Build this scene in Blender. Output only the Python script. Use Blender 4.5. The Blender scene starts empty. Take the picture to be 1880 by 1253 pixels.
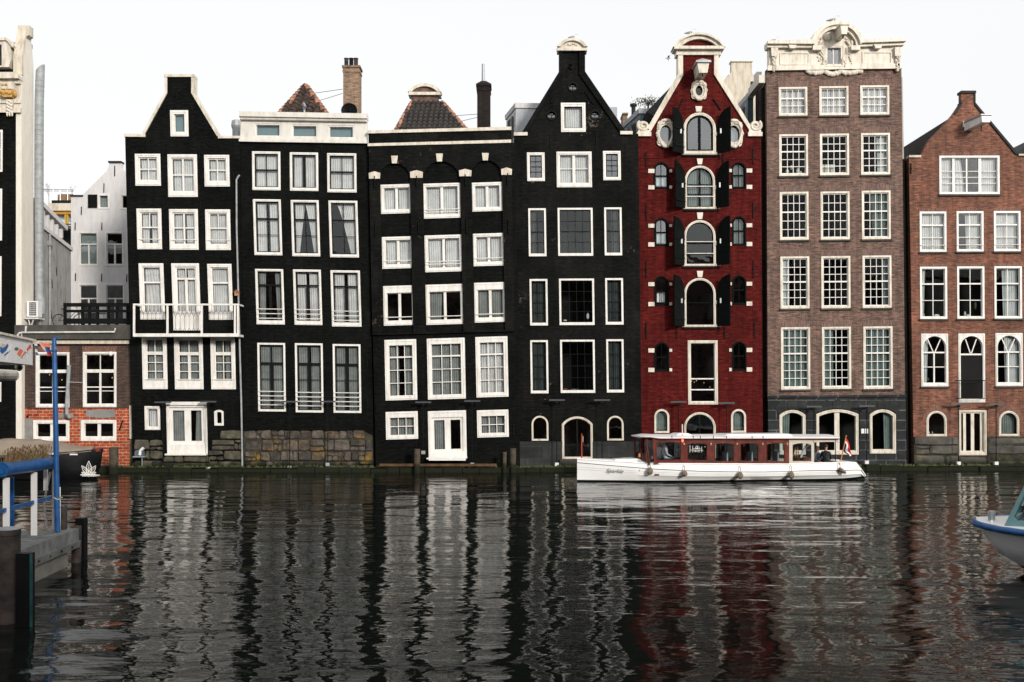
import bpy, bmesh, math, random
from mathutils import Vector, Matrix
from mathutils.geometry import tessellate_polygon
random.seed(7)
R = math.radians
S = bpy.context.scene
COL = S.collection
# ------------------------------------------------------------------ camera, sky, sun, exposure
CAMH = 3.8; F = 1880*35/36; HZ = 724.0; CX = 940.0
cd = bpy.data.cameras.new('camera'); cam = bpy.data.objects.new('camera', cd); COL.objects.link(cam)
cam.location = (0, 0, CAMH); cam.rotation_euler = (R(90), 0, 0)
cd.lens = 35; cd.sensor_width = 36; cd.shift_y = (HZ-626.5)/1880; cd.clip_end = 3000; cd.clip_start = .1
S.camera = cam
SUN_EL, SUN_AZ = 19.0, 148.0            # azimuth clockwise from +Y
W = bpy.data.worlds.new('World'); S.world = W; W.use_nodes = True
nt = W.node_tree; bg = nt.nodes['Background']
sky = nt.nodes.new('ShaderNodeTexSky'); sky.sky_type = 'NISHITA'; sky.sun_disc = False
sky.sun_elevation = R(SUN_EL); sky.sun_rotation = R(SUN_AZ); sky.air_density = 1.0; sky.dust_density = 3.0
hs = nt.nodes.new('ShaderNodeHueSaturation'); hs.inputs['Saturation'].default_value = .22
nt.links.new(sky.outputs[0], hs.inputs['Color'])
tcw = nt.nodes.new('ShaderNodeTexCoord'); cn = nt.nodes.new('ShaderNodeTexNoise'); cn.inputs['Scale'].default_value = 2.2; cn.inputs['Detail'].default_value = 6
mpw = nt.nodes.new('ShaderNodeMapping'); mpw.inputs['Scale'].default_value = (1, 1, 3); nt.links.new(tcw.outputs['Generated'], mpw.inputs[0]); nt.links.new(mpw.outputs[0], cn.inputs['Vector'])
cr = nt.nodes.new('ShaderNodeMapRange'); cr.inputs[1].default_value = .3; cr.inputs[2].default_value = .7; cr.inputs[3].default_value = .80; cr.inputs[4].default_value = .92; nt.links.new(cn.outputs[0], cr.inputs[0])
cm = nt.nodes.new('ShaderNodeMix'); cm.data_type = 'RGBA'; nt.links.new(cr.outputs[0], cm.inputs[0]); nt.links.new(hs.outputs[0], cm.inputs[6]); cm.inputs[7].default_value = (4.75, 4.8, 4.82, 1)   # thin bright veil of cloud
nt.links.new(cm.outputs[2], bg.inputs['Color'])
bg.inputs['Strength'].default_value = .15
sd = bpy.data.lights.new('sun', 'SUN'); sun = bpy.data.objects.new('sun', sd); COL.objects.link(sun)
sd.energy = 2.2; sd.angle = R(9); sd.color = (1, .93, .84)
sv = Vector((math.sin(R(SUN_AZ))*math.cos(R(SUN_EL)), math.cos(R(SUN_AZ))*math.cos(R(SUN_EL)), math.sin(R(SUN_EL))))
sun.rotation_euler = sv.to_track_quat('Z', 'Y').to_euler()
S.view_settings.view_transform = 'Standard'; S.view_settings.look = 'None'
S.view_settings.exposure = 0.5; S.view_settings.gamma = 1
S.cycles.max_bounces = 6; S.cycles.transparent_max_bounces = 12; S.cycles.use_denoising = True
S.cycles.glossy_bounces = 3; S.cycles.diffuse_bounces = 3; S.cycles.sample_clamp_indirect = 4
S.cycles.caustics_reflective = False; S.cycles.caustics_refractive = False

def at(px, py, Y):
    return Vector(((px-CX)*Y/F, Y, CAMH-(py-HZ)*Y/F))
# ------------------------------------------------------------------ materials
def newmat(name):
    m = bpy.data.materials.new(name); m.use_nodes = True
    n = m.node_tree; b = n.nodes['Principled BSDF']; return m, n, b
def nd(n, t, **kw):
    x = n.nodes.new(t)
    for k, v in kw.items(): setattr(x, k, v)
    return x
def noise(n, scale, detail=4, coord=None, rough=.55):
    t = nd(n, 'ShaderNodeTexNoise'); t.inputs['Scale'].default_value = scale
    t.inputs['Detail'].default_value = detail; t.inputs['Roughness'].default_value = rough
    if coord: n.links.new(coord, t.inputs['Vector'])
    return t
def ramp(n, src, stops):
    r = nd(n, 'ShaderNodeValToRGB'); e = r.color_ramp.elements
    while len(e) < len(stops): e.new(.5)
    for q, (p, c) in zip(e, stops):
        q.position = p; q.color = (c if len(c) == 4 else tuple(c)+(1,))
    n.links.new(src, r.inputs[0]); return r
def mixc(n, a, b, fac, mode='MIX'):
    m = nd(n, 'ShaderNodeMix', data_type='RGBA', blend_type=mode)
    for v, i in ((a, 6), (b, 7)):
        if hasattr(v, 'links'): n.links.new(v, m.inputs[i])
        else: m.inputs[i].default_value = tuple(v)+(1,)
    if hasattr(fac, 'links'): n.links.new(fac, m.inputs[0])
    else: m.inputs[0].default_value = fac
    return m.outputs[2]
def bump(n, b, src, dist, st=1.0):
    u = nd(n, 'ShaderNodeBump'); u.inputs['Distance'].default_value = dist; u.inputs['Strength'].default_value = st
    n.links.new(src, u.inputs['Height']); n.links.new(u.outputs[0], b.inputs['Normal']); return u
def plain(name, col, rough=.6, var=.12, scale=3, metal=0, bmp=0, spec=.4):
    m, n, b = newmat(name); c = nd(n, 'ShaderNodeTexCoord').outputs['Object']
    t = noise(n, scale, 5, c)
    d = tuple(x*(1-var*2) for x in col); l = tuple(min(1, x*(1+var)) for x in col)
    r = ramp(n, t.outputs[0], [(.3, d), (.7, l)]); n.links.new(r.outputs[0], b.inputs['Base Color'])
    b.inputs['Roughness'].default_value = rough; b.inputs['Metallic'].default_value = metal
    b.inputs['Specular IOR Level'].default_value = spec
    if bmp: bump(n, b, noise(n, scale*8, 4, c).outputs[0], bmp)
    return m
def brickmat(name, c1, c2, mortar, bw=.22, bh=.065, ms=.011, rough=.85, bmp=.012, stain=.35, swap=False, chips=None, spec=.2, stain_col=(.03, .028, .026), ripple=0):
    m, n, b = newmat(name); c = nd(n, 'ShaderNodeTexCoord').outputs['Object']
    sp = nd(n, 'ShaderNodeSeparateXYZ'); n.links.new(c, sp.inputs[0])
    ad = nd(n, 'ShaderNodeMath', operation='ADD'); n.links.new(sp.outputs[0], ad.inputs[0]); n.links.new(sp.outputs[1], ad.inputs[1])
    cb = nd(n, 'ShaderNodeCombineXYZ')
    n.links.new(ad.outputs[0], cb.inputs[1 if swap else 0]); n.links.new(sp.outputs[2], cb.inputs[0 if swap else 1])
    wob = noise(n, 1.5, 2, c); wm = nd(n, 'ShaderNodeVectorMath', operation='SCALE'); wm.inputs['Scale'].default_value = .007
    n.links.new(wob.outputs['Color'], wm.inputs[0]); wa = nd(n, 'ShaderNodeVectorMath', operation='ADD')
    n.links.new(cb.outputs[0], wa.inputs[0]); n.links.new(wm.outputs[0], wa.inputs[1])
    t = nd(n, 'ShaderNodeTexBrick'); n.links.new(wa.outputs[0], t.inputs['Vector'])
    t.inputs['Scale'].default_value = 1; t.inputs['Brick Width'].default_value = bw; t.inputs['Row Height'].default_value = bh
    t.inputs['Mortar Size'].default_value = ms; t.inputs['Mortar Smooth'].default_value = .2; t.inputs['Bias'].default_value = 0
    t.inputs['Color1'].default_value = tuple(c1)+(1,); t.inputs['Color2'].default_value = tuple(c2)+(1,); t.inputs['Mortar'].default_value = tuple(mortar)+(1,)
    big = noise(n, .35, 6, c, .65); rb = ramp(n, big.outputs[0], [(.42, (0, 0, 0)), (.72, (1, 1, 1))])
    mu = nd(n, 'ShaderNodeMath', operation='MULTIPLY'); n.links.new(rb.outputs[0], mu.inputs[0]); mu.inputs[1].default_value = stain
    col = mixc(n, t.outputs['Color'], stain_col, mu.outputs[0])
    fm = nd(n, 'ShaderNodeMapping'); fm.inputs['Scale'].default_value = (.6/bw, .9/bh, 1); n.links.new(wa.outputs[0], fm.inputs[0])
    fine = noise(n, 1, 4, fm.outputs[0], .7); rf = ramp(n, fine.outputs[0], [(.3, (.42, .42, .42)), (.5, (.95, .95, .95)), (.72, (1.75, 1.7, 1.65))])
    col = mixc(n, col, rf.outputs[0], .85, 'MULTIPLY')
    mid = noise(n, 1.1, 6, c, .7); rm = ramp(n, mid.outputs[0], [(.3, (.72, .72, .74)), (.7, (1.2, 1.18, 1.15))]); col = mixc(n, col, rm.outputs[0], .9, 'MULTIPLY')
    smp = nd(n, 'ShaderNodeMapping'); smp.inputs['Scale'].default_value = (5, .3, 1); n.links.new(cb.outputs[0], smp.inputs[0]); stn = noise(n, 1, 5, smp.outputs[0], .6)   # faint vertical runoff streaks
    rst = ramp(n, stn.outputs[0], [(.35, (.70, .70, .70)), (.6, (1.08, 1.08, 1.08))]); col = mixc(n, col, rst.outputs[0], .0 if swap else .8, 'MULTIPLY')
    if chips:
        ch = noise(n, 5, 8, c, .75); area = noise(n, .5, 3, c)
        am = nd(n, 'ShaderNodeMath', operation='MULTIPLY'); n.links.new(ch.outputs[0], am.inputs[0]); n.links.new(area.outputs[0], am.inputs[1])
        rc = ramp(n, am.outputs[0], [(.36, (0, 0, 0)), (.40, (1, 1, 1))])
        col = mixc(n, col, chips, rc.outputs[0])
    n.links.new(col, b.inputs['Base Color'])
    b.inputs['Roughness'].default_value = rough; b.inputs['Specular IOR Level'].default_value = spec
    iv = nd(n, 'ShaderNodeMath', operation='SUBTRACT'); iv.inputs[0].default_value = 1; n.links.new(t.outputs['Fac'], iv.inputs[1])
    ad2 = nd(n, 'ShaderNodeMath', operation='MULTIPLY_ADD'); n.links.new(fine.outputs[0], ad2.inputs[0]); ad2.inputs[1].default_value = .8; n.links.new(iv.outputs[0], ad2.inputs[2])
    bump(n, b, ad2.outputs[0], bmp)
    return m
def whitepaint(name, col=(.78, .76, .72), dirt=(.42, .37, .29), amt=.5, rough=.45):
    m, n, b = newmat(name); c = nd(n, 'ShaderNodeTexCoord').outputs['Object']
    mp = nd(n, 'ShaderNodeMapping'); mp.inputs['Scale'].default_value = (3, 3, .7); n.links.new(c, mp.inputs[0])
    t = noise(n, 1.6, 7, mp.outputs[0], .7); r = ramp(n, t.outputs[0], [(.44, (0, 0, 0)), (.74, (amt, amt, amt))])
    n.links.new(mixc(n, col, dirt, r.outputs[0]), b.inputs['Base Color'])
    b.inputs['Roughness'].default_value = rough; bump(n, b, noise(n, 20, 4, c).outputs[0], .004)
    return m
def stonemat(name, stops, scale=1.6, bmp=.03, lichen=None, rough=.9, lim=(.56, .66)):
    m, n, b = newmat(name); c = nd(n, 'ShaderNodeTexCoord').outputs['Object']
    oi = nd(n, 'ShaderNodeObjectInfo'); t = noise(n, scale, 8, c, .7); r = ramp(n, t.outputs[0], stops)
    col = r.outputs[0]
    if lichen:
        l = noise(n, 1.1, 8, c, .75); lr = ramp(n, l.outputs[0], [(lim[0], (0, 0, 0)), (lim[1], (1, 1, 1))])
        col = mixc(n, col, lichen, lr.outputs[0])
    # dark wet band with algae close to the water
    sp = nd(n, 'ShaderNodeSeparateXYZ'); n.links.new(nd(n, 'ShaderNodeNewGeometry').outputs['Position'], sp.inputs[0])
    wn = noise(n, 2.5, 5, c); ad = nd(n, 'ShaderNodeMath', operation='MULTIPLY_ADD'); n.links.new(wn.outputs[0], ad.inputs[0]); ad.inputs[1].default_value = -.5
    n.links.new(sp.outputs[2], ad.inputs[2]); wr = ramp(n, ad.outputs[0], [(.05, (1, 1, 1)), (.32, (0, 0, 0))])
    col = mixc(n, col, (.012, .015, .007), wr.outputs[0])
    n.links.new(col, b.inputs['Base Color']); b.inputs['Roughness'].default_value = rough; b.inputs['Specular IOR Level'].default_value = .25
    bump(n, b, noise(n, scale*5, 8, c, .7).outputs[0], bmp)
    return m
def glassmat(name, k=1.5, tint=(.93, .95, .95), wav=.01):
    m = bpy.data.materials.new(name); m.use_nodes = True; n = m.node_tree; n.nodes.remove(n.nodes['Principled BSDF'])
    o = n.nodes['Material Output']; tr = nd(n, 'ShaderNodeBsdfTransparent'); gl = nd(n, 'ShaderNodeBsdfGlossy'); mx = nd(n, 'ShaderNodeMixShader')
    tr.inputs[0].default_value = tuple(tint)+(1,); gl.inputs['Roughness'].default_value = .02; gl.inputs[0].default_value = (.95, .98, 1, 1)
    fr = nd(n, 'ShaderNodeFresnel'); fr.inputs[0].default_value = 1.5
    mu = nd(n, 'ShaderNodeMath', operation='MULTIPLY', use_clamp=True); n.links.new(fr.outputs[0], mu.inputs[0]); mu.inputs[1].default_value = k
    n.links.new(mu.outputs[0], mx.inputs[0]); n.links.new(tr.outputs[0], mx.inputs[1]); n.links.new(gl.outputs[0], mx.inputs[2]); n.links.new(mx.outputs[0], o.inputs[0])
    c = nd(n, 'ShaderNodeTexCoord').outputs['Object']; t = noise(n, 1.3, 2, c); u = nd(n, 'ShaderNodeBump'); u.inputs['Distance'].default_value = wav
    n.links.new(t.outputs[0], u.inputs['Height']); n.links.new(u.outputs[0], gl.inputs['Normal'])
    return m
M = {}
M['black'] = brickmat('black_painted_brick', (.0085, .0097, .0095), (.003, .0036, .0036), (.0018, .0022, .0022), stain=.45, stain_col=(.017, .0175, .016), rough=.6, bmp=.022, spec=.05)
M['black_worn'] = brickmat('worn_black_painted_brick', (.0095, .0100, .0097), (.0034, .004, .004), (.002, .0024, .0024), stain=.6, rough=.65, bmp=.024, chips=(.12, .095, .08), spec=.06, stain_col=(.022, .022, .019))
M['blackiron'] = plain('black_iron', (.006, .0065, .007), .6, .2, spec=.1)
M['red'] = brickmat('red_painted_brick', (.16, .0185, .0155), (.095, .0115, .0105), (.045, .0065, .006), stain=.45, rough=.65, bmp=.018, spec=.04, stain_col=(.05, .007, .007))
M['brown'] = brickmat('brown_brick', (.27, .148, .115), (.10, .062, .054), (.22, .185, .16), stain=.3, stain_col=(.06, .045, .04), spec=.1)
M['brown_soldier'] = brickmat('brown_brick_arch', (.22, .115, .09), (.15, .085, .07), (.22, .19, .17), swap=True, stain=.2)
M['orange'] = brickmat('orange_brick', (.37, .125, .072), (.16, .062, .044), (.23, .175, .14), stain=.65, stain_col=(.06, .045, .036), spec=.1)
M['orange_soldier'] = brickmat('orange_brick_arch', (.27, .09, .06), (.20, .08, .055), (.23, .19, .16), swap=True, stain=.3)
M['lowbrick'] = brickmat('dark_brown_brick', (.085, .045, .036), (.055, .032, .028), (.12, .105, .09), stain=.2, bw=.24, bh=.075)
M['paintedbrick'] = brickmat('bright_orange_brick', (.46, .085, .022), (.36, .045, .018), (.42, .33, .25), bw=.33, bh=.15, ms=.018, stain=.15, stain_col=(.2, .05, .02))
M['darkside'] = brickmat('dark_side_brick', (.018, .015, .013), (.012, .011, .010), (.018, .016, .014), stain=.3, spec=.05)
M['chimneybrick'] = brickmat('chimney_brick', (.40, .24, .15), (.22, .14, .10), (.33, .28, .22), stain=.25)
M['sootbrick'] = brickmat('sooty_chimney_brick', (.03, .02, .018), (.016, .013, .012), (.02, .018, .016), stain=.4)
M['greystone'] = brickmat('grey_ashlar', (.024, .028, .030), (.014, .017, .019), (.11, .115, .115), bw=1.0, bh=.5, ms=.028, stain=.4, rough=.75, stain_col=(.02, .022, .022))
M['greytile'] = brickmat('grey_stone_slabs', (.035, .038, .038), (.024, .027, .027), (.055, .055, .052), bw=1.6, bh=.6, ms=.014, stain=.5, rough=.8, stain_col=(.03, .033, .03))
M['white'] = whitepaint('white_paint', (.78, .765, .735), (.42, .37, .29), .6)
M['offwhite'] = whitepaint('off_white_paint', (.68, .66, .61), (.38, .34, .27), .6)
M['white_lo'] = whitepaint('white_gloss_paint', (.77, .77, .77), (.5, .48, .44), .25, .3)
M['cream'] = whitepaint('cream_paint', (.68, .63, .54), (.30, .24, .17), .9)
M['creamstone'] = whitepaint('cream_stone', (.62, .56, .46), (.25, .2, .15), .8, .8)
M['whitewall'] = whitepaint('white_render', (.66, .65, .66), (.42, .40, .38), .5, .9)
M['creamwall'] = whitepaint('cream_render', (.72, .68, .61), (.45, .38, .30), .4, .9)
M['greywall'] = whitepaint('grey_stained_render', (.36, .36, .36), (.12, .10, .08), .9, .9)
M['curtain'] = plain('curtain_cloth', (.54, .54, .54), .9, .1, 2)
M['curtain_m'] = plain('grey_curtain_cloth', (.20, .215, .21), .9, .15, 2)
M['curtain_d'] = plain('dim_curtain_cloth', (.035, .042, .042), .9, .2, 2)
M['curtain_g'] = plain('green_curtain_cloth', (.15, .19, .18), .9, .15, 2)
M['blind'] = plain('white_blind', (.72, .74, .76), .8, .05, 2)
M['glass'] = glassmat('window_glass', 1.5)
M['glass_dark'] = glassmat('dark_window_glass', .22, (.85, .9, .9), .006)
M['glass_bright'] = glassmat('reflective_window_glass', 5.0, (.75, .85, .85))
M['boatglass'] = glassmat('boat_glass', 1.2, (.8, .85, .85))
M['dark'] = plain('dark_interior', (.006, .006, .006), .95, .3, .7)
M['sash_black'] = plain('black_sash_paint', (.006, .007, .007), .4, .1, spec=.15)
M['tile'] = plain('dark_roof_tile', (.035, .028, .024), .75, .35, 4, bmp=.01)
M['tile_o'] = plain('orange_roof_tile', (.42, .21, .13), .8, .35, 3, bmp=.01)
M['slate'] = plain('dark_slate', (.02, .021, .023), .8, .3, 3, bmp=.01)
M['greycream'] = whitepaint('grey_cream_render', (.44, .42, .39), (.28, .25, .21), .6, .9)
def tilecourse():
    m, n, b = newmat('dark_tile_courses'); c = nd(n, 'ShaderNodeTexCoord').outputs['Object']; sp = nd(n, 'ShaderNodeSeparateXYZ'); n.links.new(c, sp.inputs[0])
    def saw(o, p):
        f = nd(n, 'ShaderNodeMath', operation='MULTIPLY'); n.links.new(sp.outputs[o], f.inputs[0]); f.inputs[1].default_value = p
        g = nd(n, 'ShaderNodeMath', operation='FRACT'); n.links.new(f.outputs[0], g.inputs[0]); return g.outputs[0]
    mx = nd(n, 'ShaderNodeMath', operation='ADD'); n.links.new(saw(2, 4), mx.inputs[0]); n.links.new(saw(1, 4), mx.inputs[1])
    t = noise(n, 3, 5, c); r = ramp(n, t.outputs[0], [(.3, (.010, .009, .009)), (.7, (.030, .026, .024))]); n.links.new(r.outputs[0], b.inputs['Base Color']); b.inputs['Roughness'].default_value = .8; b.inputs['Specular IOR Level'].default_value = .15
    bump(n, b, mx.outputs[0], .05); return m
M['tile_courses'] = tilecourse()
M['zinc'] = plain('zinc_sheet', (.36, .38, .40), .45, .15, 1.5, metal=.3)
M['zincblue'] = plain('blue_grey_sheet', (.10, .16, .20), .5, .2, 1.5)
M['flue'] = plain('dull_flue_steel', (.33, .35, .36), .65, .12, 4, metal=.15)
M['tile_mix'] = plain('weathered_pantile', (.055, .032, .024), .8, .45, 4, bmp=.01)
M['steel'] = plain('galvanised_steel', (.42, .44, .45), .38, .12, 4, metal=.7)
M['greypipe'] = plain('grey_pipe_paint', (.30, .31, .32), .5, .15, 4)
M['whitepipe'] = plain('white_pipe', (.6, .6, .58), .5, .15, 4)
M['rubble'] = stonemat('rubble_stone', [(.28, (.022, .020, .017)), (.45, (.085, .073, .062)), (.6, (.15, .125, .105)), (.78, (.26, .21, .175))], 3.0, .08, (.24, .15, .03), lim=(.55, .66))
M['rubble_dark'] = stonemat('dark_rubble_stone', [(.3, (.018, .017, .016)), (.5, (.06, .052, .047)), (.7, (.12, .10, .09)), (.85, (.2, .17, .15))], 3.0, .08, (.14, .10, .04), lim=(.56, .68))
M['rubble_ochre'] = stonemat('lichened_rubble_stone', [(.3, (.025, .021, .017)), (.5, (.085, .068, .053)), (.7, (.17, .135, .10))], 3.2, .08, (.28, .16, .025), lim=(.50, .62))
M['mossrubble'] = stonemat('mossy_rubble_stone', [(.3, (.02, .02, .014)), (.5, (.075, .07, .05)), (.7, (.16, .14, .10))], 1.5, .05, (.06, .065, .02))
M['mossstone'] = stonemat('mossy_quay_stone', [(.3, (.012, .013, .01)), (.5, (.04, .038, .028)), (.75, (.10, .09, .06))], 2.2, .06, (.05, .055, .012))
M['plinth7'] = stonemat('weathered_plinth_stone', [(.3, (.03, .03, .028)), (.5, (.085, .08, .07)), (.75, (.17, .15, .12))], 1.2, .03, (.20, .18, .10), lim=(.62, .7))
M['concrete'] = stonemat('dark_concrete', [(.3, (.035, .034, .03)), (.55, (.075, .07, .062)), (.8, (.13, .12, .10))], 1.2, .02)
M['render_grey'] = stonemat('grey_cement_patch', [(.3, (.16, .16, .155)), (.7, (.28, .27, .26))], 2, .02)
M['oldwood'] = stonemat('weathered_timber', [(.3, (.03, .026, .02)), (.55, (.085, .07, .05)), (.8, (.17, .14, .10))], 3.5, .03, (.06, .07, .025))
M['mahogany'] = plain('varnished_mahogany', (.12, .014, .006), .25, .3, 3, spec=.6)
M['canvas'] = plain('cream_canvas', (.55, .50, .43), .8, .08, 3)
M['tarp'] = plain('tan_tarpaulin', (.25, .20, .155), .8, .12, 1.2, bmp=.02)
M['boatblack'] = plain('black_hull_paint', (.006, .006, .007), .45, .2, spec=.12)
M['boatwhite'] = plain('white_hull_paint', (.88, .88, .88), .22, .04, 1)
M['blue'] = plain('blue_paint', (.012, .085, .26), .35, .2, 5)
M['darkteal'] = plain('dark_teal_paint', (.01, .055, .06), .5, .3, 5)
M['teal'] = plain('teal_paint', (.14, .27, .29), .35, .12, 3)
M['fender'] = plain('rope_fender', (.25, .19, .14), .9, .3, 20, bmp=.02)
M['rust'] = plain('rusty_steel', (.045, .034, .030), .85, .5, 3, bmp=.01)
M['deckwood'] = plain('grey_deck_boards', (.14, .145, .145), .8, .25, 3, bmp=.01)
M['greenpaint'] = plain('dark_green_paint', (.003, .0048, .0042), .6, .2, 4, spec=.06)
M['gold'] = plain('gilding', (.55, .33, .10), .5, .2, 8)
M['skin'] = plain('skin', (.50, .30, .22), .55, .08, 6)
def flat(name, col, rough=.7):
    if name not in M: M[name] = plain(name, col, rough, .06, 5)
    return M[name]
# ------------------------------------------------------------------ mesh builder and object helpers
def tag(o, label=None, cat=None, group=None, kind=None):
    if label: o['label'] = label
    if cat: o['category'] = cat
    if group: o['group'] = group
    if kind: o['kind'] = kind
    return o
def thing(name, label, cat, loc=(0, 0, 0), rz=0, group=None):
    o = bpy.data.objects.new(name, None); COL.objects.link(o); o.location = loc; o.rotation_euler = (0, 0, rz)
    o.empty_display_size = .2; return tag(o, label, cat, group)
def wloc(o):
    v = Vector((0, 0, 0))
    while o: v += o.location; o = o.parent
    return v
SPLITN = set('bolt_head console carved_ornament foredeck brace_iron cabin_lamp cabin_seat collar eaves_coping end_cap indoor_lamp navigation_light painted_flagstaffs panel pilaster registration_plate roof_bracket strap_hinge wall_anchor window ridge_tiles guard_bar fender_beam coping'.split())
class MB:
    def __init__(s): s.v = []; s.f = []; s.mi = []
    def add(s, vs, fs, mi=0):
        k = len(s.v); s.v += [Vector(v) for v in vs]; s.f += [tuple(i+k for i in f) for f in fs]; s.mi += [mi]*len(fs); return s
    def box(s, x0, x1, y0, y1, z0, z1, mi=0):
        return s.hexa([(x0, y0, z0), (x1, y0, z0), (x1, y1, z0), (x0, y1, z0), (x0, y0, z1), (x1, y0, z1), (x1, y1, z1), (x0, y1, z1)], mi)
    def hexa(s, p, mi=0):
        return s.add(p, [(0, 3, 2, 1), (4, 5, 6, 7), (0, 1, 5, 4), (1, 2, 6, 5), (2, 3, 7, 6), (3, 0, 4, 7)], mi)
    def loft(s, rings, closed=True, caps=True, mi=0):
        n = len(rings[0]); vs = [p for r in rings for p in r]; fs = []
        for i in range(len(rings)-1):
            for j in range(n if closed else n-1):
                a = i*n+j; b = i*n+(j+1) % n; fs.append((a, b, b+n, a+n))
        if caps: fs.append(tuple(range(n-1, -1, -1))); fs.append(tuple((len(rings)-1)*n+j for j in range(n)))
        return s.add(vs, fs, mi)
    def tube(s, pts, r, n=8, mi=0, caps=True):
        pts = [Vector(p) for p in pts]; rr = r if isinstance(r, (list, tuple)) else [r]*len(pts); rings = []
        up = None
        for i, p in enumerate(pts):
            d = (pts[min(i+1, len(pts)-1)]-pts[max(i-1, 0)]).normalized()
            if up is None: up = d.orthogonal().normalized()
            a = (up-d*up.dot(d)).normalized(); up = a; b = d.cross(a)
            rings.append([p+(a*math.cos(t)+b*math.sin(t))*rr[i] for t in [2*math.pi*q/n for q in range(n)]])
        return s.loft(rings, True, caps, mi)
    def lathe(s, c, prof, n=14, mi=0):   # prof: (r, z)
        c = Vector(c); return s.loft([[c+Vector((r*math.cos(2*math.pi*q/n), r*math.sin(2*math.pi*q/n), z)) for q in range(n)] for r, z in prof], True, True, mi)
    def ell(s, c, rx, ry, rz, nu=12, nv=8, mi=0):
        c = Vector(c); rings = []
        for i in range(nv+1):
            t = math.pi*i/nv; q = max(math.sin(t), .02)
            rings.append([c+Vector((rx*q*math.cos(2*math.pi*j/nu), ry*q*math.sin(2*math.pi*j/nu), rz*math.cos(t))) for j in range(nu)])
        return s.loft(rings, True, True, mi)
    def ext(s, H, pts, d0, d1, mi=0, holes=()):
        """polygon given in facade pixels, extruded from depth d0 (front) to d1 (back)"""
        loops = [list(pts)]+[list(h) for h in holes]
        tri = tessellate_polygon([[Vector((x, -y, 0)) for x, y in l] for l in loops]); flatp = [p for l in loops for p in l]
        s.add([H.P(x, y, d0) for x, y in flatp], [tuple(t) for t in tri], mi)
        if d1 is None: return s
        if not holes: s.add([H.P(x, y, d1) for x, y in flatp], [tuple(reversed(t)) for t in tri], mi)
        for l in loops: s.loft([[H.P(x, y, d0) for x, y in l], [H.P(x, y, d1) for x, y in l]], True, False, mi)
        return s
    def ring(s, H, a, b, d0, d1, mi=0, outer=True):
        """frame between outer loop a and inner loop b (facade pixels), front at d0, back at d1"""
        A0 = [H.P(x, y, d0) for x, y in a]; A1 = [H.P(x, y, d1) for x, y in a]
        B0 = [H.P(x, y, d0) for x, y in b]; B1 = [H.P(x, y, d1) for x, y in b]
        return s.loft([A1, A0, B0, B1] if outer else [A0, B0, B1], True, False, mi)
    def build(s, name, mats, parent=None, smooth=False, local=False, loc=None, label=None, **kw):
        if not isinstance(mats, (list, tuple)): mats = [mats]
        if name in SPLITN and not label: 
            ps = s.pieces()
            if len(ps) > 1: return [p.build(name, mats, parent, smooth, local, loc) if i == 0 else p._b(name, mats, parent, smooth, local, loc) for i, p in enumerate(ps)][0]
        return s._b(name, mats, parent, smooth, local, loc, label, **kw)
    def pieces(s, tol=.03):
        par = list(range(len(s.v)))
        def find(a):
            while par[a] != a: par[a] = par[par[a]]; a = par[a]
            return a
        for f in s.f:
            for i in f[1:]: par[find(i)] = find(f[0])
        comp = {}
        for fi, f in enumerate(s.f): comp.setdefault(find(f[0]), []).append(fi)
        bx = []
        for k, fs in comp.items():
            vs = [s.v[i] for fi in fs for i in s.f[fi]]; bx.append([[min(v[j] for v in vs)-tol for j in range(3)], [max(v[j] for v in vs)+tol for j in range(3)], fs])
        ch = True
        while ch:
            ch = False
            for i in range(len(bx)):
                for j in range(i+1, len(bx)):
                    if all(bx[i][0][q] <= bx[j][1][q] and bx[j][0][q] <= bx[i][1][q] for q in range(3)):
                        bx[i] = [[min(bx[i][0][q], bx[j][0][q]) for q in range(3)], [max(bx[i][1][q], bx[j][1][q]) for q in range(3)], bx[i][2]+bx[j][2]]; bx.pop(j); ch = True; break
                if ch: break
        out = []
        for _, _, fs in bx:
            m = MB(); mp = {}
            for fi in fs:
                g = []
                for i in s.f[fi]:
                    if i not in mp: mp[i] = len(m.v); m.v.append(s.v[i])
                    g.append(mp[i])
                m.f.append(tuple(g)); m.mi.append(s.mi[fi])
            out.append(m)
        return out
    def _b(s, name, mats, parent=None, smooth=False, local=False, loc=None, label=None, **kw):
        if not isinstance(mats, (list, tuple)): mats = [mats]
        me = bpy.data.meshes.new(name)
        off = Vector((0, 0, 0)) if local else (wloc(parent) if parent else Vector(loc or (0, 0, 0)))
        me.from_pydata([v-off for v in s.v], [], s.f)
        for m in mats: me.materials.append(m)
        for p, i in zip(me.polygons, s.mi): p.material_index = i; p.use_smooth = smooth
        bm = bmesh.new(); bm.from_mesh(me); bmesh.ops.recalc_face_normals(bm, faces=bm.faces); bm.to_mesh(me); bm.free()
        o = bpy.data.objects.new(name, me); COL.objects.link(o)
        if parent: o.parent = parent
        elif loc: o.location = loc
        if label or kw: tag(o, label, **kw)
        return o
def copy_tree(o, parent=None):
    c = o.copy(); COL.objects.link(c); c.parent = parent
    for ch in list(o.children): copy_tree(ch, c)
    return c
def autosmooth(o, ang=35):
    for p in o.data.polygons: p.use_smooth = True
    try: o.data.set_sharp_from_angle(angle=R(ang))
    except Exception: pass
    return o
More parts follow.
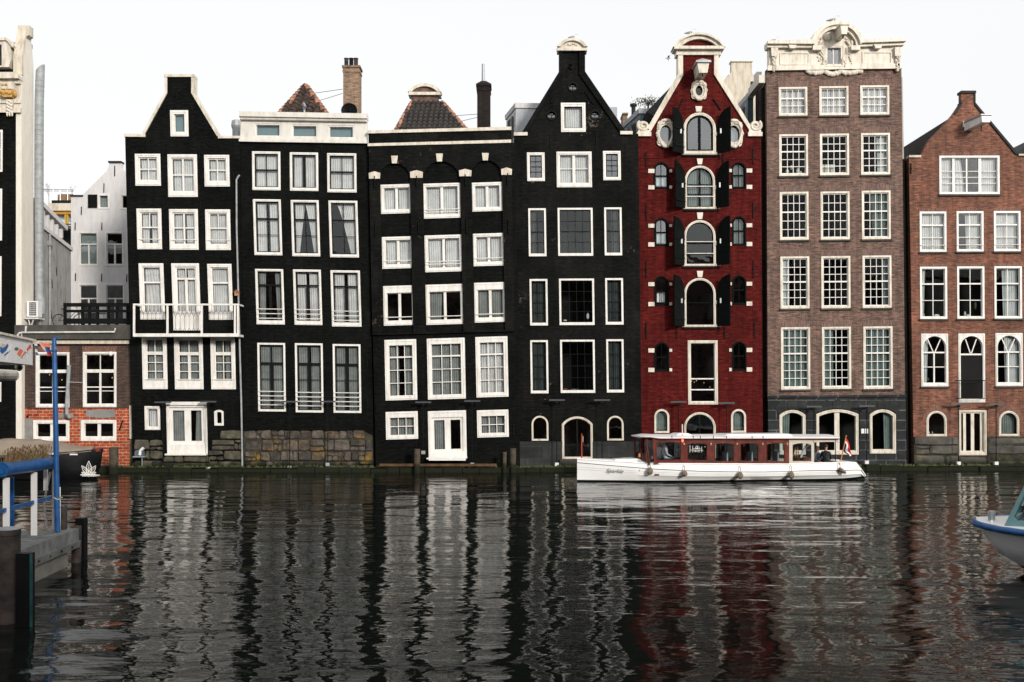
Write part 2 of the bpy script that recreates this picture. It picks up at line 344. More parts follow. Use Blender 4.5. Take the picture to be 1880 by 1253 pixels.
# ------------------------------------------------------------------ houses
def outl(x0, y0, x1, y1, rise=0, n=12):
    if rise <= 0: return [(x0, y1), (x0, y0), (x1, y0), (x1, y1)]
    w = x1-x0; r = min(rise, w/2); Rr = (w*w/4+r*r)/(2*r); cx = (x0+x1)/2; cy = y0+Rr
    a = math.asin(min(1, (w/2)/Rr)); pts = [(x0, y1)]
    for i in range(n+1):
        t = -a+2*a*i/n; pts.append((cx+Rr*math.sin(t), cy-Rr*math.cos(t)))
    return pts+[(x1, y1)]
def arc_y(x, x0, y0, x1, rise):
    if rise <= 0: return y0
    w = x1-x0; r = min(rise, w/2); Rr = (w*w/4+r*r)/(2*r); cx = (x0+x1)/2; cy = y0+Rr
    return cy-math.sqrt(max(0, Rr*Rr-(x-cx)**2))
CUR = {'F': [(0, 1, 0, 1)], 'L': [(0, .42, 0, .36)], 'R': [(.6, 1, .64, 1)], 'S': [(0, .3, 0, .24), (.7, 1, .76, 1)], 'DL': [(0, .8, 0, .22)],
       'DR': [(.2, 1, .78, 1)], 'V': [(0, .52, 0, .16), (.48, 1, .84, 1)], 'C': [(0, .43, 0, .43), (.57, 1, .57, 1)], 'L2': [(0, .62, 0, .6)],
       'R2': [(.35, 1, .4, 1)], 'LR': [(0, .22, 0, .2), (.55, 1, .55, 1)], 'X': [(0, .55, 0, .95), (.6, 1, .7, 1)]}
class House:
    def __init__(s, name, label, cat, Y, cx, k=0, ky=0, group=None):
        s.Y = Y; s.k = k; s.ky = ky; b = at(cx, HZ, Y); s.root = thing(name, label, cat, (b.x, Y, 0), 0, group); s.holes = []; s.hp = []
    def P(s, px, py, dy=0):
        v = at(px, py, s.Y); v.y += dy; return v
    def rmap(s, cx, cy, k=None, ky=None):
        k = s.k if k is None else k; ky = s.ky if ky is None else ky
        return lambda p: (p[0]+k*(p[1]-cy), p[1]+ky*(p[0]-cx))
    def wall(s, name, outline, mat, d0=0, th=.32, holes=True, extra=()):
        def inside(h):
            cx = sum(p[0] for p in h)/len(h); cy = sum(p[1] for p in h)/len(h); r = False
            for (ax, ay), (bx, by) in zip(outline, outline[1:]+outline[:1]):
                if (ay > cy) != (by > cy) and cx < ax+(bx-ax)*(cy-ay)/(by-ay): r = not r
            return r
        hs_ = [h for h in (s.holes if holes else []) if inside(h)]+list(extra)
        return MB().ext(s, outline, d0, d0+th, 0, hs_).build(name, mat, s.root)
    def part(s, name, mat, pts, d0, d1, parent=None, holes=()):
        return MB().ext(s, pts, d0, d1, 0, holes).build(name, mat, parent or s.root)
    def body(s, poly, d0, d1, wm, rm, inner=True):
        a, b = MB(), MB(); n = len(poly)
        for i in range(n-1):
            (xa, ya), (xb, yb) = poly[i], poly[i+1]; steep = abs(xb-xa) < abs(yb-ya)*.2
            (a if steep else b).add([s.P(xa, ya, d0), s.P(xb, yb, d0), s.P(xb, yb, d1), s.P(xa, ya, d1)], [(0, 1, 2, 3)])
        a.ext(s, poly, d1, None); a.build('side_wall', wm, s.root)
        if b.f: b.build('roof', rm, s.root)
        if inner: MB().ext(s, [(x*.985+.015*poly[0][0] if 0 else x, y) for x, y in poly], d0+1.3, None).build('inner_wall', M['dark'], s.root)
    def win(s, x0, y0, x1, y1, cas=5, sw=1.6, rise=0, v=(), h=(), cur=None, cm='curtain', head=0, foot=0, cc='white', sc='white', bw=1.3,
            guard=(), gm='white', sill=None, k=None, ky=None, name='window', glass='glass', dep=.12, proud=.03, hole=True, door=False, label=None, irise=None, parent=None, thin=False, gl=None):
        mp = s.rmap((x0+x1)/2, (y0+y1)/2, k, ky); T = lambda L: [mp(p) for p in L]
        irise = (rise*(x1-x0-2*cas)/(x1-x0) if irise is None else irise)
        nn = 12 if (rise > 0 or irise > 0) else 0
        def ol(a, b, c, d, r):
            if nn and r <= 0: # keep the vertex count of arched loops
                return [(a, d)]+[(a+(c-a)*i/12, b) for i in range(13)]+[(c, d)]
            return outl(a, b, c, d, r)
        O = ol(x0, y0, x1, y1, rise); gx0, gy0, gx1, gy1 = x0+cas, y0+cas+head, x1-cas, y1-cas-foot
        I = ol(gx0, gy0, gx1, gy1, irise)
        if hole: s.holes.append(T(ol(x0+1, y0+1, x1-1, y1-1, rise*(x1-x0-2)/(x1-x0))))
        m = MB().ring(s, T(O), T(I), -proud, dep)
        m2 = cas*.35                         # a small moulding step round the opening
        if cas >= 4 and not thin: m.ring(s, T(ol(x0+m2, y0+m2, x1-m2, y1-m2, rise*(x1-x0-2*m2)/(x1-x0))), T(ol(x0+m2+1.1, y0+m2+1.1, x1-m2-1.1, y1-m2-1.1, rise*(x1-x0-2*m2-2.2)/(x1-x0))), -proud-.018, -proud+.002)
        w = m._b(name, M[cc], parent or s.root, label=label)
        s1 = sw; J = ol(gx0+s1, gy0+s1, gx1-s1, gy1-s1, irise*(gx1-gx0-2*s1)/(gx1-gx0))
        q = MB().ring(s, T(I), T(J), .045, .10, 0, False)
        jx0, jy0, jx1, jy1 = gx0+s1, gy0+s1, gx1-s1, gy1-s1; jr = irise*(gx1-gx0-2*s1)/(gx1-gx0)
        def bar(a, b, c, d, e=.05):
            q.ext(s, T([(a, b), (c, b), (c, d), (a, d)]), e, .095)
        for b in v:
            b = b if isinstance(b, tuple) else (b, bw); x = jx0+(jx1-jx0)*b[0]; wd = b[1]/2
            t0 = arc_y(x, jx0, jy0, jx1, jr)-.3 if len(b) < 3 else jy0+(jy1-jy0)*b[2]; t1 = jy1+.3 if len(b) < 4 else jy0+(jy1-jy0)*b[3]
            bar(x-wd, t0, x+wd, t1)
        for b in h:
            b = b if isinstance(b, tuple) else (b, bw); y = jy0+(jy1-jy0)*b[0]; bar(jx0-.3, y-b[1]/2, jx1+.3, y+b[1]/2, .047 if b[1] < 2.5 else .035)
        sa = q.build('sash', M[sc], w)
        g = MB().ext(s, T(ol(gx0-.1, gy0-.1, gx1+.1, gy1+.1, irise)), .085, None).build('pane', M[glass], w)
        if cur:
            cu = MB()
            for (a0, a1, b0, b1) in (CUR[cur] if isinstance(cur, str) else cur):
                W_ = (a1-a0)*(jx1-jx0)*s.Y/F; nc = max(8, int(W_/.022)); nr = 7; ph = random.random()*6; rows = []
                folds = max(2, W_/.11); js = [random.uniform(-.6, .6) for _ in range(nc+1)]
                for r in range(nr+1):
                    tt = r/nr; e = tt**.8; L = a0+(b0-a0)*e; Rr = a1+(b1-a1)*e; row = []
                    for c in range(nc+1):
                        u = c/nc; x = jx0+(jx1-jx0)*(L+(Rr-L)*u); y = jy0-1+(jy1-jy0+2)*tt
                        if irise > 0: y = max(y, arc_y(min(max(x, gx0), gx1), gx0, gy0, gx1, irise)-1)
                        px, py = mp((x, y)); row.append(s.P(px, py, .20+.022*math.sin(u*folds*2*math.pi+ph+js[c]*.9+.4*math.sin(tt*4+ph))))
                    rows.append(row)
                cu.loft(rows, False, False)
            cu.build('curtain', M[cm], w, smooth=True)
        for gy in guard:
            p0 = mp((x0+cas*.3, gy)); p1 = mp((x1-cas*.3, gy))
            MB().tube([s.P(*p0, -.05), s.P(*p1, -.05)], .022, 6).build('guard_bar', M[gm], w)
        if sill:
            MB().ext(s, T([(x0-1.5, y1+.1), (x1+1.5, y1+.1), (x1+2, y1+3.2), (x0-2, y1+3.2)]), -.10, .1).build('sill', M[sill], w)
        if gl:   # lower panel for doors etc. handled by caller
            pass
        return w
    def anchors(s, lst, mat='blackiron'):
        for (x, y0, y1) in lst:
            m = MB(); dx = s.k*(y1-y0)
            m.ext(s, [(x-.9, y0), (x+.9, y0), (x+.9+dx, y1), (x-.9+dx, y1)], -.05, .0)
            m.ext(s, [(x-1.6+dx/2, (y0+y1)/2-1), (x+1.6+dx/2, (y0+y1)/2-1), (x+1.6+dx/2, (y0+y1)/2+1), (x-1.6+dx/2, (y0+y1)/2+1)], -.07, .0)
            m.build('wall_anchor', M[mat], s.root)
def tileroof(bl, br, tr, tl, nx, ny, name, mat, parent, a=.05, ridge=None):
    bl, br, tr, tl = [Vector(p) for p in (bl, br, tr, tl)]; nrm = (br-bl).cross(tl-bl).normalized()
    if nrm.y > 0: nrm = -nrm
    rows = []
    for j in range(ny):
        for e in (0, 1):
            t = (j+e*.98)/ny; row = []
            for i in range(nx*6+1):
                u = i/(nx*6); L = bl.lerp(tl, t); Rr = br.lerp(tr, t)
                # rolls stay vertical: parametrise along the bottom edge and clip between the slanted sides
                w = (br-bl).length; p = bl.lerp(br, u)+((tl+tr)/2-(bl+br)/2)*t
                lo = (L-bl).dot((br-bl).normalized()); hi = (Rr-bl).dot((br-bl).normalized()); q = (p-bl).dot((br-bl).normalized())
                qc = min(max(q, lo), hi); base = L.lerp(Rr, (qc-lo)/max(hi-lo, 1e-6))
                hgt = a*(abs(math.sin(math.pi*nx*qc/w)))**.7+.05*(1-e); row.append(base+nrm*hgt)
            rows.append(row)
    return MB().loft(rows, False, False).build(name, mat, parent)

# ---- house 1: black neck gable with white balcony
H1 = House('canal_house', 'narrow black brick house with white neck gable coping and a white balcony', 'house', 49.0, 336, .022, .0)
H = H1; cw = dict(cas=6, sw=2.0)
H.win(313, 203, 346, 251, cas=7, glass='glass', foot=1, sw=1.2); H.part('inner_wall', flat('blue_grey_blind', (.13, .21, .23)), [(316, 206), (344, 206), (344, 249), (316, 249)], .2, .25)
for a, c in (((248.5, 283, 295, 341.5), 'F'), ((308.5, 284, 362.5, 362), 'F'), ((375.5, 285, 421.5, 343), 'F')):
    H.win(*a, cas=6, sw=2.2, v=[(.5, 3 if a[0] == 308.5 else 1.6)], h=[(.5, 2)], cur=c, foot=3)
for a in ((251.7, 383.5, 297, 458), (311.3, 384.5, 364, 459), (377.6, 385, 423.3, 459.5)):
    H.win(*a, cas=6, sw=2.2, v=[(.5, 3, 0, 1) if a[0] == 311.3 else (.5, 1.5, 0, .5)], h=[(.47, 2.2)], cur='C' if a[0] < 370 else 'F', foot=3, guard=[a[3]-18])
for a, c in (((256.5, 484, 301.8, 587), 'V'), ((382.4, 485, 426.7, 587.5), 'DL')):
    H.win(*a, cas=6, sw=2, h=[(.33, 3)], cur='F' if c == 'DL' else 'X', foot=6, k=.035)
w = H.win(316.8, 484, 367.5, 607, cas=6, sw=3, v=[(.5, 1.5, 0, .22), (.5, 5, .24, 1)], h=[(.24, 3.5)], cur='C', foot=26, k=.035, name='balcony_door')
for a in ((261.5, 616, 307, 714.7), (320.6, 617, 373, 715), (387.3, 617, 432.3, 715)):
    mid = a[0] == 320.6
    H.win(*a, cas=7, sw=1.6, v=[(.5, 1.6, 0, .3), (.5, 5 if mid else 1.5, .36, 1)], h=[(.33, 6), (.56, 1.3), (.78, 1.3)], cur='C' if a[0] > 380 else 'F', cm='curtain_m', foot=8, guard=[a[3]-18])
H.win(266, 746, 294.3, 789.6, cas=4.5, sw=1.6, cur='F')
w = H.win(306.4, 740, 380.6, 833, cas=5, sw=6, v=[(.515, 12)], cur=[(0, .35, 0, .35), (.8, 1, .75, 1)], foot=12, head=3, cm='curtain_m', name='garden_door')
MB().ext(H, [(306, 738), (381.5, 738), (381.5, 744), (306, 744)], -.12, -.031).build('door_hood', M['white'], w); MB().ext(H, [(305, 833), (382, 833), (382, 836), (305, 836)], -.2, 0).build('threshold', M['white'], w)
H.win(393.7, 753, 410.7, 781.7, cas=3.5, sw=.8, rise=3)
H.wall('wall', [(244, 868), (229.5, 250), (260, 250), (303.5, 172), (303.5, 141), (355.5, 141), (355.5, 172), (402, 250), (440, 250), (446, 868)], M['black'])
H.body([(244, 868), (230, 252), (262, 252), (329, 238), (398, 252), (439, 252), (446, 868)], .32, 11, M['darkside'], M['slate'])
m = MB()
m.ext(H, [(259, 250), (303, 171), (303, 137), (307.5, 141), (307.5, 172), (265, 250)], -.08, .5)
m.ext(H, [(404, 251), (356.5, 171), (356.5, 137), (352, 141), (352, 172), (399, 251)], -.08, .5)
m.ext(H, [(302, 137.5), (357, 137.5), (357, 142.5), (302, 142.5)], -.1, .5)
m.ext(H, [(229, 246.5), (267.5, 247), (267.5, 252.5), (229, 252)], -.09, .5); m.ext(H, [(401, 250.5), (441, 250.5), (441, 255), (401, 255)], -.09, .5)
m.build('gable_coping', M['cream'], H.root)
H.anchors([(301, 264, 286), (366, 264, 292), (325, 168, 183), (301, 365, 386), (368, 365, 388), (240, 330, 345), (429, 318, 332)])
m = MB()
for (a, b) in (((351, 198), (359, 211)), ((306, 198), (299, 211)), ((378, 258), (386, 270)), ((274, 256), (268, 269))):
    m.tube([H.P(*a, -.02), H.P(*b, -.02)], .03, 5)
m.build('brace_iron', M['blackiron'], H.root)
def rubble(H, name, mat, rows, d=-.06, seedv=1, mixm=None, split=.3):
    """irregular squared blocks: rows = list of (y0, y1, x0, x1, average width)"""
    rnd = random.Random(seedv); m = MB()
    def block(x, y0, x1, y1):
        g = .6; dd = d+rnd.uniform(-.08, .04); c = 2.6
        x0_, x1_, t_, b_ = x+g, x1-g, y0+g, y1-g; U = rnd.uniform
        pts = [(x0_, b_-U(0, c)), (x0_-U(0, .5), (t_+b_)/2), (x0_+U(0, c), t_+U(0, c*.6)), ((x0_+x1_)/2, t_+U(0, .7)), (x1_-U(0, c), t_+U(0, c*.6)), (x1_+U(0, .5), (t_+b_)/2), (x1_, b_-U(0, c)), ((x0_+x1_)/2, b_+U(-.4, .3))]
        cx = sum(p[0] for p in pts)/8; cy = sum(p[1] for p in pts)/8
        inn = [(cx+(p[0]-cx)*.86, cy+(p[1]-cy)*.80) for p in pts]; mi = rnd.choice([0, 0, 1, 2]) if mixm else 0
        m.loft([[H.P(*p, .02) for p in pts], [H.P(*p, dd+.05) for p in pts], [H.P(*p, dd) for p in inn]], True, True, mi)
    for (y0, y1, x0, x1, aw) in rows:
        x = x0
        while x < x1-2:
            w = min(aw*rnd.uniform(.45, 1.6), x1-x)
            if x1-(x+w) < aw*.4: w = x1-x
            if rnd.random() < split and y1-y0 > 14: 
                q = y0+(y1-y0)*rnd.uniform(.35, .65)
                block(x, y0, x+w, q)
                if rnd.random() < .5: block(x, q, x+w, y1)
                else: block(x, q, x+w*.55, y1); block(x+w*.55, q, x+w, y1)
            else: block(x, y0+rnd.uniform(-.5, .8), x+w, y1+rnd.uniform(-.8, .5))
            x += w
    return m.build(name, [mat]+(list(mixm) if mixm else []), H.root)
rubble(H, 'stone_plinth', M['mossrubble'], [(807, 827, 246, 299, 40), (827, 845, 246, 299, 17), (845, 862, 246, 299, 30), (836, 850, 300, 386, 30), (850, 864, 300, 386, 40),
    (789, 807, 405, 445, 30), (807, 827, 389, 445, 30), (827, 846, 384, 445, 24), (846, 864, 384, 446, 30)], -.08, 3, (M['rubble_dark'], M['mossrubble']))
MB().ext(H, [(244.5, 850), (446, 850), (446, 868), (244.5, 868)], -.04, .0).build('plinth_base', M['mossstone'], H.root)
# balcony, modelled at its own depth in front of the wall
BY = 48.15; bal = MB(); b0 = at(245, 561, BY); b1 = at(438.5, 561, BY); zt = at(0, 561, BY).z; zb = at(0, 614, BY).z; yw = 49.0
def bb(m, xa, xb, ya, yb, za, zb_): return m.box(xa, xb, ya, yb, za, zb_)
t = .05; balc = thing_bal = bal
bb(bal, b0.x, b1.x, BY, yw, zb-.11, zb)                                   # floor
bo = bal.build('balcony', M['white'], H.root)
m = MB(); bb(m, b0.x-.01, b1.x+.01, BY-.04, BY+.05, zt, zt+.08); bb(m, b0.x-.01, b1.x+.01, BY-.045, BY-.002, zb-.12, zb+.035)
for xx in (b0.x, b1.x-.09): bb(m, xx, xx+.09, BY+.051, yw-.002, zt+.003, zt+.077)
for px in (246.2, 307.5, 370.5, 431.5, 437): 
    x = at(px, 0, BY).x; bb(m, x-.045, x+.045, BY-.03, BY+.04, zb+.036, zt-.001)
m.build('railing_frame', M['white'], bo)
m = MB()
for (pa, pb) in ((252, 305), (310, 368), (373, 429)):
    xa = at(pa, 0, BY).x; xb = at(pb, 0, BY).x; n = 7; w = (xb-xa)/n; mz = zb+.05 if pa == 310 else zb+.42
    for i in range(n):
        c = xa+w*(i+.5); hh = zt-mz
        m.tube([(c-w/2, BY, zt-.01), (c-w/2, BY, zt-hh*.22), (c, BY, zt-hh*.42), (c, BY, zt-hh*.8), (c-w/2, BY, mz)], .009, 4)
        m.tube([(c+w/2, BY, zt-hh*.22), (c, BY, zt-hh*.42)], .009, 4); m.tube([(c+w/2, BY, mz), (c, BY, zt-hh*.8)], .009, 4)
    m.tube([(xa, BY, mz), (xb, BY, mz)], .012, 4)
m.build('iron_lattice', M['blackiron'], bo)
# ---- house 2: black, white attic band
H2 = House('canal_house', 'broad black brick house with white attic band, tiled roof peak and rubble stone foot', 'house', 49.1, 563, .027, .012)
H = H2; bk = dict(sc='sash_black')
for a, k in (((467.5, 227, 516.5, 252.5), 0), ((534.8, 229, 583.8, 254), 0), ((602, 230.5, 651, 255.5), 0)):
    H.win(*a, cas=3, sw=.8, k=0, ky=.012, glass='glass', hole=False, proud=.03)
    H.part('blind', flat('blue_grey_blind', (.13, .21, .23)), [(a[0]+1, a[1]+1), (a[2]-1, a[1]+1), (a[2]-1, a[3]-1), (a[0]+1, a[3]-1)], .2, .25)
ATT = H.holes[:]
att = [[(a[0]+1, a[1]+1), (a[0]+1, a[3]-1), (a[2]-1, a[3]-1), (a[2]-1, a[1]+1)] for a in ((467.5, 227, 516.5, 252.5), (534.8, 229, 583.8, 254), (602, 230.5, 651, 255.5))]
for a, k in (((463.3, 278.7, 515, 349.7), 0), ((532.4, 280.5, 584.4, 351), 1), ((601, 282, 654.5, 353.7), 0)):
    H.win(*a, cas=4.2, sw=1.8, v=[(.5, 5 if k else 1.2)], h=[] if k else [(.48, 2.6)], cur='F', foot=1.5, k=.01, **bk, guard=())
for a, c in (((466, 366.5, 517, 469), 'C'), ((535.4, 368, 586.6, 471), 'V'), ((604.7, 369, 657.6, 473), 'DR')):
    H.win(*a, cas=4, sw=2, v=[(.5, 1.3)], h=[(.33, 2.8), (.66, 1)], cur=c, foot=1.5, k=.03, **bk)
for a, c in (((470, 494.5, 521.5, 596), 'S'), ((539.6, 495.5, 590.5, 597), 'C'), ((608.3, 497, 662.3, 600), 'C')):
    H.win(*a, cas=4, sw=1.4, v=[(.5, 5, .3, 1)], h=[(.27, 2.6)], cur=c, cm='curtain' if a[0] > 500 else 'curtain_m', foot=3.5, k=.03, guard=[a[3]-11-8.5*i for i in range(3)], **bk)
for i, (a, c) in enumerate((((473.5, 630, 524.4, 755.7), 'F'), ((542.4, 630.7, 593.3, 757.6), 'C'), ((611.8, 632.3, 662.7, 758.3), 'C'))):
    H.win(*a, cas=3.4, sw=1.6, v=[(.5, 2.2, 0, .27), (.5, 5.5, .3, 1)], h=[(.28, 3.4), (.53, 1)], cur=c, foot=.5, k=.014, guard=[a[3]-12-8.2*i for i in range(4)], cm='curtain_m', **bk)
H.wall('wall', [(447, 868), (440, 258), (674.5, 263), (687, 868)], M['black'])
H.body([(447, 868), (441, 256), (674, 260), (687, 868)], .34, 11, M['darkside'], M['slate'])
f = H.part('attic_fascia', M['offwhite'], [(441.5, 258), (443, 214), (674.5, 217), (674.5, 263)], -.06, .1, holes=att)
m = MB()
m.ext(H, [(441.5, 217), (442, 208), (675.5, 212), (675.5, 221)], -.32, .2).ext(H, [(442, 222), (442, 217.2), (675, 221.2), (675, 226)], -.2, -.05)
for i in range(78): 
    x = 444+i*2.95; y = 218.6+(x-442)*.0172; m.ext(H, [(x, y), (x+1.5, y), (x+1.5, y+3), (x, y+3)], -.25, -.19)
m.ext(H, [(440, 261.5), (440, 256.5), (675, 259.5), (675, 265)], -.16, -.055)
m.build('cornice', M['offwhite'], H.root)
H.anchors([(523, 262, 279), (590, 262, 279), (430+745/3.05, 660, 675), (430+745/3.05, 733, 752)])
rubble(H, 'stone_plinth', M['rubble'], [(790, 807, 449, 670, 19), (807, 829, 449, 684, 21), (829, 847, 450, 684, 17), (847, 866, 450, 684, 26)], -.08, 5, (M['rubble_dark'], M['rubble_ochre']))
MB().ext(H, [(447, 792), (670, 793), (684, 800), (686, 868), (447, 868)], -.035, 0).build('plinth_base', M['mossstone'], H.root)
# roof peak with hip tiles
def R2(px, py, d): return at(px, py, 49.1+d)
tileroof(R2(511, 216, 1.0), R2(601, 217, 1.0), R2(562.5, 160, 4.2), R2(559.5, 160, 4.2), 6, 9, 'tiled_roof', M['tile_mix'], H.root, .22)
m = MB()
for sx in (513, 599):
    a = R2(sx, 211, 1.15); b = R2(561, 158, 4.15)
    for i in range(10): 
        p = a.lerp(b, i/10); q = a.lerp(b, (i+1.15)/10); m.tube([p, q+Vector((0, 0, -.01))], [.19, .14], 8)
m.ell(R2(561, 157.5, 4.1), .16, .16, .1)
m.build('ridge_tiles', M['tile_o'], H.root)
MB().add([R2(514, 212, 1.3), R2(561, 158, 4.3), R2(561, 214, 9)], [(0, 1, 2)]).add([R2(598, 212, 1.3), R2(561, 158, 4.3), R2(561, 214, 9)], [(0, 1, 2)]).build('roof_back', M['slate'], H.root)
m = MB(); m.tube([R2(559, 209, 1.3), R2(557.5, 190, 1.25)], .07, 8).tube([R2(557.5, 190, 1.2), R2(561, 197, 1.0)], .06, 8); m.build('vent_pipe', M['zinc'], H.root)
def chimney(H, x0, x1, y0, y1, d, mat, cap=True, wd=.8):
    m = MB(); a = at(x0, y1, H.Y+d); b = at(x1, y0, H.Y+d); m.box(a.x, b.x, H.Y+d, H.Y+d+wd, a.z, b.z)
    if cap: m.box(a.x-.06, b.x+.06, H.Y+d-.06, H.Y+d+wd+.06, b.z+.001, b.z+.10).box(a.x-.03, b.x+.03, H.Y+d-.03, H.Y+d+wd+.03, b.z-.25, b.z-.12)
    return m.build('chimney', mat, H.root)
c = chimney(H, 630, 659.5, 124, 214, 3.0, M['chimneybrick'])
for x, mm in ((636, 'rust'), (645, 'blackiron'), (653.5, 'rust')): 
    p = at(x, 124, 52.4); MB().lathe(p, [(.11, 0), (.11, .42), (.13, .43), (.13, .47), (.1, .48)], 10).build('chimney_pot', M[mm], c)
m = MB(); p = R2(641, 203, 1.6)
rings = []
for i in range(5): 
    r = .38*i/4; rings.append([p+Vector((r*math.cos(q*math.pi/8)*1.1, -.12*(1-(i/4)**2)*-1, r*math.sin(q*math.pi/8))) for q in range(16)])
m.loft(rings, True, False); m.tube([p, p+Vector((0, -.35, .05))], .015, 5).tube([p+Vector((0, .1, 0)), p+Vector((0, .12, -.7))], .03, 6)
for q in range(8): m.tube([p, p+Vector((.4*math.cos(q*.785), .1, .38*math.sin(q*.785)))], .012, 4)
m.build('satellite_dish', M['blackiron'], H.root)
m = MB(); m.tube([R2(574, 172, 3.4), R2(629, 164, 3.3)], .014, 4).tube([R2(583, 186, 2.6), R2(629, 172, 3.3)], .014, 4); m.build('stay_rod', M['blackiron'], H.root)
# downpipe between houses 1 and 2
m = MB(); dp = [at(440, 322, 48.9), at(437, 325, 48.87), at(434, 331, 48.87), at(434.5, 420, 48.87), at(439, 600, 48.87), at(443, 740, 48.87), at(445, 866, 48.87)]
m.tube(dp, .045, 8)
for i in range(9):
    t_ = i/8; p = dp[2].lerp(dp[6], t_*.97+.01); y = 331+535*(t_*.97+.01)
    x = 434+(y-331)*(11/535)+(0); 
m.build('downpipe', M['greypipe'], H1.root)
# ---- house 3: black with round-arched niches and white lintels
H3 = House('canal_house', 'black brick house with three round blind arches, white keystones and thick white window surrounds', 'house', 49.0, 812, .02, -.03)
H = H3
for a, c in (((698.5, 339, 757.6, 392.5), 'C'), ((776, 337, 846.6, 401), 'F'), ((865.5, 335.3, 923.2, 388.3), 'R2')):
    H.win(*a, cas=6, sw=1.2, v=[(.5, 5)], cur='F' if a[0] > 860 else c, foot=1, guard=[a[3]-16, a[3]-11] if a[0] == 776 else [])
for a in ((701.7, 435, 760.4, 493.3), (779.3, 432, 850, 499.4), (868, 429, 927.4, 488.5)):
    H.win(*a, cas=6, sw=1.2, v=[(.5, 5)], cur='F' if a[0] < 770 else 'C', foot=1, guard=[a[3]-14]+([a[3]-19] if a[0] == 779.3 else []))
for a, c in (((704.2, 525, 763.3, 597.7), None), ((782, 522.4, 852.3, 596), 'L'), ((870.4, 519, 930, 592), 'F')):
    H.win(*a, cas=6, sw=1.2, v=[(.5, 5)], head=7, cur=c, cm='curtain_m', foot=2, guard=[a[3]-15])
for i, a in enumerate(((707, 623.8, 765.2, 734.9), (784.8, 621.3, 854.2, 733), (873.8, 618.5, 932.6, 729.3))):
    H.win(*a, cas=7.5, sw=.9, v=[(.345, 1.3), (.67, 1.3)], h=[(.23, 2.8), (.49, 1.3), (.75, 1.3)], head=3, cur=[(0, .4, 0, .4), (.7, 1, .7, 1)] if i == 0 else 'F', cm='curtain_m' if i < 2 else 'curtain', foot=0)
for a in ((708.6, 756, 767.4, 806.7), (876, 753, 933.8, 803)):
    H.win(*a, cas=7, sw=.9, v=[(.34, 1.3), (.67, 1.3)], h=[(.5, 1.5)], head=4, cur='F', cm='curtain_m')
w = H.win(786.4, 754.5, 856.4, 840, cas=6, sw=5, v=[(.51, 11)], head=6, foot=4, cur='L', cm='curtain_m', name='front_door')
MB().ext(H, [(784, 840.5), (858, 838.5), (858, 841.5), (784, 843.5)], -.25, .05).build('door_step', M['white'], w)
H.wall('wall', [(690, 868), (676.5, 242), (938.5, 235.5), (939.5, 262), (947, 262), (955, 868)], M['black'])
sl = []
for (x0, x1, yt, yb, sh) in ((698.5, 752.8, 301, 612, .022), (777, 844.7, 297.5, 610, .022), (866, 921.3, 295.5, 607, .022)):
    o = outl(x0, yt, x1, yb, 99); sl.append([(x+sh*(y-yt-30), y) for x, y in o])
H.wall('pilaster_arcade', [(684.3, 616), (676.8, 244), (938.3, 238), (944.5, 609)], M['black_worn'], -.13, .125, False, sl)
H.body([(690, 868), (677.5, 245), (938, 239), (951.5, 868)], .34, 11, M['darkside'], M['slate'])
H.part('coping', M['cream'], [(675.5, 247.5), (675.5, 242), (939, 235), (939, 241)], -.22, .5)
H.part('string_course', M['cream'], [(676, 270.5), (676, 265.5), (938.5, 258.5), (938.5, 264)], -.19, -.128)
for x0, x1, y0, y1 in ((719, 731, 288, 302), (801, 813.5, 284, 298.5), (885, 897.5, 283, 296.5)):
    H.part('keystone', M['cream'], [(x0, y0), (x1, y0), (x1-1.6, y1), (x0+1.6, y1)], -.2, -.12)
for x0, x1, y0, y1 in ((678, 699, 318, 330), (753.5, 777, 316, 328.5), (843, 866, 313.5, 325.5), (920, 940, 311, 323)):
    c = (x0+x1)/2; H.part('capital', M['cream'], [(x0, y0+1.5), (c, y0-1.5), (x1, y0+1.5), (x1-.6, y1), (x0+.6, y1)], -.2, -.12)
m = MB()
for a in ((688.5, 325, 345), (765.5, 325, 345), (854.5, 322, 342), (932, 320, 340), (690, 405, 435), (769, 408, 432), (857, 403, 430), (934, 402, 430)):
    m.ext(H, [(a[0]-.7, a[1]), (a[0]+.7, a[1]), (a[0]+1.2, a[2]), (a[0]-.2, a[2])], -.24, -.13)
m.build('wall_anchor', M['blackiron'], H.root)
H.anchors([(690, 510, 535), (940, 515, 540), (943, 780, 800), (692, 740, 760)])
def R3(px, py, d): return at(px, py, 49+d)
tileroof(R3(723, 247, .5), R3(859, 246, .5), R3(812, 189, 4), R3(755, 189, 4), 14, 9, 'tiled_roof', M['tile'], H.root, .14)
m = MB()
for a, b, nn in ((R3(728, 239, .85), R3(756, 189, 3.95), 9), (R3(855, 238, .85), R3(812, 188.5, 3.95), 10)):
    for i in range(nn): m.tube([a.lerp(b, i/nn), a.lerp(b, (i+1.15)/nn)], [.14, .11], 8)
m.build('ridge_tiles', M['tile_o'], H.root)
g = MB(); YY = 53.1
class Pl:                                    # a bare facade plane for trim that stands further back
    def __init__(s, Y): s.Y = Y
    def P(s, px, py, dy=0):
        v = at(px, py, s.Y); v.y += dy; return v
p3 = Pl(53.0)
t = MB().ext(p3, [(755, 195), (755, 175), (804, 175), (804, 195)], 0, .6).build('roof_gable', M['brown'], H.root)
arc = lambda x0, x1, yb, yt, n=14: [(x, arc_y(x, x0, yt, x1, yb-yt)) for x in [x0+(x1-x0)*i/n for i in range(n+1)]]
m = MB().ext(p3, [(750, 176), (751, 170.5), (808.5, 170.5), (809.5, 176)], -.15, .65)
oa = arc(749, 810.5, 170, 154.5); ia = arc(756, 803.5, 170, 160)
m.ext(p3, oa+ia[::-1], -.15, .65); m.build('pediment', M['cream'], t)
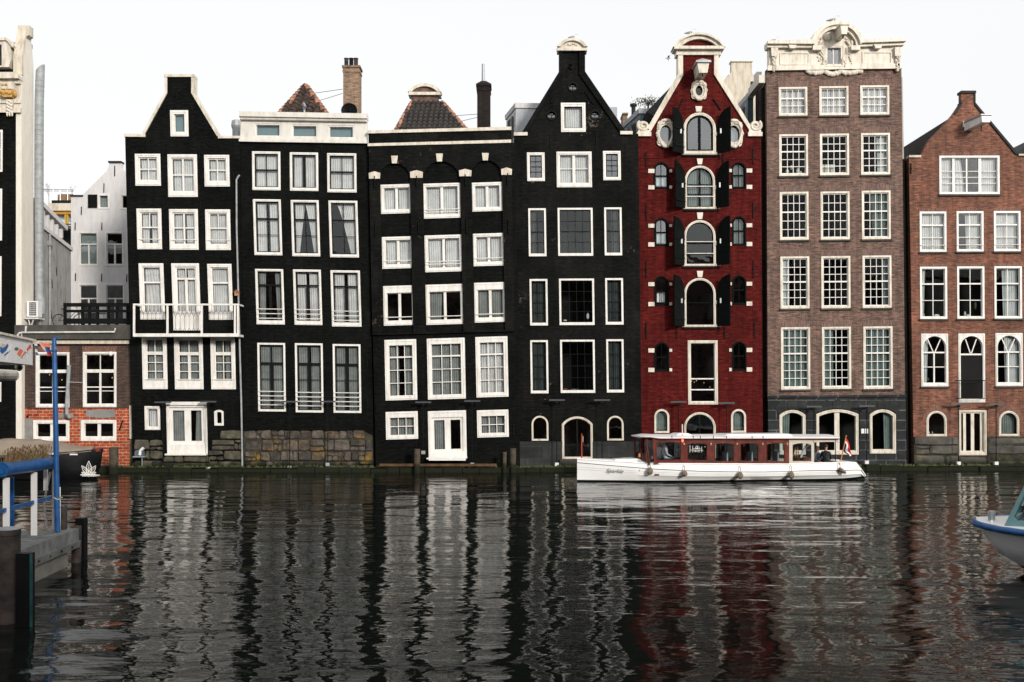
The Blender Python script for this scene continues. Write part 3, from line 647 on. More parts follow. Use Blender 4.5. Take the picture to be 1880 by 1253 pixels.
MB().ext(p3, ia+[(803.5, 170.4), (756, 170.4)], 0, .5).build('tympanum', M['brown'], t)
c = chimney(H, 876, 900, 158, 240, 2.0, M['sootbrick'])
m = MB(); a = at(876, 158, 51); b = at(900, 158, 51); top = at(888, 150, 51.3)
m.loft([[(a.x-.05, 50.95, a.z+.1), (b.x+.05, 50.95, a.z+.1), (b.x+.05, 51.85, a.z+.1), (a.x-.05, 51.85, a.z+.1)], [(top.x-.12, 51.2, top.z), (top.x+.12, 51.2, top.z), (top.x+.12, 51.5, top.z), (top.x-.12, 51.5, top.z)]]); m.build('chimney_cap', M['sootbrick'], c)
MB().tube([at(887.5, 152, 51.3), at(887, 118, 51.3)], [.09, .07], 8).build('flue', M['zinc'], c)
m = MB(); m.tube([R3(835, 213, 2.5), R3(876, 210, 2.1)], .014, 4).tube([R3(846, 223, 2), R3(876, 216, 2.1)], .014, 4); m.build('stay_rod', M['blackiron'], H.root)
# ---- house 4: black, spout gable with worn brick
H4 = House('canal_house', 'tall black brick house with plain worn neck gable and large dark cross-barred windows', 'house', 49.4, 1056, .014, -.003)
H = H4
H.win(1030, 189.3, 1075, 242.8, cas=6, sw=1.4, head=1, foot=1, sc='sash_black', cur='F')
for a, c in (((967.7, 280.5, 1000, 333), None), ((1107.3, 277.8, 1139.6, 331.3), None)):
    H.win(*a, cas=5, sw=1.6, v=[(.5, 1)], h=[(.25, 1), (.5, 1), (.75, 1)], sc='sash_black', foot=1, cur=c, glass='glass_bright')
H.win(1022, 279, 1086.4, 344.3, cas=5.5, sw=1.2, v=[(.49, 5)], h=[(.48, 1)], cur='F', foot=2)
for row, c in (((383, 471, 970.4, 1002.7, 1024.3, 1088.4, 1109.7, 1141.6), ('L', None, 'R2')), ((512.8, 598, 972.8, 1005.5, 1026.8, 1091, 1111.5, 1144.2), ('F', None, 'F')), ((625, 722.5, 974, 1006.5, 1028.8, 1092.2, 1113.5, 1145.2), ('F', None, 'F'))):
    y0, y1, a, b, c0, d, e, f = row; sh = {383: .9, 512.8: .0, 625: .0}[y0]
    for j, (x0, x1) in enumerate(((a, b), (c0, d), (e, f))):
        nv = 3 if j == 1 else 1
        H.win(x0, y0-j*.8, x1, y1-j*.8, cas=3.4, sw=1.4, v=[((q+1)/(nv+1), .8) for q in range(nv)], h=[(.25, .8), (.5, 1.8 if y0 == 383 else .9), (.75, .8)], sc='sash_black', cur=c[j], cm='curtain_d', foot=1.6, head=0, glass='glass' if y0 == 383 else 'glass_dark')
H.win(976, 763.7, 1006.8, 809.4, cas=3.2, sw=1, rise=15, cc='cream', sc='sash_black')
H.win(1114.4, 763.7, 1144.8, 809, cas=3.2, sw=1, rise=15, cc='cream', sc='sash_black')
w = H.win(1031.7, 765, 1088.3, 843, cas=4, sw=1.5, rise=14, v=[(.5, 3)], cc='cream', sc='sash_black', name='front_door')
oc = []
for (x, y) in ((1051.7, 160.5), (1012.6, 212.3), (1092.6, 212)):
    L = [(x+7*math.cos(q*math.pi/8), y+7*math.sin(q*math.pi/8)) for q in range(16)]; O = [(x+9.2*math.cos(q*math.pi/8), y+9.2*math.sin(q*math.pi/8)) for q in range(16)]
    H.holes.append(L); m = MB().ring(H, O, L, -.05, .15).build('round_window', M['blackiron'], H.root)
    MB().ext(H, L, .14, None).build('pane', M['glass_bright'], m)
    q = MB().ext(H, [(x-.5, y-7), (x+.5, y-7), (x+.5, y+7), (x-.5, y+7)], .10, .13).ext(H, [(x-7, y-3), (x+7, y-3), (x+7, y-2), (x-7, y-2)], .10, .13)
    q.ext(H, [(x-6, y+3.6), (x+6, y+3.6), (x+4, y+6.5), (x-4, y+6.5)], .05, .13).build('sash', M['sash_black'], m)
gab = [(953, 868), (943.5, 246), (960, 246), (1028, 134), (1028, 94), (1072, 94), (1072.5, 134), (1148, 246), (1172, 246), (1179, 868)]
H.wall('wall', gab, M['black_worn'])
H.body([(953, 868), (944.5, 248), (962, 248), (1050, 110), (1146, 248), (1168, 248), (1176, 868)], .34, 9, M['darkside'], M['slate'])
m = MB()
m.ext(H, [(957, 246), (1026.5, 132.5), (1026.5, 95), (1031, 95), (1031, 137), (966, 246)], -.1, .45)
m.ext(H, [(1151, 246), (1074, 132.5), (1074, 95), (1063, 95), (1063, 137), (1140, 246)], -.1, .45)
m.build('gable_edge', M['black_worn'], H.root)
m = MB().ext(H, [(943.5, 250.5), (943.5, 244.5), (968.5, 244), (968.5, 250)], -.12, .4).ext(H, [(1138.5, 248), (1138.5, 242), (1161, 242), (1161, 248)], -.12, .4); m.build('eaves_coping', M['cream'], H.root)
oa = arc(1022.5, 1078, 88, 73, 14); ia = arc(1029, 1071.5, 88.5, 77.5, 14)
p = MB().ext(H, oa+[(1078, 90.5), (1022.5, 90.5)], -.12, .45).ext(H, [(1023, 95.5), (1023, 90.8), (1077.5, 90.8), (1077.5, 95.5)], -.2, .45).build('pediment', M['cream'], H.root)
MB().ext(H, oa+ia[::-1], -.24, -.12).build('pediment_moulding', M['cream'], p)
rs = random.Random(3); m = MB()
for i in range(7):
    q = rs.uniform(0, 6); x = 1043+i*2.6; y = 83.5+math.sin(i*1.3)*1.5; m.ell(H.P(x, y, -.13), .05, .04, .05, 8, 5)
m.build('carved_ornament', M['creamstone'], p)
m = MB().tube([H.P(1050, 120, -.02), H.P(1050, 122, -.5)], .05, 6).tube([H.P(1050, 122, -.42), H.P(1049.5, 135, -.42), H.P(1052, 138, -.42)], .025, 6).box(H.P(1047, 0).x, H.P(1053, 0).x, H.Y-.12, H.Y-.002, H.P(0, 128).z, H.P(0, 117).z); m.build('hoist_hook', M['blackiron'], H.root)
H.anchors([(1011, 245, 277), (1095, 244, 276)])
m = MB()
for a, b in (((1026, 167), (1012, 190)), ((1074, 168), (1090, 192))): m.tube([H.P(*a, -.03), H.P(*b, -.03)], .04, 5)
m.build('brace_iron', M['blackiron'], H.root)
H.part('stone_plinth', M['greytile'], [(953, 868), (953, 811), (1032, 811), (1032, 868)], -.05, .0); H.part('stone_plinth', M['greytile'], [(1088, 868), (1088, 811), (1172, 811), (1174, 868)], -.05, .0)
H.part('door_step', M['concrete'], [(1028, 868), (1028, 844), (1092, 844), (1092, 868)], -.2, .1)
def dormer(parent, A, B, C, Ya, Yb, ytop, ybot, fm, side, name='dormer', win=2, roofm='whitewall', band=9):
    """A corner px (near), B far end px of the left face, C right end px of the front face"""
    a = at(A, ytop, Ya); b = at(B, HZ, Yb); c = at(C, ytop, Ya+.05); zt = a.z; zb = at(A, ybot, Ya).z
    b = Vector((b.x, Yb, zt)); d = Vector((c.x, Yb+.05, zt)); zr = zt-band*Ya/F
    m = MB(); P4 = [Vector((p.x, p.y, 0)) for p in (a, c, d, b)]
    cen = sum(P4, Vector())/4; up = lambda z, s_: [cen+(p-cen)*s_+Vector((0, 0, z)) for p in P4]
    o = MB().loft([up(zb, .94), up(zr, .94)]).build(name, M[fm], parent)
    MB().loft([up(zr+.002, 1.0), up(zt, 1.03)]).build('roof_slab', M[roofm], o)
    p0, p1 = up(0, .94)[0], up(0, .94)[3]; dr = (p1-p0); nn = Vector((dr.y, -dr.x, 0)).normalized()
    if nn.x > 0: nn = -nn
    for i in range(win):
        t0 = .12+i*.8/win; t1 = t0+.55/win+.05; q0 = p0+dr*t0+nn*.02; q1 = p0+dr*t1+nn*.02; z0 = zb+.25; z1 = zr-.2
        f = MB()
        for (s0, s1, za, zc) in ((0, .14, z0, z1), (.86, 1, z0, z1), (.14, .86, z1-.1, z1), (.14, .86, z0, z0+.1)):
            e0 = q0.lerp(q1, s0); e1 = q0.lerp(q1, s1); f.hexa([e0+Vector((0, 0, za)), e1+Vector((0, 0, za)), e1-nn*.08+Vector((0, 0, za)), e0-nn*.08+Vector((0, 0, za)), e0+Vector((0, 0, zc)), e1+Vector((0, 0, zc)), e1-nn*.08+Vector((0, 0, zc)), e0-nn*.08+Vector((0, 0, zc))])
        f = f._b('window', M['white'], o)
        MB().add([q0+Vector((0, 0, z0)), q1+Vector((0, 0, z0)), q1+Vector((0, 0, z1)), q0+Vector((0, 0, z1))], [(0, 1, 2, 3)]).build('pane', M['slate'], f)
    return o
dormer(H4.root, 946, 927.5, 990, 51.6, 53.9, 189.5, 262, 'zinc', 1, win=2)
MB().box(at(1119, 0, 53).x, at(1133, 0, 53).x, 53, 53.6, at(0, 260, 53).z, at(0, 197, 53).z).build('chimney', M['zinc'], H4.root)
# ---- house 5: red warehouse with shutters
H5 = House('warehouse', 'deep red brick warehouse with curved pediment, dark arched shutters and carved oval windows', 'house', 49.7, 1285, .008, -.002)
H = H5
big = ((1254.6, 207, 1314.2, 284.6), (1257.2, 304.6, 1312.8, 384.4), (1256, 404.6, 1313.7, 489), (1256, 510.7, 1314, 600.7))
keys = ((1276, 1289, 196, 206), (1279, 1290, 292, 302.5), (1279, 1290.5, 391, 403), (1279, 1290.5, 498, 509.5))
for i, a in enumerate(big):
    if i == 0: w = H.win(*a, cas=5, sw=3.2, rise=30, v=[(.5, 5)], h=[], sc='greenpaint', cc='cream', glass='glass_bright', cur=None, foot=2)
    elif i == 1: w = H.win(*a, cas=4, sw=2, rise=28, v=[(.5, 2.2)], h=[(.42, 1.6), (.68, 1.6)], sc='greenpaint', cc='cream', cur='C', cm='curtain_g')
    elif i == 2: w = H.win(*a, cas=4, sw=1.4, rise=29, v=[], h=[(.5, 2.2)], sc='greenpaint', cc='cream', guard=[444.5, 466], cm='curtain_g')
    else: w = H.win(*a, cas=4, sw=1.4, rise=29, v=[], h=[(.5, 2)], sc='greenpaint', cc='cream')
    if i == 1:
        for gy in (343, 361.5): MB().tube([H.P(1258, gy, -.04), H.P(1312, gy, -.04)], .025, 6).build('guard_bar', M['white'], w)
    if i == 0: MB().ext(H, [(1262, 274.5), (1281, 274.5), (1281, 280), (1262, 280)], .16, .2).ext(H, [(1288, 274.5), (1307, 274.5), (1307, 280), (1288, 280)], .16, .2).build('blind', M['blind'], w)
    x0, x1, y0, y1 = keys[i]; H.part('keystone', M['cream'], [(x0, y0), (x1, y0), (x1-1.7, y1), (x0+1.7, y1)], -.07, .0)
    H.part('iron_sill', M['blackiron'], [(a[0]-2, a[3]+.2), (a[2]+2, a[3]+.2), (a[2]+2, a[3]+3.5), (a[0]-2, a[3]+3.5)], -.10, .05)
    # shutters: half-arch leaves swung open about their hinges
    pw = H.Y/F; W2 = (a[2]-a[0])/2*pw; zb = H.P(0, a[3]-1).z; zt = H.P(0, a[1]-4).z
    for sgn, hx, ang in ((-1, a[0]-.5, 42), (1, a[2]+2.5, 50)):
        hz = H.P(hx, 0).x; L = []; n = 10
        for q in range(n+1):
            u = W2*q/n; L.append((u, zt-W2+math.sqrt(max(0, W2*W2-(W2-u)**2))))
        L = [(0, zb)]+L+[(W2, zb)]
        d = Vector((sgn*math.cos(R(ang)), -math.sin(R(ang)), 0)); nn = Vector((d.y, -d.x, 0))*(.035)
        base = Vector((hz, H.Y-.06, 0)); m = MB()
        fr = [base+d*u+Vector((0, 0, z)) for u, z in L]
        m.loft([[p-nn for p in fr], [p+nn for p in fr]])
        cen = base+d*W2*.5
        sh = m.build('shutter', M['greenpaint'], H.root)
        e = MB()
        for zz in (zb+.35, zb+(zt-zb)*.55): e.tube([base+Vector((0, 0, zz))-nn*1.6, base+d*W2*.9+Vector((0, 0, zz))-nn*1.6], .03, 5)
        e.build('strap_hinge', M['blackiron'], sh)
        h_ = MB(); q = base+d*(W2*.25)+Vector((0, 0, zb+(zt-zb)*.5)); h_.box(q.x-.04, q.x+.04, q.y-.08, q.y+.08, q.z-.12, q.z+.12); h_.build('latch', M['steel'], sh)
        H.part('hinge_block', M['cream'], [(hx-3 if sgn < 0 else hx-2, a[3]-4), (hx+2 if sgn < 0 else hx+6, a[3]-4), (hx+2 if sgn < 0 else hx+6, a[3]), (hx-3 if sgn < 0 else hx-2, a[3])], -.08, 0)
        yy = a[1]+(a[3]-a[1])*.46; xx = a[0]-2 if sgn < 0 else a[2]-1; H.part('hinge_block', M['cream'], [(xx, yy), (xx+3.5, yy), (xx+3.5, yy+7), (xx, yy+7)], -.05, 0)
sm = ((1200, 298, 1228, 347), (1201, 400.4, 1226.6, 452), (1201, 507, 1227.3, 561.7), (1201.3, 628.8, 1228.7, 682))
sr = ((1342.6, 298, 1369.8, 346.6), (1343.6, 397.6, 1369.6, 451.3), (1344, 505.8, 1370.3, 560), (1343.6, 627, 1370.7, 681))
blk = ((311, 318.5, 341, 348.5), (411.6, 418.7, 445.7, 453.4), (518.8, 526, 555, 562.7), (640, 647.7, 675.8, 683.6))
for i in range(4):
    H.win(*sm[i], cas=2.6, sw=1.4, rise=13, v=[(.5, 1.2)], h=[(.52, 2.6)], cc='greenpaint', sc='greenpaint', glass='glass_bright' if i < 2 else 'glass', cur=None, thin=True)
    if i in (0, 1, 2): 
        a = sm[i]; H.part('blind', M['blind'], [(a[0]+6, a[1]+28), (a[2]-6, a[1]+28), (a[2]-6, a[3]-7), (a[0]+6, a[3]-7)], .17, .19)
    H.win(*sr[i], cas=2.6, sw=1.4, rise=13, v=[(.5, 1.2)], h=[(.5, 2.6)], cc='greenpaint', sc='greenpaint', cur='F' if i < 2 else None, cm='curtain_g', thin=True)
    y0, y1, y2, y3 = blk[i]
    for ya, yb in ((y0, y1), (y2, y3)):
        H.part('corner_block', M['cream'], [(1190, ya), (1201.2, ya), (1201.2, yb), (1190, yb)], -.06, 0)
        H.part('corner_block', M['cream'], [(1228.8, ya+.8), (1233.6, ya+.8), (1233.6, yb-1.4), (1228.8, yb-1.4)], -.06, 0)
        H.part('corner_block', M['cream'], [(1370.3, ya-.8), (1380.6, ya-.8), (1380.6, yb-.8), (1370.3, yb-.8)], -.06, 0)
        H.part('corner_block', M['cream'], [(1338.5, ya), (1343.2, ya), (1343.2, yb-1.6), (1338.5, yb-1.6)], -.06, 0)
w = H.win(1263, 625.3, 1317.6, 743, cas=5, sw=1, v=[], h=[(.61, 2.2), (.80, 2.2)], cc='cream', sc='white')
m = MB()
for (x, y) in ((1273, 700), (1278, 702), (1282, 699), (1296, 703), (1307, 711)): m.ell(H.P(x, y, .5), .022, .022, .03, 6, 4)
lampm, n_, b_ = newmat('warm_lamp'); b_.inputs['Emission Color'].default_value = (1, .55, .25, 1); b_.inputs['Emission Strength'].default_value = .35; b_.inputs['Base Color'].default_value = (.8, .5, .3, 1); M['warm'] = lampm
m.build('indoor_lamp', M['warm'], w)
H.win(1201.3, 751.4, 1228.7, 795.3, cas=3.6, sw=1, rise=13.5, cc='cream', sc='sash_black', cur='F', cm='curtain_g')
H.win(1342, 751.4, 1369.6, 794.6, cas=3.6, sw=1, rise=13.5, cc='cream', sc='sash_black', cur='F', cm='curtain_g')
H.win(1255.8, 757, 1314, 846, cas=4, sw=1, rise=25, v=[(.5, 2)], cc='cream', sc='sash_black', name='front_door')
def oval(cx, cy, rx, ry, n=20): return [(cx+rx*math.cos(2*math.pi*i/n), cy+ry*math.sin(2*math.pi*i/n)) for i in range(n)]
for (cx, cy, rx, ry, fx, fy, h) in ((1283, 167.6, 6.5, 9.5, 15.2, 17.5, .16), (1221.8, 246.5, 11, 15.5, 17.5, 25.5, .14), (1346.5, 247, 11, 15.5, 17.5, 25.5, .14)):
    inn = oval(cx, cy, rx, ry, 32); H.holes.append(inn)
    out = []
    for i in range(32):
        t = 2*math.pi*i/32; c, s_ = math.cos(t), math.sin(t); q = (abs(c)**3.2+abs(s_)**3.2)**(-1/3.2)
        wob = 1+.06*math.cos(8*t)+.03*math.cos(12*t+1); out.append((cx+fx*c*q*wob*.97, cy+fy*s_*q*wob*.97))
    o = MB().ring(H, out, inn, -.10, .12).build('oval_window', M['cream'], H.root)
    mid = [(cx+(a[0]-cx)*.55+(b[0]-cx)*.45, cy+(a[1]-cy)*.55+(b[1]-cy)*.45) for a, b in zip(out, inn)]
    m = MB()
    for i in range(32): m.ell(H.P(mid[i][0], mid[i][1], -.10), .07+.035*(i % 4 == 0), .06, .08+.03*(i % 2), 8, 5)
    m.ell(H.P(cx, cy-fy*.93, -.12), .22*fx/17, .09, .10, 10, 6).ell(H.P(cx, cy+fy*.93, -.12), .18*fx/17, .09, .09, 10, 6)
    for sg in (-1, 1):
        m.tube([H.P(cx+sg*fx*(.2+.12*q), cy-fy*(.98-.03*q*q), -.12) for q in range(6)], [.05, .06, .06, .055, .05, .04], 6)
        m.tube([H.P(cx+sg*fx*(.15+.13*q), cy+fy*(.93-.04*q*q), -.12) for q in range(6)], [.05, .06, .06, .055, .05, .04], 6)
    m.build('carving', M['cream'], o, smooth=True)
    MB().ext(H, oval(cx, cy, rx, ry, 32), .10, None).build('pane', M['glass_bright'] if cy > 200 else M['glass'], o)
    if cy > 200: MB().ext(H, oval(cx, cy, rx, ry, 32), .22, None).build('blind', flat('grey_blind', (.3, .33, .36)), o)
H.wall('wall', [(1177, 868), (1171, 250), (1191, 245), (1250, 138), (1250, 100), (1314, 100), (1314, 136), (1384, 240), (1397, 250), (1401, 868)], M['red'])
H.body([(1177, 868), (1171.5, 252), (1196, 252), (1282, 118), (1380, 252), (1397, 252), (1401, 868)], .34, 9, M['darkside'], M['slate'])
m = MB()
m.ext(H, [(1188.5, 235), (1244.5, 137), (1244.5, 101), (1253.5, 101), (1253.5, 140), (1194, 243)], -.09, .5)
m.ext(H, [(1381, 238), (1319, 134), (1319, 101), (1310.5, 101), (1310.5, 138), (1377, 243)], -.09, .5)
m.build('gable_band', M['cream'], H.root)
oa = arc(1237, 1326.5, 89, 66.3, 18); ia = arc(1249, 1316, 88.5, 74.5, 18)
p = MB().ext(H, oa+ia[::-1], -.22, .5).ext(H, [(1236, 94), (1236, 88.7), (1327.5, 88.7), (1327.5, 94)], -.34, .5).ext(H, [(1241, 102.5), (1241, 94.2), (1323, 94.2), (1323, 102.5)], -.13, .5).build('pediment', M['cream'], H.root)
oa2 = arc(1233.5, 1329.5, 90.5, 64.6, 18); ib2 = arc(1237.5, 1325.5, 90.5, 68.2, 18)
MB().ext(H, oa2+ib2[::-1], -.36, .52).build('pediment_moulding', M['cream'], p)
MB().ext(H, ia+[(1316, 88.6), (1249, 88.6)], -.05, .45).build('tympanum', M['red'], p)
for c, s_ in ((1182, 1), (1385.5, -1)):
    m = MB(); m.ext(H, [(c-13, 251.5), (c-13, 244), (c+13, 244), (c+13, 251.5)], -.14, .45).ext(H, [(c-11, 244), (c-11, 240), (c+11, 240), (c+11, 244)], -.10, .4)
    pts = []
    for i in range(26):
        t = i*.42; r = 10.5*(1-i/30); pts.append(H.P(c-s_*1+r*math.cos(t+2.2)*s_, 232+r*.92*math.sin(t+2.2)*-1, -.06))
    m.tube(pts, [.10-.002*i for i in range(26)], 7); m.ext(H, oval(c-s_*1, 232, 10, 9.3, 20), -.02, .3); m.build('scroll', M['cream'], H.root)
m = MB()                                        # hoist box
a = [H.P(1272, 149, 0), H.P(1298, 149, 0)]
z0, z1 = H.P(0, 147).z, H.P(0, 129).z; xa, xb = H.P(1273, 0).x, H.P(1294, 0).x
m.hexa([(xa+.08, H.Y-1.1, z0), (xb-.08, H.Y-1.1, z0), (xb-.08, H.Y-.001, z0), (xa+.08, H.Y-.001, z0), (xa, H.Y-1.1, z1), (xb, H.Y-1.1, z1), (xb, H.Y-.001, z1), (xa, H.Y-.001, z1)])
hb = m.build('hoist_box', M['cream'], H.root)
m = MB(); e = .08; c = (xa+xb)/2
m.loft([[(xa-e, H.Y-1.2, z1+.002), (xb+e, H.Y-1.2, z1+.002), (xb+e, H.Y, z1+.002), (xa-e, H.Y, z1+.002)], [(xa-e, H.Y-1.2, z1+.09), (xb+e, H.Y-1.2, z1+.09), (xb+e, H.Y, z1+.09), (xa-e, H.Y, z1+.09)], [(c-.03, H.Y-.9, z1+.28), (c+.03, H.Y-.9, z1+.28), (c+.03, H.Y, z1+.28), (c-.03, H.Y, z1+.28)]])
m.build('hoist_roof', M['zinc'], hb)
MB().tube([((xa+xb)/2, H.Y-.9, z0+.05), ((xa+xb)/2, H.Y-.9, z0-.12)], .03, 6).build('hook', M['blackiron'], hb)
H.anchors([(1185.5, 280, 306), (1382, 272, 301), (1186.5, 375, 405), (1382.5, 372, 402), (1186, 478, 511), (1383, 478, 511), (1186, 592, 622), (1385, 590, 620), (1242.5, 283, 305), (1327.5, 283, 305), (1242, 600, 622), (1330, 600, 622)])
m = MB()
for a, b in (((1253, 182), (1245, 202)), ((1309, 182), (1323, 203))): m.tube([H.P(*a, -.03), H.P(*b, -.03)], .035, 5)
m.build('brace_iron', M['blackiron'], H.root)
H.part('stone_plinth', M['greytile'], [(1173, 868), (1173, 798), (1256, 798), (1256, 868)], -.05, 0); H.part('stone_plinth', M['greytile'], [(1314, 868), (1314, 798), (1400, 798), (1401, 868)], -.05, 0)
H.part('string_line', M['red'], [(1172, 291.5), (1172, 290), (1396, 291.5), (1396, 293)], -.03, 0)
MB().add([at(1170, 240, 52), at(1187, 205, 51.5), at(1236, 155, 54), at(1240, 240, 51)], [(0, 1, 2, 3)]).build('roof', M['slate'], H.root)
dormer(H5.root, 1173, 1140.5, 1210, 52, 55.2, 199.5, 262, 'zincblue', 1, band=9)
dormer(H5.root, 1373, 1349.5, 1384, 52.3, 54.9, 170.5, 262, 'zincblue', 1, band=9)
# ---- house 6: tall brown brick with cream cornice
H6 = House('canal_house', 'tallest brown brick house with ornate cream arched cornice and fifteen cross-barred windows', 'house', 49.9, 1534, .006, -.02)
H = H6
rows = [((1429.6, 160.3, 1482, 213.5), (1504, 158.8, 1557.4, 212.8), (1579, 157.3, 1632.3, 211.7)), ((1430.3, 247, 1483.2, 323.7), (1505, 246, 1558.5, 322.6), (1580.5, 244.8, 1633.8, 321.5)),
    ((1431.4, 352.7, 1484.3, 441), (1506.3, 352, 1559.6, 440.5), (1582, 350.5, 1634.9, 439.8)), ((1432.6, 471.3, 1485.8, 567), (1507.7, 470.6, 1561, 566.4), (1583.3, 469.6, 1636.5, 565.7)),
    ((1433.6, 601, 1487.2, 715.4), (1509, 600.4, 1562.3, 714.3), (1585, 599.7, 1638.5, 714.3))]
hb_ = [[(.36, 2.4), .68], [.2, (.40, 2.4), .62, .82], [.2, (.41, 2.4), .62, .82], [.17, .33, (.49, 2.6), .66, .83], [.14, .28, (.42, 2.6), .57, .72, .86]]
cu = [('F', 'F', 'F'), (None, None, 'R'), (None, None, 'R2'), ([(0, .28, 0, .28)], None, [(.8, 1, .8, 1)]), ('F', [(0, .42, 0, .42)], 'F')]
for r in range(5):
    for c in range(3):
        a = rows[r][c]; green = (r, c) in ((4, 0), (4, 2), (2, 2), (3, 2), (4, 1))
        H.win(*a, cas=3.6, sw=1.6, v=[(.25, 1), (.5, 1), (.75, 1)], h=hb_[r], cur=cu[r][c], cm='curtain_g' if green else 'curtain', sill='concrete', ky=-.012, cc='cream', sc='white', foot=.6, bw=1.15, glass='glass' if r == 0 else 'glass_dark')
        x0, y0, x1, _ = a; H.part('brick_arch', M['brown_soldier'], [(x0-1, y0-.6), (x0-3.5, y0-10), (x0+(x1-x0)/2, y0-12.5), (x1+3.5, y0-11), (x1+1, y0-1.2), ], -.012, .0)
gw = ((1430, 752, 1480, 836, 10, 1), (1497.5, 751, 1577, 836, 9, 2), (1595.5, 751, 1645.5, 834, 10, 1))
for i, (x0, y0, x1, y1, rs_, nn) in enumerate(gw):
    H.win(x0, y0, x1, y1, cas=6, sw=.8, rise=rs_, v=[(.5, 9)] if nn == 2 else [], cc='cream', sc='cream', foot=2, cur='L' if i == 0 else ('R' if i == 2 else None), cm='curtain_g', ky=0, name='window', glass='glass_dark')
H.wall('wall', [(1409.6, 728), (1407, 128), (1655, 125), (1662, 726)], M['brown'])
H.wall('ground_floor_wall', [(1411, 868), (1409.6, 728.3), (1662, 726.3), (1664, 868)], M['greystone'], -.03, .34)
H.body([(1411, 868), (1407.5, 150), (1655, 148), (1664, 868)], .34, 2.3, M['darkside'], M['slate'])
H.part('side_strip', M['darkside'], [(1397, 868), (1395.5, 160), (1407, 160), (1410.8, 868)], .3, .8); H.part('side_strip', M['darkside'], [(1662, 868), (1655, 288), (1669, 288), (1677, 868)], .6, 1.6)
H.part('side_wall', M['greycream'], [(1655.2, 287.5), (1655, 136), (1665, 136), (1667.5, 287.5)], .55, 6)
H.part('stone_band', M['greystone'], [(1408, 731), (1408, 727), (1663, 725), (1663, 729)], -.10, -.031)
for (x0, y0, x1, y1, rs_, nn) in gw:          # voussoirs
    n = 5 if nn == 2 else 3; a0 = [(x, arc_y(x, x0, y0, x1, rs_)) for x in [x0-3+(x1-x0+6)*i/n for i in range(n+1)]]
    for i in range(n):
        xa = x0-1+(x1-x0+2)*i/n; xb = x0-1+(x1-x0+2)*(i+1)/n; ya = arc_y(min(max(xa, x0), x1), x0, y0, x1, rs_); yb = arc_y(min(max(xb, x0), x1), x0, y0, x1, rs_); cx = (x0+x1)/2
        oa_ = xa+(xa-cx)*.25; ob_ = xb+(xb-cx)*.25
        key = (i == n//2); ht = 17 if not key else 18
        H.part('voussoir', M['greytile'], [(xa+.25, ya-.8), (oa_+.25, ya-ht*.8), ((oa_+ob_)/2, min(ya, yb)-ht), (ob_-.25, yb-ht*.8), (xb-.25, yb-.8), ((xa+xb)/2, arc_y((xa+xb)/2, x0, y0, x1, rs_)-.8)], -.075 if key else -.055, -.031)
for x in (1580.5, 1587.5): H.part('notice_plate', M['white_lo'], [(x, 787.5), (x+5.5, 787.5), (x+5.5, 796), (x, 796)], -.06, -.031)
# entablature
c6 = 1532.5
atw = (1511, 82.4, 1549.7, 128)
sidea = arc(1487, 1580, 86, 46, 24)
face = [(1411.5, 130), (1411.5, 88), (1487, 86)]+sidea[1:-1]+[(1580, 85), (1652.5, 84), (1652.5, 126.8)]
hole = [(1513, 125), (1513, 84.5), (1547.5, 84.5), (1547.5, 125)]
ent = MB().ext(H, face, -.06, .35, 0, [hole]).build('entablature', M['cream'], H.root)
H.win(1511, 82, 1549.7, 126.5, cas=7, sw=1.2, rise=3.5, v=[(.5, 1.5)], cc='cream', sc='white', hole=False, foot=.5, k=0, ky=0, proud=.10, glass='glass_bright', parent=ent, irise=0)
m = MB()
top = [(1405.5, 83.5), (1405.8, 79.8), (1484.5, 79.8)]; 
oarc = [(x, arc_y(x, 1484.5, 43.4, 1582.5, 46)) for x in [1484.5+98*i/28 for i in range(29)]]; oarc = [(x, min(y, 80)) for x, y in oarc]
iarc = [(x, arc_y(x, 1491.5, 50.5, 1575.5, 40)) for x in [1491.5+84*i/28 for i in range(29)]]; iarc = [(x, min(y, 86.5)) for x, y in iarc]
m.ext(H, [(1406, 85.5), (1406, 80), (1485, 78), (1492, 86)], -.42, .35)
m.ext(H, [(1575, 84), (1582, 77.5), (1658, 75.6), (1658, 81)], -.42, .35)
m.ext(H, oarc+iarc[::-1], -.40, .35)
m.build('cornice_moulding', M['cream'], ent)
m = MB()
m.ext(H, [(1406.5, 90.5), (1406.5, 85.7), (1492, 86.2), (1492, 91)], -.26, .33).ext(H, [(1575, 89), (1575, 84.2), (1656.5, 81.2), (1656.5, 86)], -.26, .33)
ia2 = [(x, arc_y(x, 1497, 56.5, 1570, 36)) for x in [1497+73*i/28 for i in range(29)]]
ia2 = [(x, min(y, 92)) for x, y in ia2]; m.ext(H, iarc+ia2[::-1], -.26, -.05)
m.ext(H, [(1408, 131.5), (1408, 122.5), (1511, 121.3), (1511, 130)], -.16, -.055).ext(H, [(1549.8, 129), (1549.8, 120.4), (1654.5, 118.8), (1654.5, 128)], -.16, -.055).ext(H, [(1511.2, 130), (1511.2, 127), (1549.6, 126.8), (1549.6, 129)], -.18, -.055)
m.build('lower_moulding', M['cream'], ent)
m = MB()
for x0, x1, y0, y1 in ((1431, 1485, 98, 120.5), (1582, 1636, 96.5, 119)): 
    m.ring(H, [(x0, y1), (x0, y0), (x1, y0), (x1, y1)], [(x0+2, y1-2), (x0+2, y0+2), (x1-2, y0+2), (x1-2, y1-2)], -.10, -.055)
for x in (1452, 1608): m.ext(H, [(x-8, 86), (x+8, 86), (x+5, 93), (x-5, 93)], -.34, -.055)
for x in (1497, 1567): m.ext(H, [(x-8, 88), (x+8, 88), (x+8, 96), (x-8, 96)], -.34, -.055)
m.build('panel', M['cream'], ent)
m = MB(); rs = random.Random(5)
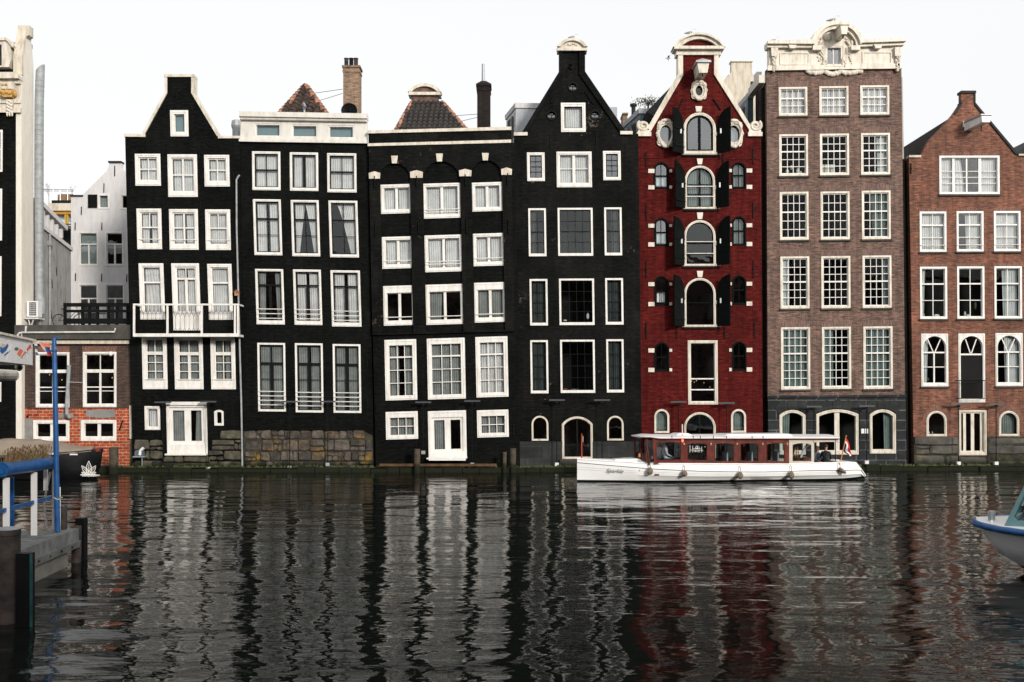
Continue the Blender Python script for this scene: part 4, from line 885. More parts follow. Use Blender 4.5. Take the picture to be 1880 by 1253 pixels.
for x0 in (1413.5, 1639.5):                    # carved consoles with hanging leaves
    m.ext(H, [(x0, 90), (x0+13, 90), (x0+12, 106), (x0+1, 106)], -.24, -.05)
    m.ext(H, [(x0+2, 106), (x0+11, 106), (x0+9.5, 130), (x0+6.5, 134.5), (x0+3.5, 130)], -.16, .0)
    for i in range(26):
        t = i/25; m.ell(H.P(x0+6.5+rs.uniform(-4.5, 4.5)*(1-t*.6), 92+t*40, -.2+t*.04), .06, .06, .07, 6, 4)
for sg in (-1, 1):                             # scrollwork on either side of the attic window
    for k_ in range(2):
        pts = []
        for i in range(16):
            t = i/15; pts.append(H.P(1530.3+sg*(22+8*math.sin(t*5+k_)+k_*3), 76+t*44, -.08))
        m.tube(pts, [.07+.03*math.sin(i*1.2) for i in range(16)], 6)
    for i in range(16): m.ell(H.P(1530.3+sg*(22+rs.uniform(-3, 10)*(.3+i/16)), 72+i*3.1, -.07), .07, .05, .07, 6, 4)
m.ell(H.P(1518, 70, -.05), .25, .12, .22, 10, 6)
H.part('inner_wall', M['dark'], [(1490, 122), (1490, 75), (1570, 75), (1570, 122)], .5, .6)
for i in range(46):                            # carved leafwork hanging below the attic window
    t = i/45; m.ell(H.P(1483+t*96+rs.uniform(-1, 1), 130.5+(6.5 if .3 < t < .72 else 4)*abs(math.sin(t*9.6+.2))+rs.uniform(-1, 1), -.06), .13, .08, .13, 7, 5)
m.build('carved_ornament', M['cream'], ent, smooth=True)
m = MB(); xa, xb = H.P(1531, 0).x, H.P(1545, 0).x; z0, z1 = H.P(0, 76).z, H.P(0, 60).z
m.hexa([(xa+.06, H.Y-1.0, z0), (xb-.06, H.Y-1.0, z0), (xb-.06, H.Y-.05, z0), (xa+.06, H.Y-.05, z0), (xa, H.Y-1.0, z1), (xb, H.Y-1.0, z1), (xb, H.Y-.05, z1), (xa, H.Y-.05, z1)])
m.box(xa-.05, xb+.05, H.Y-1.06, H.Y-.05, z1+.002, z1+.08); hb = m.build('hoist_box', M['cream'], ent)
MB().tube([((xa+xb)/2, H.Y-.8, z0), ((xa+xb)/2, H.Y-.8, z0-.15)], .03, 6).build('hook', M['blackiron'], hb)
m = MB(); a = at(1399, 140, 50.2); m.box(H.P(1407.2, 0).x-.35, H.P(1407.2, 0).x-.02, 50.0, 52.3, a.z-.4, a.z).box(H.P(1407.2, 0).x-.3, H.P(1407, 0).x-.03, 50.7, 51.3, a.z+.002, a.z+.38); m.build('side_cornice', M['creamwall'], H.root)
# ---- house 7: orange brick with dark tiled roof
H7 = House('canal_house', 'orange brick house with pointed chimney gable, triple attic window and arched first floor windows', 'house', 50.3, 1775, .006, -.002)
H = H7
H.win(1724.4, 286.4, 1834.7, 357.3, cas=3.6, sw=1.2, v=[(.22, 4.5), (.46, 2.6), (.70, 5)], h=[(.38, 1), (.56, 1.0), (.74, 1.0)], cur=[(0, .2, 0, .2), (.26, .36, .26, .45), (.74, 1, .74, 1)], sill='concrete', cc='white', bw=1)
r2 = ((1688.3, 388.9, 1737.2, 463), (1756, 388.3, 1805.4, 462.4), (1824.4, 388, 1873.3, 462)); r3 = ((1688.8, 490.2, 1738.6, 586), (1757, 489.6, 1807, 585.6), (1825.4, 489.3, 1875.9, 585.3))
for i, a in enumerate(r2): H.win(*a, cas=3.6, sw=1.2, v=[(.5, 1.2)], h=[(.31, 2.6), (.66, 1.2)], cur=('F', 'R2', 'F')[i], guard=[a[3]-12], sill='concrete')
for i, a in enumerate(r3): H.win(*a, cas=3.6, sw=1.2, v=[(.5, 1.2)], h=[(.31, 2.6), (.66, 1.2)], cur=([(0, .2, 0, .12)], None, [(.3, 1, .36, 1)])[i], sill='concrete', glass='glass_dark')
def fan(x0, y0, x1, y1, cur, kind):
    w = H.win(x0, y0, x1, y1, cas=4, sw=.9, head=.5, irise=24, v=[(.5, 2.6, .34, 1)] if kind == 'w' else [], h=[(.345, 2.6)]+([(.66, 1.4)] if kind == 'w' else []), cur=cur, sill='concrete' if kind == 'w' else None, foot=2 if kind == 'w' else 4, name='window' if kind == 'w' else 'balcony_door', glass='glass_dark')
    gx0, gx1, gy0 = x0+5, x1-5, y0+5.5; gh = y1-4-(y0+4); cy = y0+5.4+(y1-y0-11)*.345; cx = (x0+x1)/2; m = MB()
    for sg in (-1, 1):
        a = (cx+sg*1.0, cy); b = (cx+sg*12, y0+9.5); m.ext(H, [(a[0]-.9, a[1]), (b[0]-.9, b[1]), (b[0]+.9, b[1]), (a[0]+.9, a[1])], .05, .094)
    m.build('fanlight_bars', M['white'], w); return w
fan(1691, 613, 1740.5, 709.8, [(0, .3, 0, .2)], 'w'); fan(1827.4, 612, 1877.2, 709.2, 'R2', 'w')
w = H.win(1759.4, 612.8, 1808.2, 739.2, cas=4, sw=.9, head=.5, irise=20, h=[(.29, 3)], foot=3, name='balcony_door')
m = MB(); cy = 651
for sg in (-1, 1): m.ext(H, [(1783.5+sg-.9, cy-2), (1783.5+sg*10-.9, 623), (1783.5+sg*10+.9, 623), (1783.5+sg+.9, cy-2)], .05, .094)
m.build('fanlight_bars', M['white'], w); MB().ext(H, [(1764, 653), (1804, 653), (1804, 734), (1764, 734)], .035, .08).build('door_leaf', M['dark'], w)
m = MB(); yb = H.Y-.35
def hp(px, py): return at(px, py, yb)
for (a, b) in ((1761, 1808),):
    m.tube([hp(a, 699), hp(b, 699)], .025, 6).tube([hp(a, 732), hp(b, 732)], .02, 6)
    for i in range(13): x = a+(b-a)*i/12; m.tube([hp(x, 699), hp(x, 732)], .011, 4)
    for x in (a, b): m.tube([hp(x, 699), Vector((hp(x, 699).x, H.Y, hp(x, 699).z))], .02, 5).tube([hp(x, 732), Vector((hp(x, 732).x, H.Y, hp(x, 732).z))], .02, 5)
m.build('iron_railing', M['blackiron'], w)
for a in ((1700.6, 754.5, 1737.7, 801.4), (1833.4, 754.5, 1870.8, 801)): 
    H.win(*a, cas=4, sw=1, rise=18, cc='cream', sc='sash_black', cur='F' if a[0] > 1800 else None, cm='curtain_g')
    oo = [(x, arc_y(x, a[0]-8, a[1]-9, a[2]+8, 26)) for x in [a[0]-8+(a[2]-a[0]+16)*i/16 for i in range(17)]]; ii = [(x, arc_y(x, a[0]-.5, a[1]-.6, a[2]+.5, 19)) for x in [a[0]-.5+(a[2]-a[0]+1)*i/16 for i in range(17)]]
    H.part('brick_arch', M['orange_soldier'], oo+ii[::-1], -.02, 0)
for a in r2+r3+((1691, 613, 1740.5, 0), (1759.4, 612.8, 1808.2, 0), (1827.4, 612, 1877.2, 0), (1724.4, 286.4, 1834.7, 0)):
    H.part('brick_arch', M['orange_soldier'], [(a[0]-1, a[1]-.8), (a[0]-2, a[1]-6), (a[2]+2, a[1]-6), (a[2]+1, a[1]-.8)], -.012, 0)
w = H.win(1759.4, 753.5, 1811, 836, cas=4, sw=2, v=[(.16, 5), (.53, 6), (.92, 3)], cc='cream', sc='cream', foot=2, name='front_door')
gb = [(1678, 868), (1668.8, 288), (1690, 288), (1705, 258), (1732, 231), (1752, 208), (1765, 190.5), (1765, 170), (1789.5, 170), (1789.8, 189), (1869, 284), (1884, 284), (1890, 868)]
H.wall('wall', gb, M['orange'])
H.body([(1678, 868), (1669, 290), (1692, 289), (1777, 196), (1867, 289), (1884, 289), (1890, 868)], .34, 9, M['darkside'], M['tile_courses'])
m = MB()
m.ext(H, [(1789.8, 189), (1870, 284.5), (1864, 284.5), (1789, 193.5)], -.07, .4).ext(H, [(1763.5, 172), (1763.5, 167.5), (1791, 167.5), (1791, 172)], -.08, .4).ext(H, [(1788, 190), (1788, 172.2), (1790.5, 172.2), (1790.5, 190)], -.05, .4)
m.ext(H, [(1751, 210), (1764, 191), (1764, 188), (1767, 190), (1754, 211)], -.05, .4)
m.build('gable_coping', M['slate'], H.root)
H.part('eaves_coping', M['creamstone'], [(1668, 290), (1668, 286), (1690, 286), (1690, 290)], -.1, .3); H.part('eaves_coping', M['creamstone'], [(1869, 287), (1869, 283.5), (1886, 283.5), (1886, 287)], -.1, .3)
m = MB(); y = H.Y
P0 = [(1768.5, 225), (1768.5, 233.5), (1790, 233.5), (1790, 224)]
m.ext(H, [(1767.5, 234), (1767.5, 223.5), (1789, 223.5), (1789, 234)], -.05, .0)
a0 = H.P(1777, 0); zt, zb = H.P(0, 224.5).z, H.P(0, 241).z
m.hexa([(a0.x-.12+.28, y-1.2, zb+.12), (a0.x+.55, y-1.2, zb+.12), (a0.x+.2, y, zb+.0), (a0.x-.18, y, zb+.0), (a0.x-.12+.24, y-1.2, zt), (a0.x+.58, y-1.2, zt), (a0.x+.2, y, zt-.05), (a0.x-.18, y, zt-.05)])
hb = m.build('hoist_beam', M['white'], H.root)
MB().hexa([(a0.x+.06, y-1.27, zt+.003), (a0.x+.64, y-1.27, zt+.003), (a0.x+.26, y, zt-.045), (a0.x-.24, y, zt-.045), (a0.x+.06, y-1.27, zt+.06), (a0.x+.64, y-1.27, zt+.06), (a0.x+.26, y, zt+.015), (a0.x-.24, y, zt+.015)]).build('hoist_roof', M['zinc'], hb)
MB().tube([(a0.x+.3, y-.8, zb+.05), (a0.x+.3, y-.8, zb-.22)], .025, 6).build('hook', M['blackiron'], hb)
H.part('plinth_base', M['mossstone'], [(1678, 868), (1677, 802), (1759, 802), (1759, 868)], -.03, 0); H.part('plinth_base', M['mossstone'], [(1812, 868), (1812, 802), (1889, 802), (1890, 868)], -.03, 0); H.part('plinth_base', M['mossstone'], [(1759.2, 868), (1759.2, 837), (1811.8, 837), (1811.8, 868)], -.03, 0)
rubble(H, 'stone_plinth', M['plinth7'], [(802, 818, 1678, 1759, 70), (818, 835, 1678, 1759, 45), (835, 866, 1678, 1759, 60), (803, 818, 1812, 1890, 70), (818, 835, 1812, 1890, 45), (835, 866, 1812, 1890, 60), (838, 866, 1759.5, 1811.5, 50)], -.06, 9)
H.anchors([(1672, 300, 320)])
# ---- house 8 sliver at the right edge
H8 = House('canal_house', 'house at the right edge of which only a dark roof corner shows', 'house', 50.5, 1930, 0, 0)
H8.wall('wall', [(1891, 868), (1885.5, 286), (1990, 286), (1990, 868)], M['orange'])
H8.body([(1891, 868), (1870, 283), (1886, 270), (1935, 235), (1990, 270), (1990, 868)], .34, 9, M['darkside'], M['slate'])
H8.part('gable_face', M['slate'], [(1869, 284), (1884, 270), (1935, 235), (1990, 270), (1990, 284)], .3, .5)

def bits(Hs, name, lst, win_label):
    m = {}
    for (x, y, rx, rz, mat) in lst:
        MB().ell(Hs.P(x, y, .27), rx, .05, rz, 8, 6).build(name, M[mat] if mat in M else mat, Hs.root)
flat('pot_white', (.5, .5, .5)); flat('amber_cloth', (.45, .24, .03)); flat('red_pot', (.35, .02, .02)); flat('leaf_dark', (.03, .05, .02)); flat('pale_paper', (.6, .58, .52))
bits(H4, 'window_ornament', [(1128, 573, .16, .05, 'amber_cloth'), (1133, 577, .12, .05, 'amber_cloth'), (1122, 583, .08, .07, 'pot_white'), (1130, 586, .14, .04, 'pot_white'), (1137, 584, .07, .04, 'pale_paper'), (979, 587, .07, .05, 'red_pot'), (993, 588, .05, .04, 'pot_white'), (1080, 580, .08, .16, 'pot_white'), (1038, 588, .1, .04, 'pale_paper'), (1056, 716, .3, .035, 'pale_paper'), (1038, 715, .12, .05, 'red_pot')], '')
bits(H6, 'window_ornament', [(1448, 313, .09, .12, 'pot_white'), (1467, 312, .07, .16, 'pot_white'), (1473, 315, .07, .07, 'pale_paper'), (1456, 306, .1, .12, 'pot_white'), (1435, 316, .05, .05, 'pot_white'), (1551, 313, .09, .07, 'amber_cloth'), (1598, 318, .05, .05, 'pot_white'), (1530, 561, .16, .05, 'pale_paper')], '')
bits(H7, 'window_ornament', [(1699, 578, .07, .1, 'pot_white'), (1724, 579, .15, .07, 'pale_paper'), (1776, 576, .06, .13, 'pot_white'), (1782, 579, .13, .06, 'pale_paper'), (1795, 560, .07, .22, 'leaf_dark'), (1706, 697, .12, .1, 'leaf_dark'), (1710, 796, .03, .1, 'pot_white'), (1716, 796, .03, .1, 'pot_white'), (1845, 796, .03, .1, 'pot_white')], '')
H6.part('window_ornament', flat('white_crate', (.5, .48, .42)), [(1511, 316), (1511, 300), (1536, 300), (1536, 316)], .27, .4)
# ---- low brick building with roof terrace
H0 = House('low_building', 'low brown brick building with bright orange brick foot under a dark concrete terrace edge', 'building', 49.3, 140, 0, 0)
H = H0
for a in ((66, 647, 127.7, 748.5), (152.5, 646.4, 214, 748)):
    w = H.win(*a, cas=4, sw=1.6, v=[(.5, 1.5, 0, .3), (.5, 3.5, .36, 1)], h=[(.33, 6), (.66, 2), (.74, 1.2)], foot=1)
    m = MB(); rs = random.Random(int(a[0]))
    for i in range(3): m.ell(H.P(rs.uniform(a[0]+12, a[2]-12), rs.uniform(675, 705), rs.uniform(.5, .9)), .03, .03, .04, 6, 4)
    m.build('indoor_lamp', M['warm'], w)
for a in ((61.3, 772, 127.7, 810.4), (148.7, 771.6, 214, 810)): H.win(*a, cas=6, sw=1, v=[(.5, 6)], foot=1.5)
H.wall('wall', [(37, 751), (36, 632), (243, 632), (243, 750)], M['lowbrick'])
H.wall('painted_brick_foot', [(36, 868), (37, 751.2), (243, 750.2), (246, 868)], M['paintedbrick'])
H.body([(36, 868), (36, 600), (243, 600), (246, 868)], .34, 8, M['darkside'], M['concrete'], inner=True)
H.part('terrace_edge', M['concrete'], [(33, 624), (33, 598), (244, 597.5), (244, 624)], -.35, .4); H.part('beam', M['creamstone'], [(60, 632), (60, 625.5), (240, 625.5), (240, 632)], -.2, .4)
H.part('cement_patch', M['render_grey'], [(35, 816), (35, 771), (38, 768), (60, 769), (60.5, 814)], -.03, 0)
H.part('cement_patch', M['render_grey'], [(160, 766), (158, 754), (178, 752.5), (211, 752.5), (212, 766), (190, 768)], -.025, 0)
H.part('cement_patch', M['render_grey'], [(105, 768), (104, 761), (134, 760), (136, 767)], -.025, 0)
H.part('brick_arch', M['orange_soldier'], [(66, 646.5), (65, 636), (128, 636), (128, 646.5)], -.02, 0); H.part('brick_arch', M['orange_soldier'], [(152, 646), (151, 636), (215, 636), (214, 646)], -.02, 0)
H.part('corner_pilaster', M['creamstone'], [(239, 806), (238.5, 745), (244.5, 745), (246, 770), (245.5, 800), (243, 806)], -.09, 0); H.part('corner_pilaster', M['oldwood'], [(239, 868), (239, 806.5), (244, 806.5), (245, 868)], -.06, 0)
m = MB(); m.tube([H.P(40, 640, -.45), H.P(41, 616, -.45), H.P(44, 613, -.45), H.P(55, 611, -.45), H.P(56, 600, -.45)], .05, 7).tube([H.P(48, 626, -.45), H.P(48, 612, -.45), H.P(217, 611, -.45), H.P(218.5, 604, -.45)], .045, 7); m.build('waste_pipe', M['whitepipe'], H.root)
m = MB(); m.tube([H.P(132.5, 673, -.35), H.P(128.5, 740, -.35), H.P(128.5, 760, -.35), H.P(131, 766, -.25), H.P(131, 767, 0)], .085, 10).tube([H.P(132.6, 671, -.35), H.P(132.4, 674, -.35)], .10, 10).tube([H.P(133, 702, -.35), H.P(151, 703, -.02)], .02, 5); m.build('steel_flue', M['flue'], H.root)
m = MB(); m.ell(H.P(205, 651, -.12), .09, .09, .09).box(H.P(202, 0).x, H.P(208, 0).x, H.Y-.1, H.Y-.04, H.P(0, 652).z, H.P(0, 646).z); m.build('security_camera', M['white_lo'], H.root)
H.part('drain_hole', M['dark'], oval(50.5, 765, 2.2, 2, 10), -.04, 0); MB().tube([H.P(226, 773, -.05), H.P(220, 789, -.05)], .035, 5).build('brace_iron', M['blackiron'], H.root)
# terrace railing
m = MB(); z = lambda py: at(0, py, 49.6).z; x = lambda px: at(px, 0, 49.6).x
tr = thing('terrace_railing', 'black plank railing on the terrace above the low brick building', 'railing', (x(180), 49.6, z(598)))
for (ya, yb) in ((556.5, 563.5), (569, 574), (585, 595)): m.box(x(116), x(239), 49.6, 49.65, z(yb), z(ya))
m.build('plank', M['blackiron'], tr)
for px in (118, 150, 163, 178, 198, 213, 233): MB().box(x(px-2.3), x(px+2.3), 49.652, 49.74, z(598), z(557)).build('post', M['blackiron'], tr)
c = MB(); YY = 50.6; rs = random.Random(4)
bx = thing('bicycle', 'dark bicycle parked behind the black terrace railing', 'bicycle', (at(128, 0, YY).x, YY, at(0, 598, 49.3).z)); z0 = at(0, 598, 49.3).z
for dx in (-.55, .5):
    cc = Vector((bx.location.x+dx, YY, z0+.34)); w_ = MB().tube([cc+Vector((.32*math.cos(q*math.pi/8), 0, .32*math.sin(q*math.pi/8))) for q in range(17)], .022, 5)
    for q in range(8): w_.tube([cc, cc+Vector((.31*math.cos(q*.785), 0, .31*math.sin(q*.785)))], .004, 3)
    w_.build('wheel', M['blackiron'], bx)
b_ = bx.location; V = lambda a, h: Vector((b_.x+a, YY, z0+h))
MB().tube([V(-.55, .34), V(-.15, .34), V(-.28, .9)], .02, 5).tube([V(-.15, .34), V(.38, .85), V(-.25, .8)], .02, 5).tube([V(.5, .34), V(.36, .98), V(.3, 1.02)], .02, 5).tube([V(-.55, .34), V(-.26, .82)], .012, 5).build('bicycle_frame', flat('bicycle_paint', (.05, .05, .055), .4), bx)
MB().ell(V(-.29, .93), .14, .08, .035).build('saddle', M['blackiron'], bx); MB().tube([V(.3, 1.03)+Vector((0, -.25, 0)), V(.34, 1.05), V(.3, 1.03)+Vector((0, .25, 0))], .015, 5).build('handlebar', M['steel'], bx)
tb = thing('garden_table', 'small pale table behind the terrace railing in front of the white gabled house', 'table', (at(172, 0, 50.9).x, 50.9, z0)); bx_, = (tb.location.x,)
MB().box(bx_-.7, bx_+.7, 50.5, 51.3, z0+.72, z0+.77).build('table_top', M['whitepipe'], tb)
for sx in (-.62, .62):
    for sy in (50.55, 51.2): MB().box(bx_+sx-.03, bx_+sx+.03, sy, sy+.06, z0, z0+.72).build('leg', M['whitepipe'], tb)
# ---- left black building
HL = House('corner_building', 'tall black fronted building at the left edge with cream side wall and gilded console', 'building', 49.0, 0, -.004, 0)
H = HL
for a in ((-42, 239, 5, 316), (-42, 347, 4, 442), (-42, 471, 3, 581)): H.win(*a, cas=3.5, sw=1.4, v=[(.5, 1.5)], h=[(.45, 2)])
H.win(-60, 702, 2.5, 738, cas=2, sw=1)
H.wall('wall', [(-190, 868), (-190, 208), (40, 208), (38.5, 400), (36, 868)], M['black'])
H.part('frieze', M['cream'], [(-190, 208), (-190, 145), (39, 145), (39.8, 208)], -.05, .32)
m = MB().ext(H, [(-190, 149), (-190, 138), (36.5, 138), (41, 143), (41, 149)], -.45, .1).ext(H, [(-190, 156), (-190, 149.2), (39.8, 149.2), (39.8, 156)], -.22, .1).ext(H, [(-190, 208.5), (-190, 200), (40.5, 200), (40.5, 208.5)], -.16, -.05).ext(H, [(-190, 191), (-190, 186), (40, 186), (40, 191)], -.12, -.05); m.build('cornice', M['cream'], H.root)
m = MB()
m.ext(H, [(8, 156), (31, 156), (31, 168), (8, 168)], -.4, -.05).ext(H, [(14, 185), (28, 185), (25, 206), (17, 206)], -.2, -.05)
for i in range(12): m.ell(H.P(21+4*math.sin(i*2.1), 188+i*2, -.22), .07, .05, .07, 6, 4)
for sx in (17, 21.5, 26): m.ell(H.P(sx, 212, -.2), .05, .05, .12, 6, 5)
co = m.build('console', M['cream'], H.root)
m = MB(); m.ext(H, [(7, 168), (31, 168), (30, 175), (27, 182), (11, 182), (8, 175)], -.34, -.05)
for i in range(8): m.ell(H.P(8.5+i*3, 171+3*abs(math.sin(i*.9)), -.36), .06, .06, .12, 6, 5)
m.ell(H.P(13, 160, -.42), .07, .05, .07).ell(H.P(19, 160, -.42), .07, .05, .07).ell(H.P(6, 175, -.2), .12, .1, .16).ell(H.P(31, 175, -.2), .1, .1, .14); m.build('gilded_mask', M['gold'], co)
# side wall (faces right, recedes), with parapet gable
xs = at(40.8, 0, 49).x; m = MB(); zt = at(0, 104, 49).z
za = at(0, 42, 49.6).z
prof = [(49.0, -1), (49.0, at(0, 140, 49).z), (49.02, at(0, 104, 49).z), (49.9, za-.02), (49.9, za+.0), (50.6, za-.1), (50.6, -1)]
m.loft([[(xs+.62, 49+.0, -1), (xs+.62, 49.0, at(0, 105, 49).z)], ], False, False) if 0 else None
L = [(48.985, -1.), (48.985, at(0, 108, 49).z), (49.35, at(0, 62, 49).z), (49.45, at(0, 44, 49).z), (49.85, at(0, 44, 49).z), (50.2, at(0, 105, 49).z), (50.2, -1.)]
MB().loft([[(xs-.02, y_, z_) for y_, z_ in L], [(xs-.3, y_, z_) for y_, z_ in L]]).build('side_wall', M['creamwall'], H.root)
L2 = [(48.95, at(0, 138, 49).z), (48.95, at(0, 105, 49).z), (49.42, at(0, 42, 49).z), (49.88, at(0, 42, 49).z), (49.88, at(0, 48, 49).z), (49.5, at(0, 48, 49).z), (49.1, at(0, 106, 49).z), (49.1, at(0, 138, 49).z)]
MB().loft([[(xs+.02, y_, z_) for y_, z_ in L2], [(xs-.42, y_, z_) for y_, z_ in L2]]).build('parapet_coping', M['creamstone'], H.root)
H.part('roof_scroll', M['creamstone'], [(27, 42), (47, 42), (47, 60), (40, 64), (31, 63), (27, 55)], .35, .8)
tileroof(H.P(-190, 140, .15), H.P(31.5, 140, .15), H.P(29, 63, 1.6), H.P(-190, 63, 1.6), 40, 12, 'tiled_roof', M['slate'], H.root, .07)
H.part('roof_ridge', M['zinc'], [(-190, 66), (-190, 58), (26, 58), (26, 66)], 1.5, 1.9)
d0 = H.part('dormer', M['cream'], [(-40, 124), (-40, 80), (-36, 74), (14, 74), (25, 86), (20, 88), (21, 110), (17, 124)], -.05, 1.5)
H.part('pane', M['slate'], [(-20, 121), (-20, 83), (4, 83), (4, 121)], -.07, -.04, parent=d0)
H.part('dormer_trim', M['cream'], [(-42, 78), (-37, 71), (15, 71), (28, 86), (25, 89), (14, 76), (-36, 76)], -.14, 1.3, parent=d0)
m = MB(); m.box(at(-190, 0, 51).x, xs-.9, 50.9, 51.1, -1, at(0, 140, 51).z); m.build('back_wall', M['darkside'], H.root)
H.anchors([(21, 236, 258), (20, 400, 425), (19, 520, 545)])
# flue pipe on the side wall
fl = thing('flue_pipe', 'tall galvanised flue pipe rising beside the cream side wall', 'pipe', (at(72, 0, 50.3).x, 50.3, at(0, 548, 50.3).z))
xx = lambda px: at(px, 0, 50.3).x; zz = lambda py: at(0, py, 50.3).z
m = MB(); r_ = .215; n = 16; c0 = [(xx(72.3), 545), (xx(71.5), 330), (xx(72), 190), (xx(74), 126)]
rings = []
for (cx_, py) in c0: rings.append([Vector((cx_+r_*math.cos(2*math.pi*q/n), 50.3+r_*math.sin(2*math.pi*q/n), zz(py))) for q in range(n)])
for q in range(n): rings[-1][q].z += (rings[-1][q].x-xx(74))*.9
m.loft(rings, True, True); m.build('pipe', M['flue'], fl, smooth=False); autosmooth(fl.children[0])
m = MB()
for py in list(range(150, 540, 9)):
    f_ = (545-py)/(545-126); cx_ = xx(72.3)+(xx(72)-xx(72.3))*f_
    if py > 190: pass
    t_ = 0
    for (a, b) in zip(c0, c0[1:]):
        if b[1] <= py <= a[1]: t_ = (a[1]-py)/(a[1]-b[1]); cx_ = a[0]+(b[0]-a[0])*t_
    m.lathe((cx_, 50.3, zz(py)), [(r_, -.012), (r_+.010, 0), (r_, .012)], 14)
m.build('seam_rings', M['flue'], fl)
m = MB(); m.tube([Vector((xx(72.3), 50.3, zz(545))), Vector((xx(73.5), 50.3, zz(553))), Vector((xx(76.5), 50.2, zz(563))), Vector((xx(77), 50.2, zz(578)))], [.215, .24, .22, .2], 12); m.build('pipe_elbow', M['flue'], fl)
ac = thing('air_conditioner', 'white air conditioner unit on brackets at the foot of the flue pipe', 'air conditioner', (at(60, 0, 49.3).x, 49.3, at(0, 582, 49.3).z))
ax = lambda px: at(px, 0, 49.3).x; az = lambda py: at(0, py, 49.3).z
MB().box(ax(49), ax(69.5), 49.3, 49.75, az(582), az(553)).build('casing', M['white_lo'], ac)
m = MB()
for i in range(5):
    for j in range(7): m.box(ax(54+i*2.6), ax(55.9+i*2.6), 49.285, 49.305, az(579.5-j*3.6), az(577-j*3.6))
m.build('grille', M['blackiron'], ac)
m = MB(); m.box(ax(46), ax(72), 49.2, 49.9, az(586.5), az(583.5)).tube([(ax(52), 49.3, az(586)), (ax(55), 49.3, az(597))], .03, 5).tube([(ax(62), 49.3, az(586)), (ax(58), 49.3, az(597))], .03, 5); m.build('bracket', M['whitepipe'], ac)
# grey receding side house
x0 = -24.1; gh = thing('side_house', 'stained grey rendered house wall receding behind the flue pipe', 'house', (x0-2, 53, 0))
zA, zB = 12.45, 11.75; ya, yb_ = 50.9, 54.4
m = MB(); m.add([(x0, ya, 5), (x0, yb_, 5), (x0, yb_, zB), (x0, ya, zA)], [(0, 1, 2, 3)]); m.hexa([(x0-4, ya, 5), (x0-.001, ya, 5), (x0-.001, yb_, 5), (x0-4, yb_, 5), (x0-4, ya, zA), (x0-.001, ya, zA), (x0-.001, yb_, zB), (x0-4, yb_, zB)]); m.build('wall', M['greywall'], gh)
MB().hexa([(x0-.05, ya, zA-.15), (x0+.12, ya, zA-.15), (x0+.12, yb_, zB-.15), (x0-.05, yb_, zB-.15), (x0-.05, ya, zA+.06), (x0+.12, ya, zA+.06), (x0+.12, yb_, zB+.06), (x0-.05, yb_, zB+.06)]).build('ledge', M['whitewall'], gh)
m = MB()
zC, zD = 13.75, 12.85; y2 = 53.9
m.hexa([(x0-4, ya, zA+.07), (x0-.35, ya, zA+.07), (x0-.35, y2, zB+.1), (x0-4, y2, zB+.1), (x0-4, ya, zC-.2), (x0-.35, ya, zC-.2), (x0-.35, y2, zD-.2), (x0-4, y2, zD-.2)]); m.build('attic_wall', M['dark'], gh)
for i in range(6):
    y_ = ya+.05+i*.52; MB().box(x0-.36, x0-.1, y_, y_+.13, zA-.25, 13.5-i*.16).build('fin', M['whitewall'], gh)
MB().hexa([(x0-4, ya-.2, zC-.2), (x0+.05, ya-.2, zC-.2), (x0+.05, y2, zD-.2), (x0-4, y2, zD-.2), (x0-4, ya-.2, zC+.05), (x0+.05, ya-.2, zC+.05), (x0+.05, y2, zD+.05), (x0-4, y2, zD+.05)]).build('roof', M['whitewall'], gh)
m = MB(); p_ = at(87.5, 430, 51.6); m.tube([Vector((x0+.1, 51.7, 12.1)), Vector((x0+.1, 51.7, 5.5))], .06, 7).box(x0-.02, x0+.22, 51.58, 51.82, 11.5, 11.75); m.build('downpipe', M['greypipe'], gh)
m = MB()
for (y_, z_) in ((52.1, 9.8), (52.6, 10.5), (52.0, 8.2), (52.7, 7.0), (53.3, 6.9)): m.tube([(x0+.02, y_, z_), (x0+.02, y_+.08, z_-.45)], .02, 4)
m.build('wall_anchor', M['blackiron'], gh)
# white back house
HW = House('rear_house', 'white rendered house with stepped neck gable standing behind the low building', 'house', 58, 190, .01, 0)
H = HW
for a in ((179.7, 357, 200.7, 384),): H.win(*a, cas=2.6, sw=.8, glass='glass_bright', cur='F')
for a, c in (((144, 426, 180.5, 488.4), 'F'), ((193, 426, 227.3, 488.4), None), ((144, 521.5, 180.5, 597), None), ((193, 521.5, 229, 597), None)):
    H.win(*a, cas=2.6, sw=1.2, v=[(.5, 3, .36, 1)], h=[(.34, 2.4)], glass='glass_bright', cur=c)
H.win(221, 357, 240, 385, cas=2.6, sw=.8)
H.part('shutter', M['blackiron'], [(162.5, 382), (162.5, 358), (179, 358), (179, 382)], -.08, -.03)
H.wall('wall', [(117, 640), (117, 460), (130.4, 455), (130.4, 360.5), (152.2, 360.5), (152.2, 357.5), (196, 314), (200.3, 304), (200.5, 299), (222.5, 299), (223, 308), (229, 315), (260, 357), (260, 640)], M['whitewall'])
H.body([(117, 640), (117, 462), (131, 456), (131, 362), (154, 361), (211, 305), (259, 361), (260, 640)], .34, 8, M['darkside'], M['slate'])
m = MB().ext(H, [(129.5, 361), (129.5, 358.8), (153, 358.8), (153, 361)], -.1, .4).ext(H, [(199.5, 299.5), (199.5, 296.5), (223.5, 296.5), (223.5, 299.5)], -.1, .4); m.build('coping', M['slate'], H.root)
m = MB()
for (x_, y0, y1) in ((211, 305, 324), (191.3, 337, 354), (149.8, 380, 395), (138.5, 409, 423), (187.5, 409, 423), (139, 502, 516), (187, 503, 517), (233, 504, 518)): m.ext(H, [(x_-.5, y0), (x_+.5, y0), (x_+.3, y1), (x_-.9, y1)], -.05, -.0)
m.build('wall_anchor', M['blackiron'], H.root)
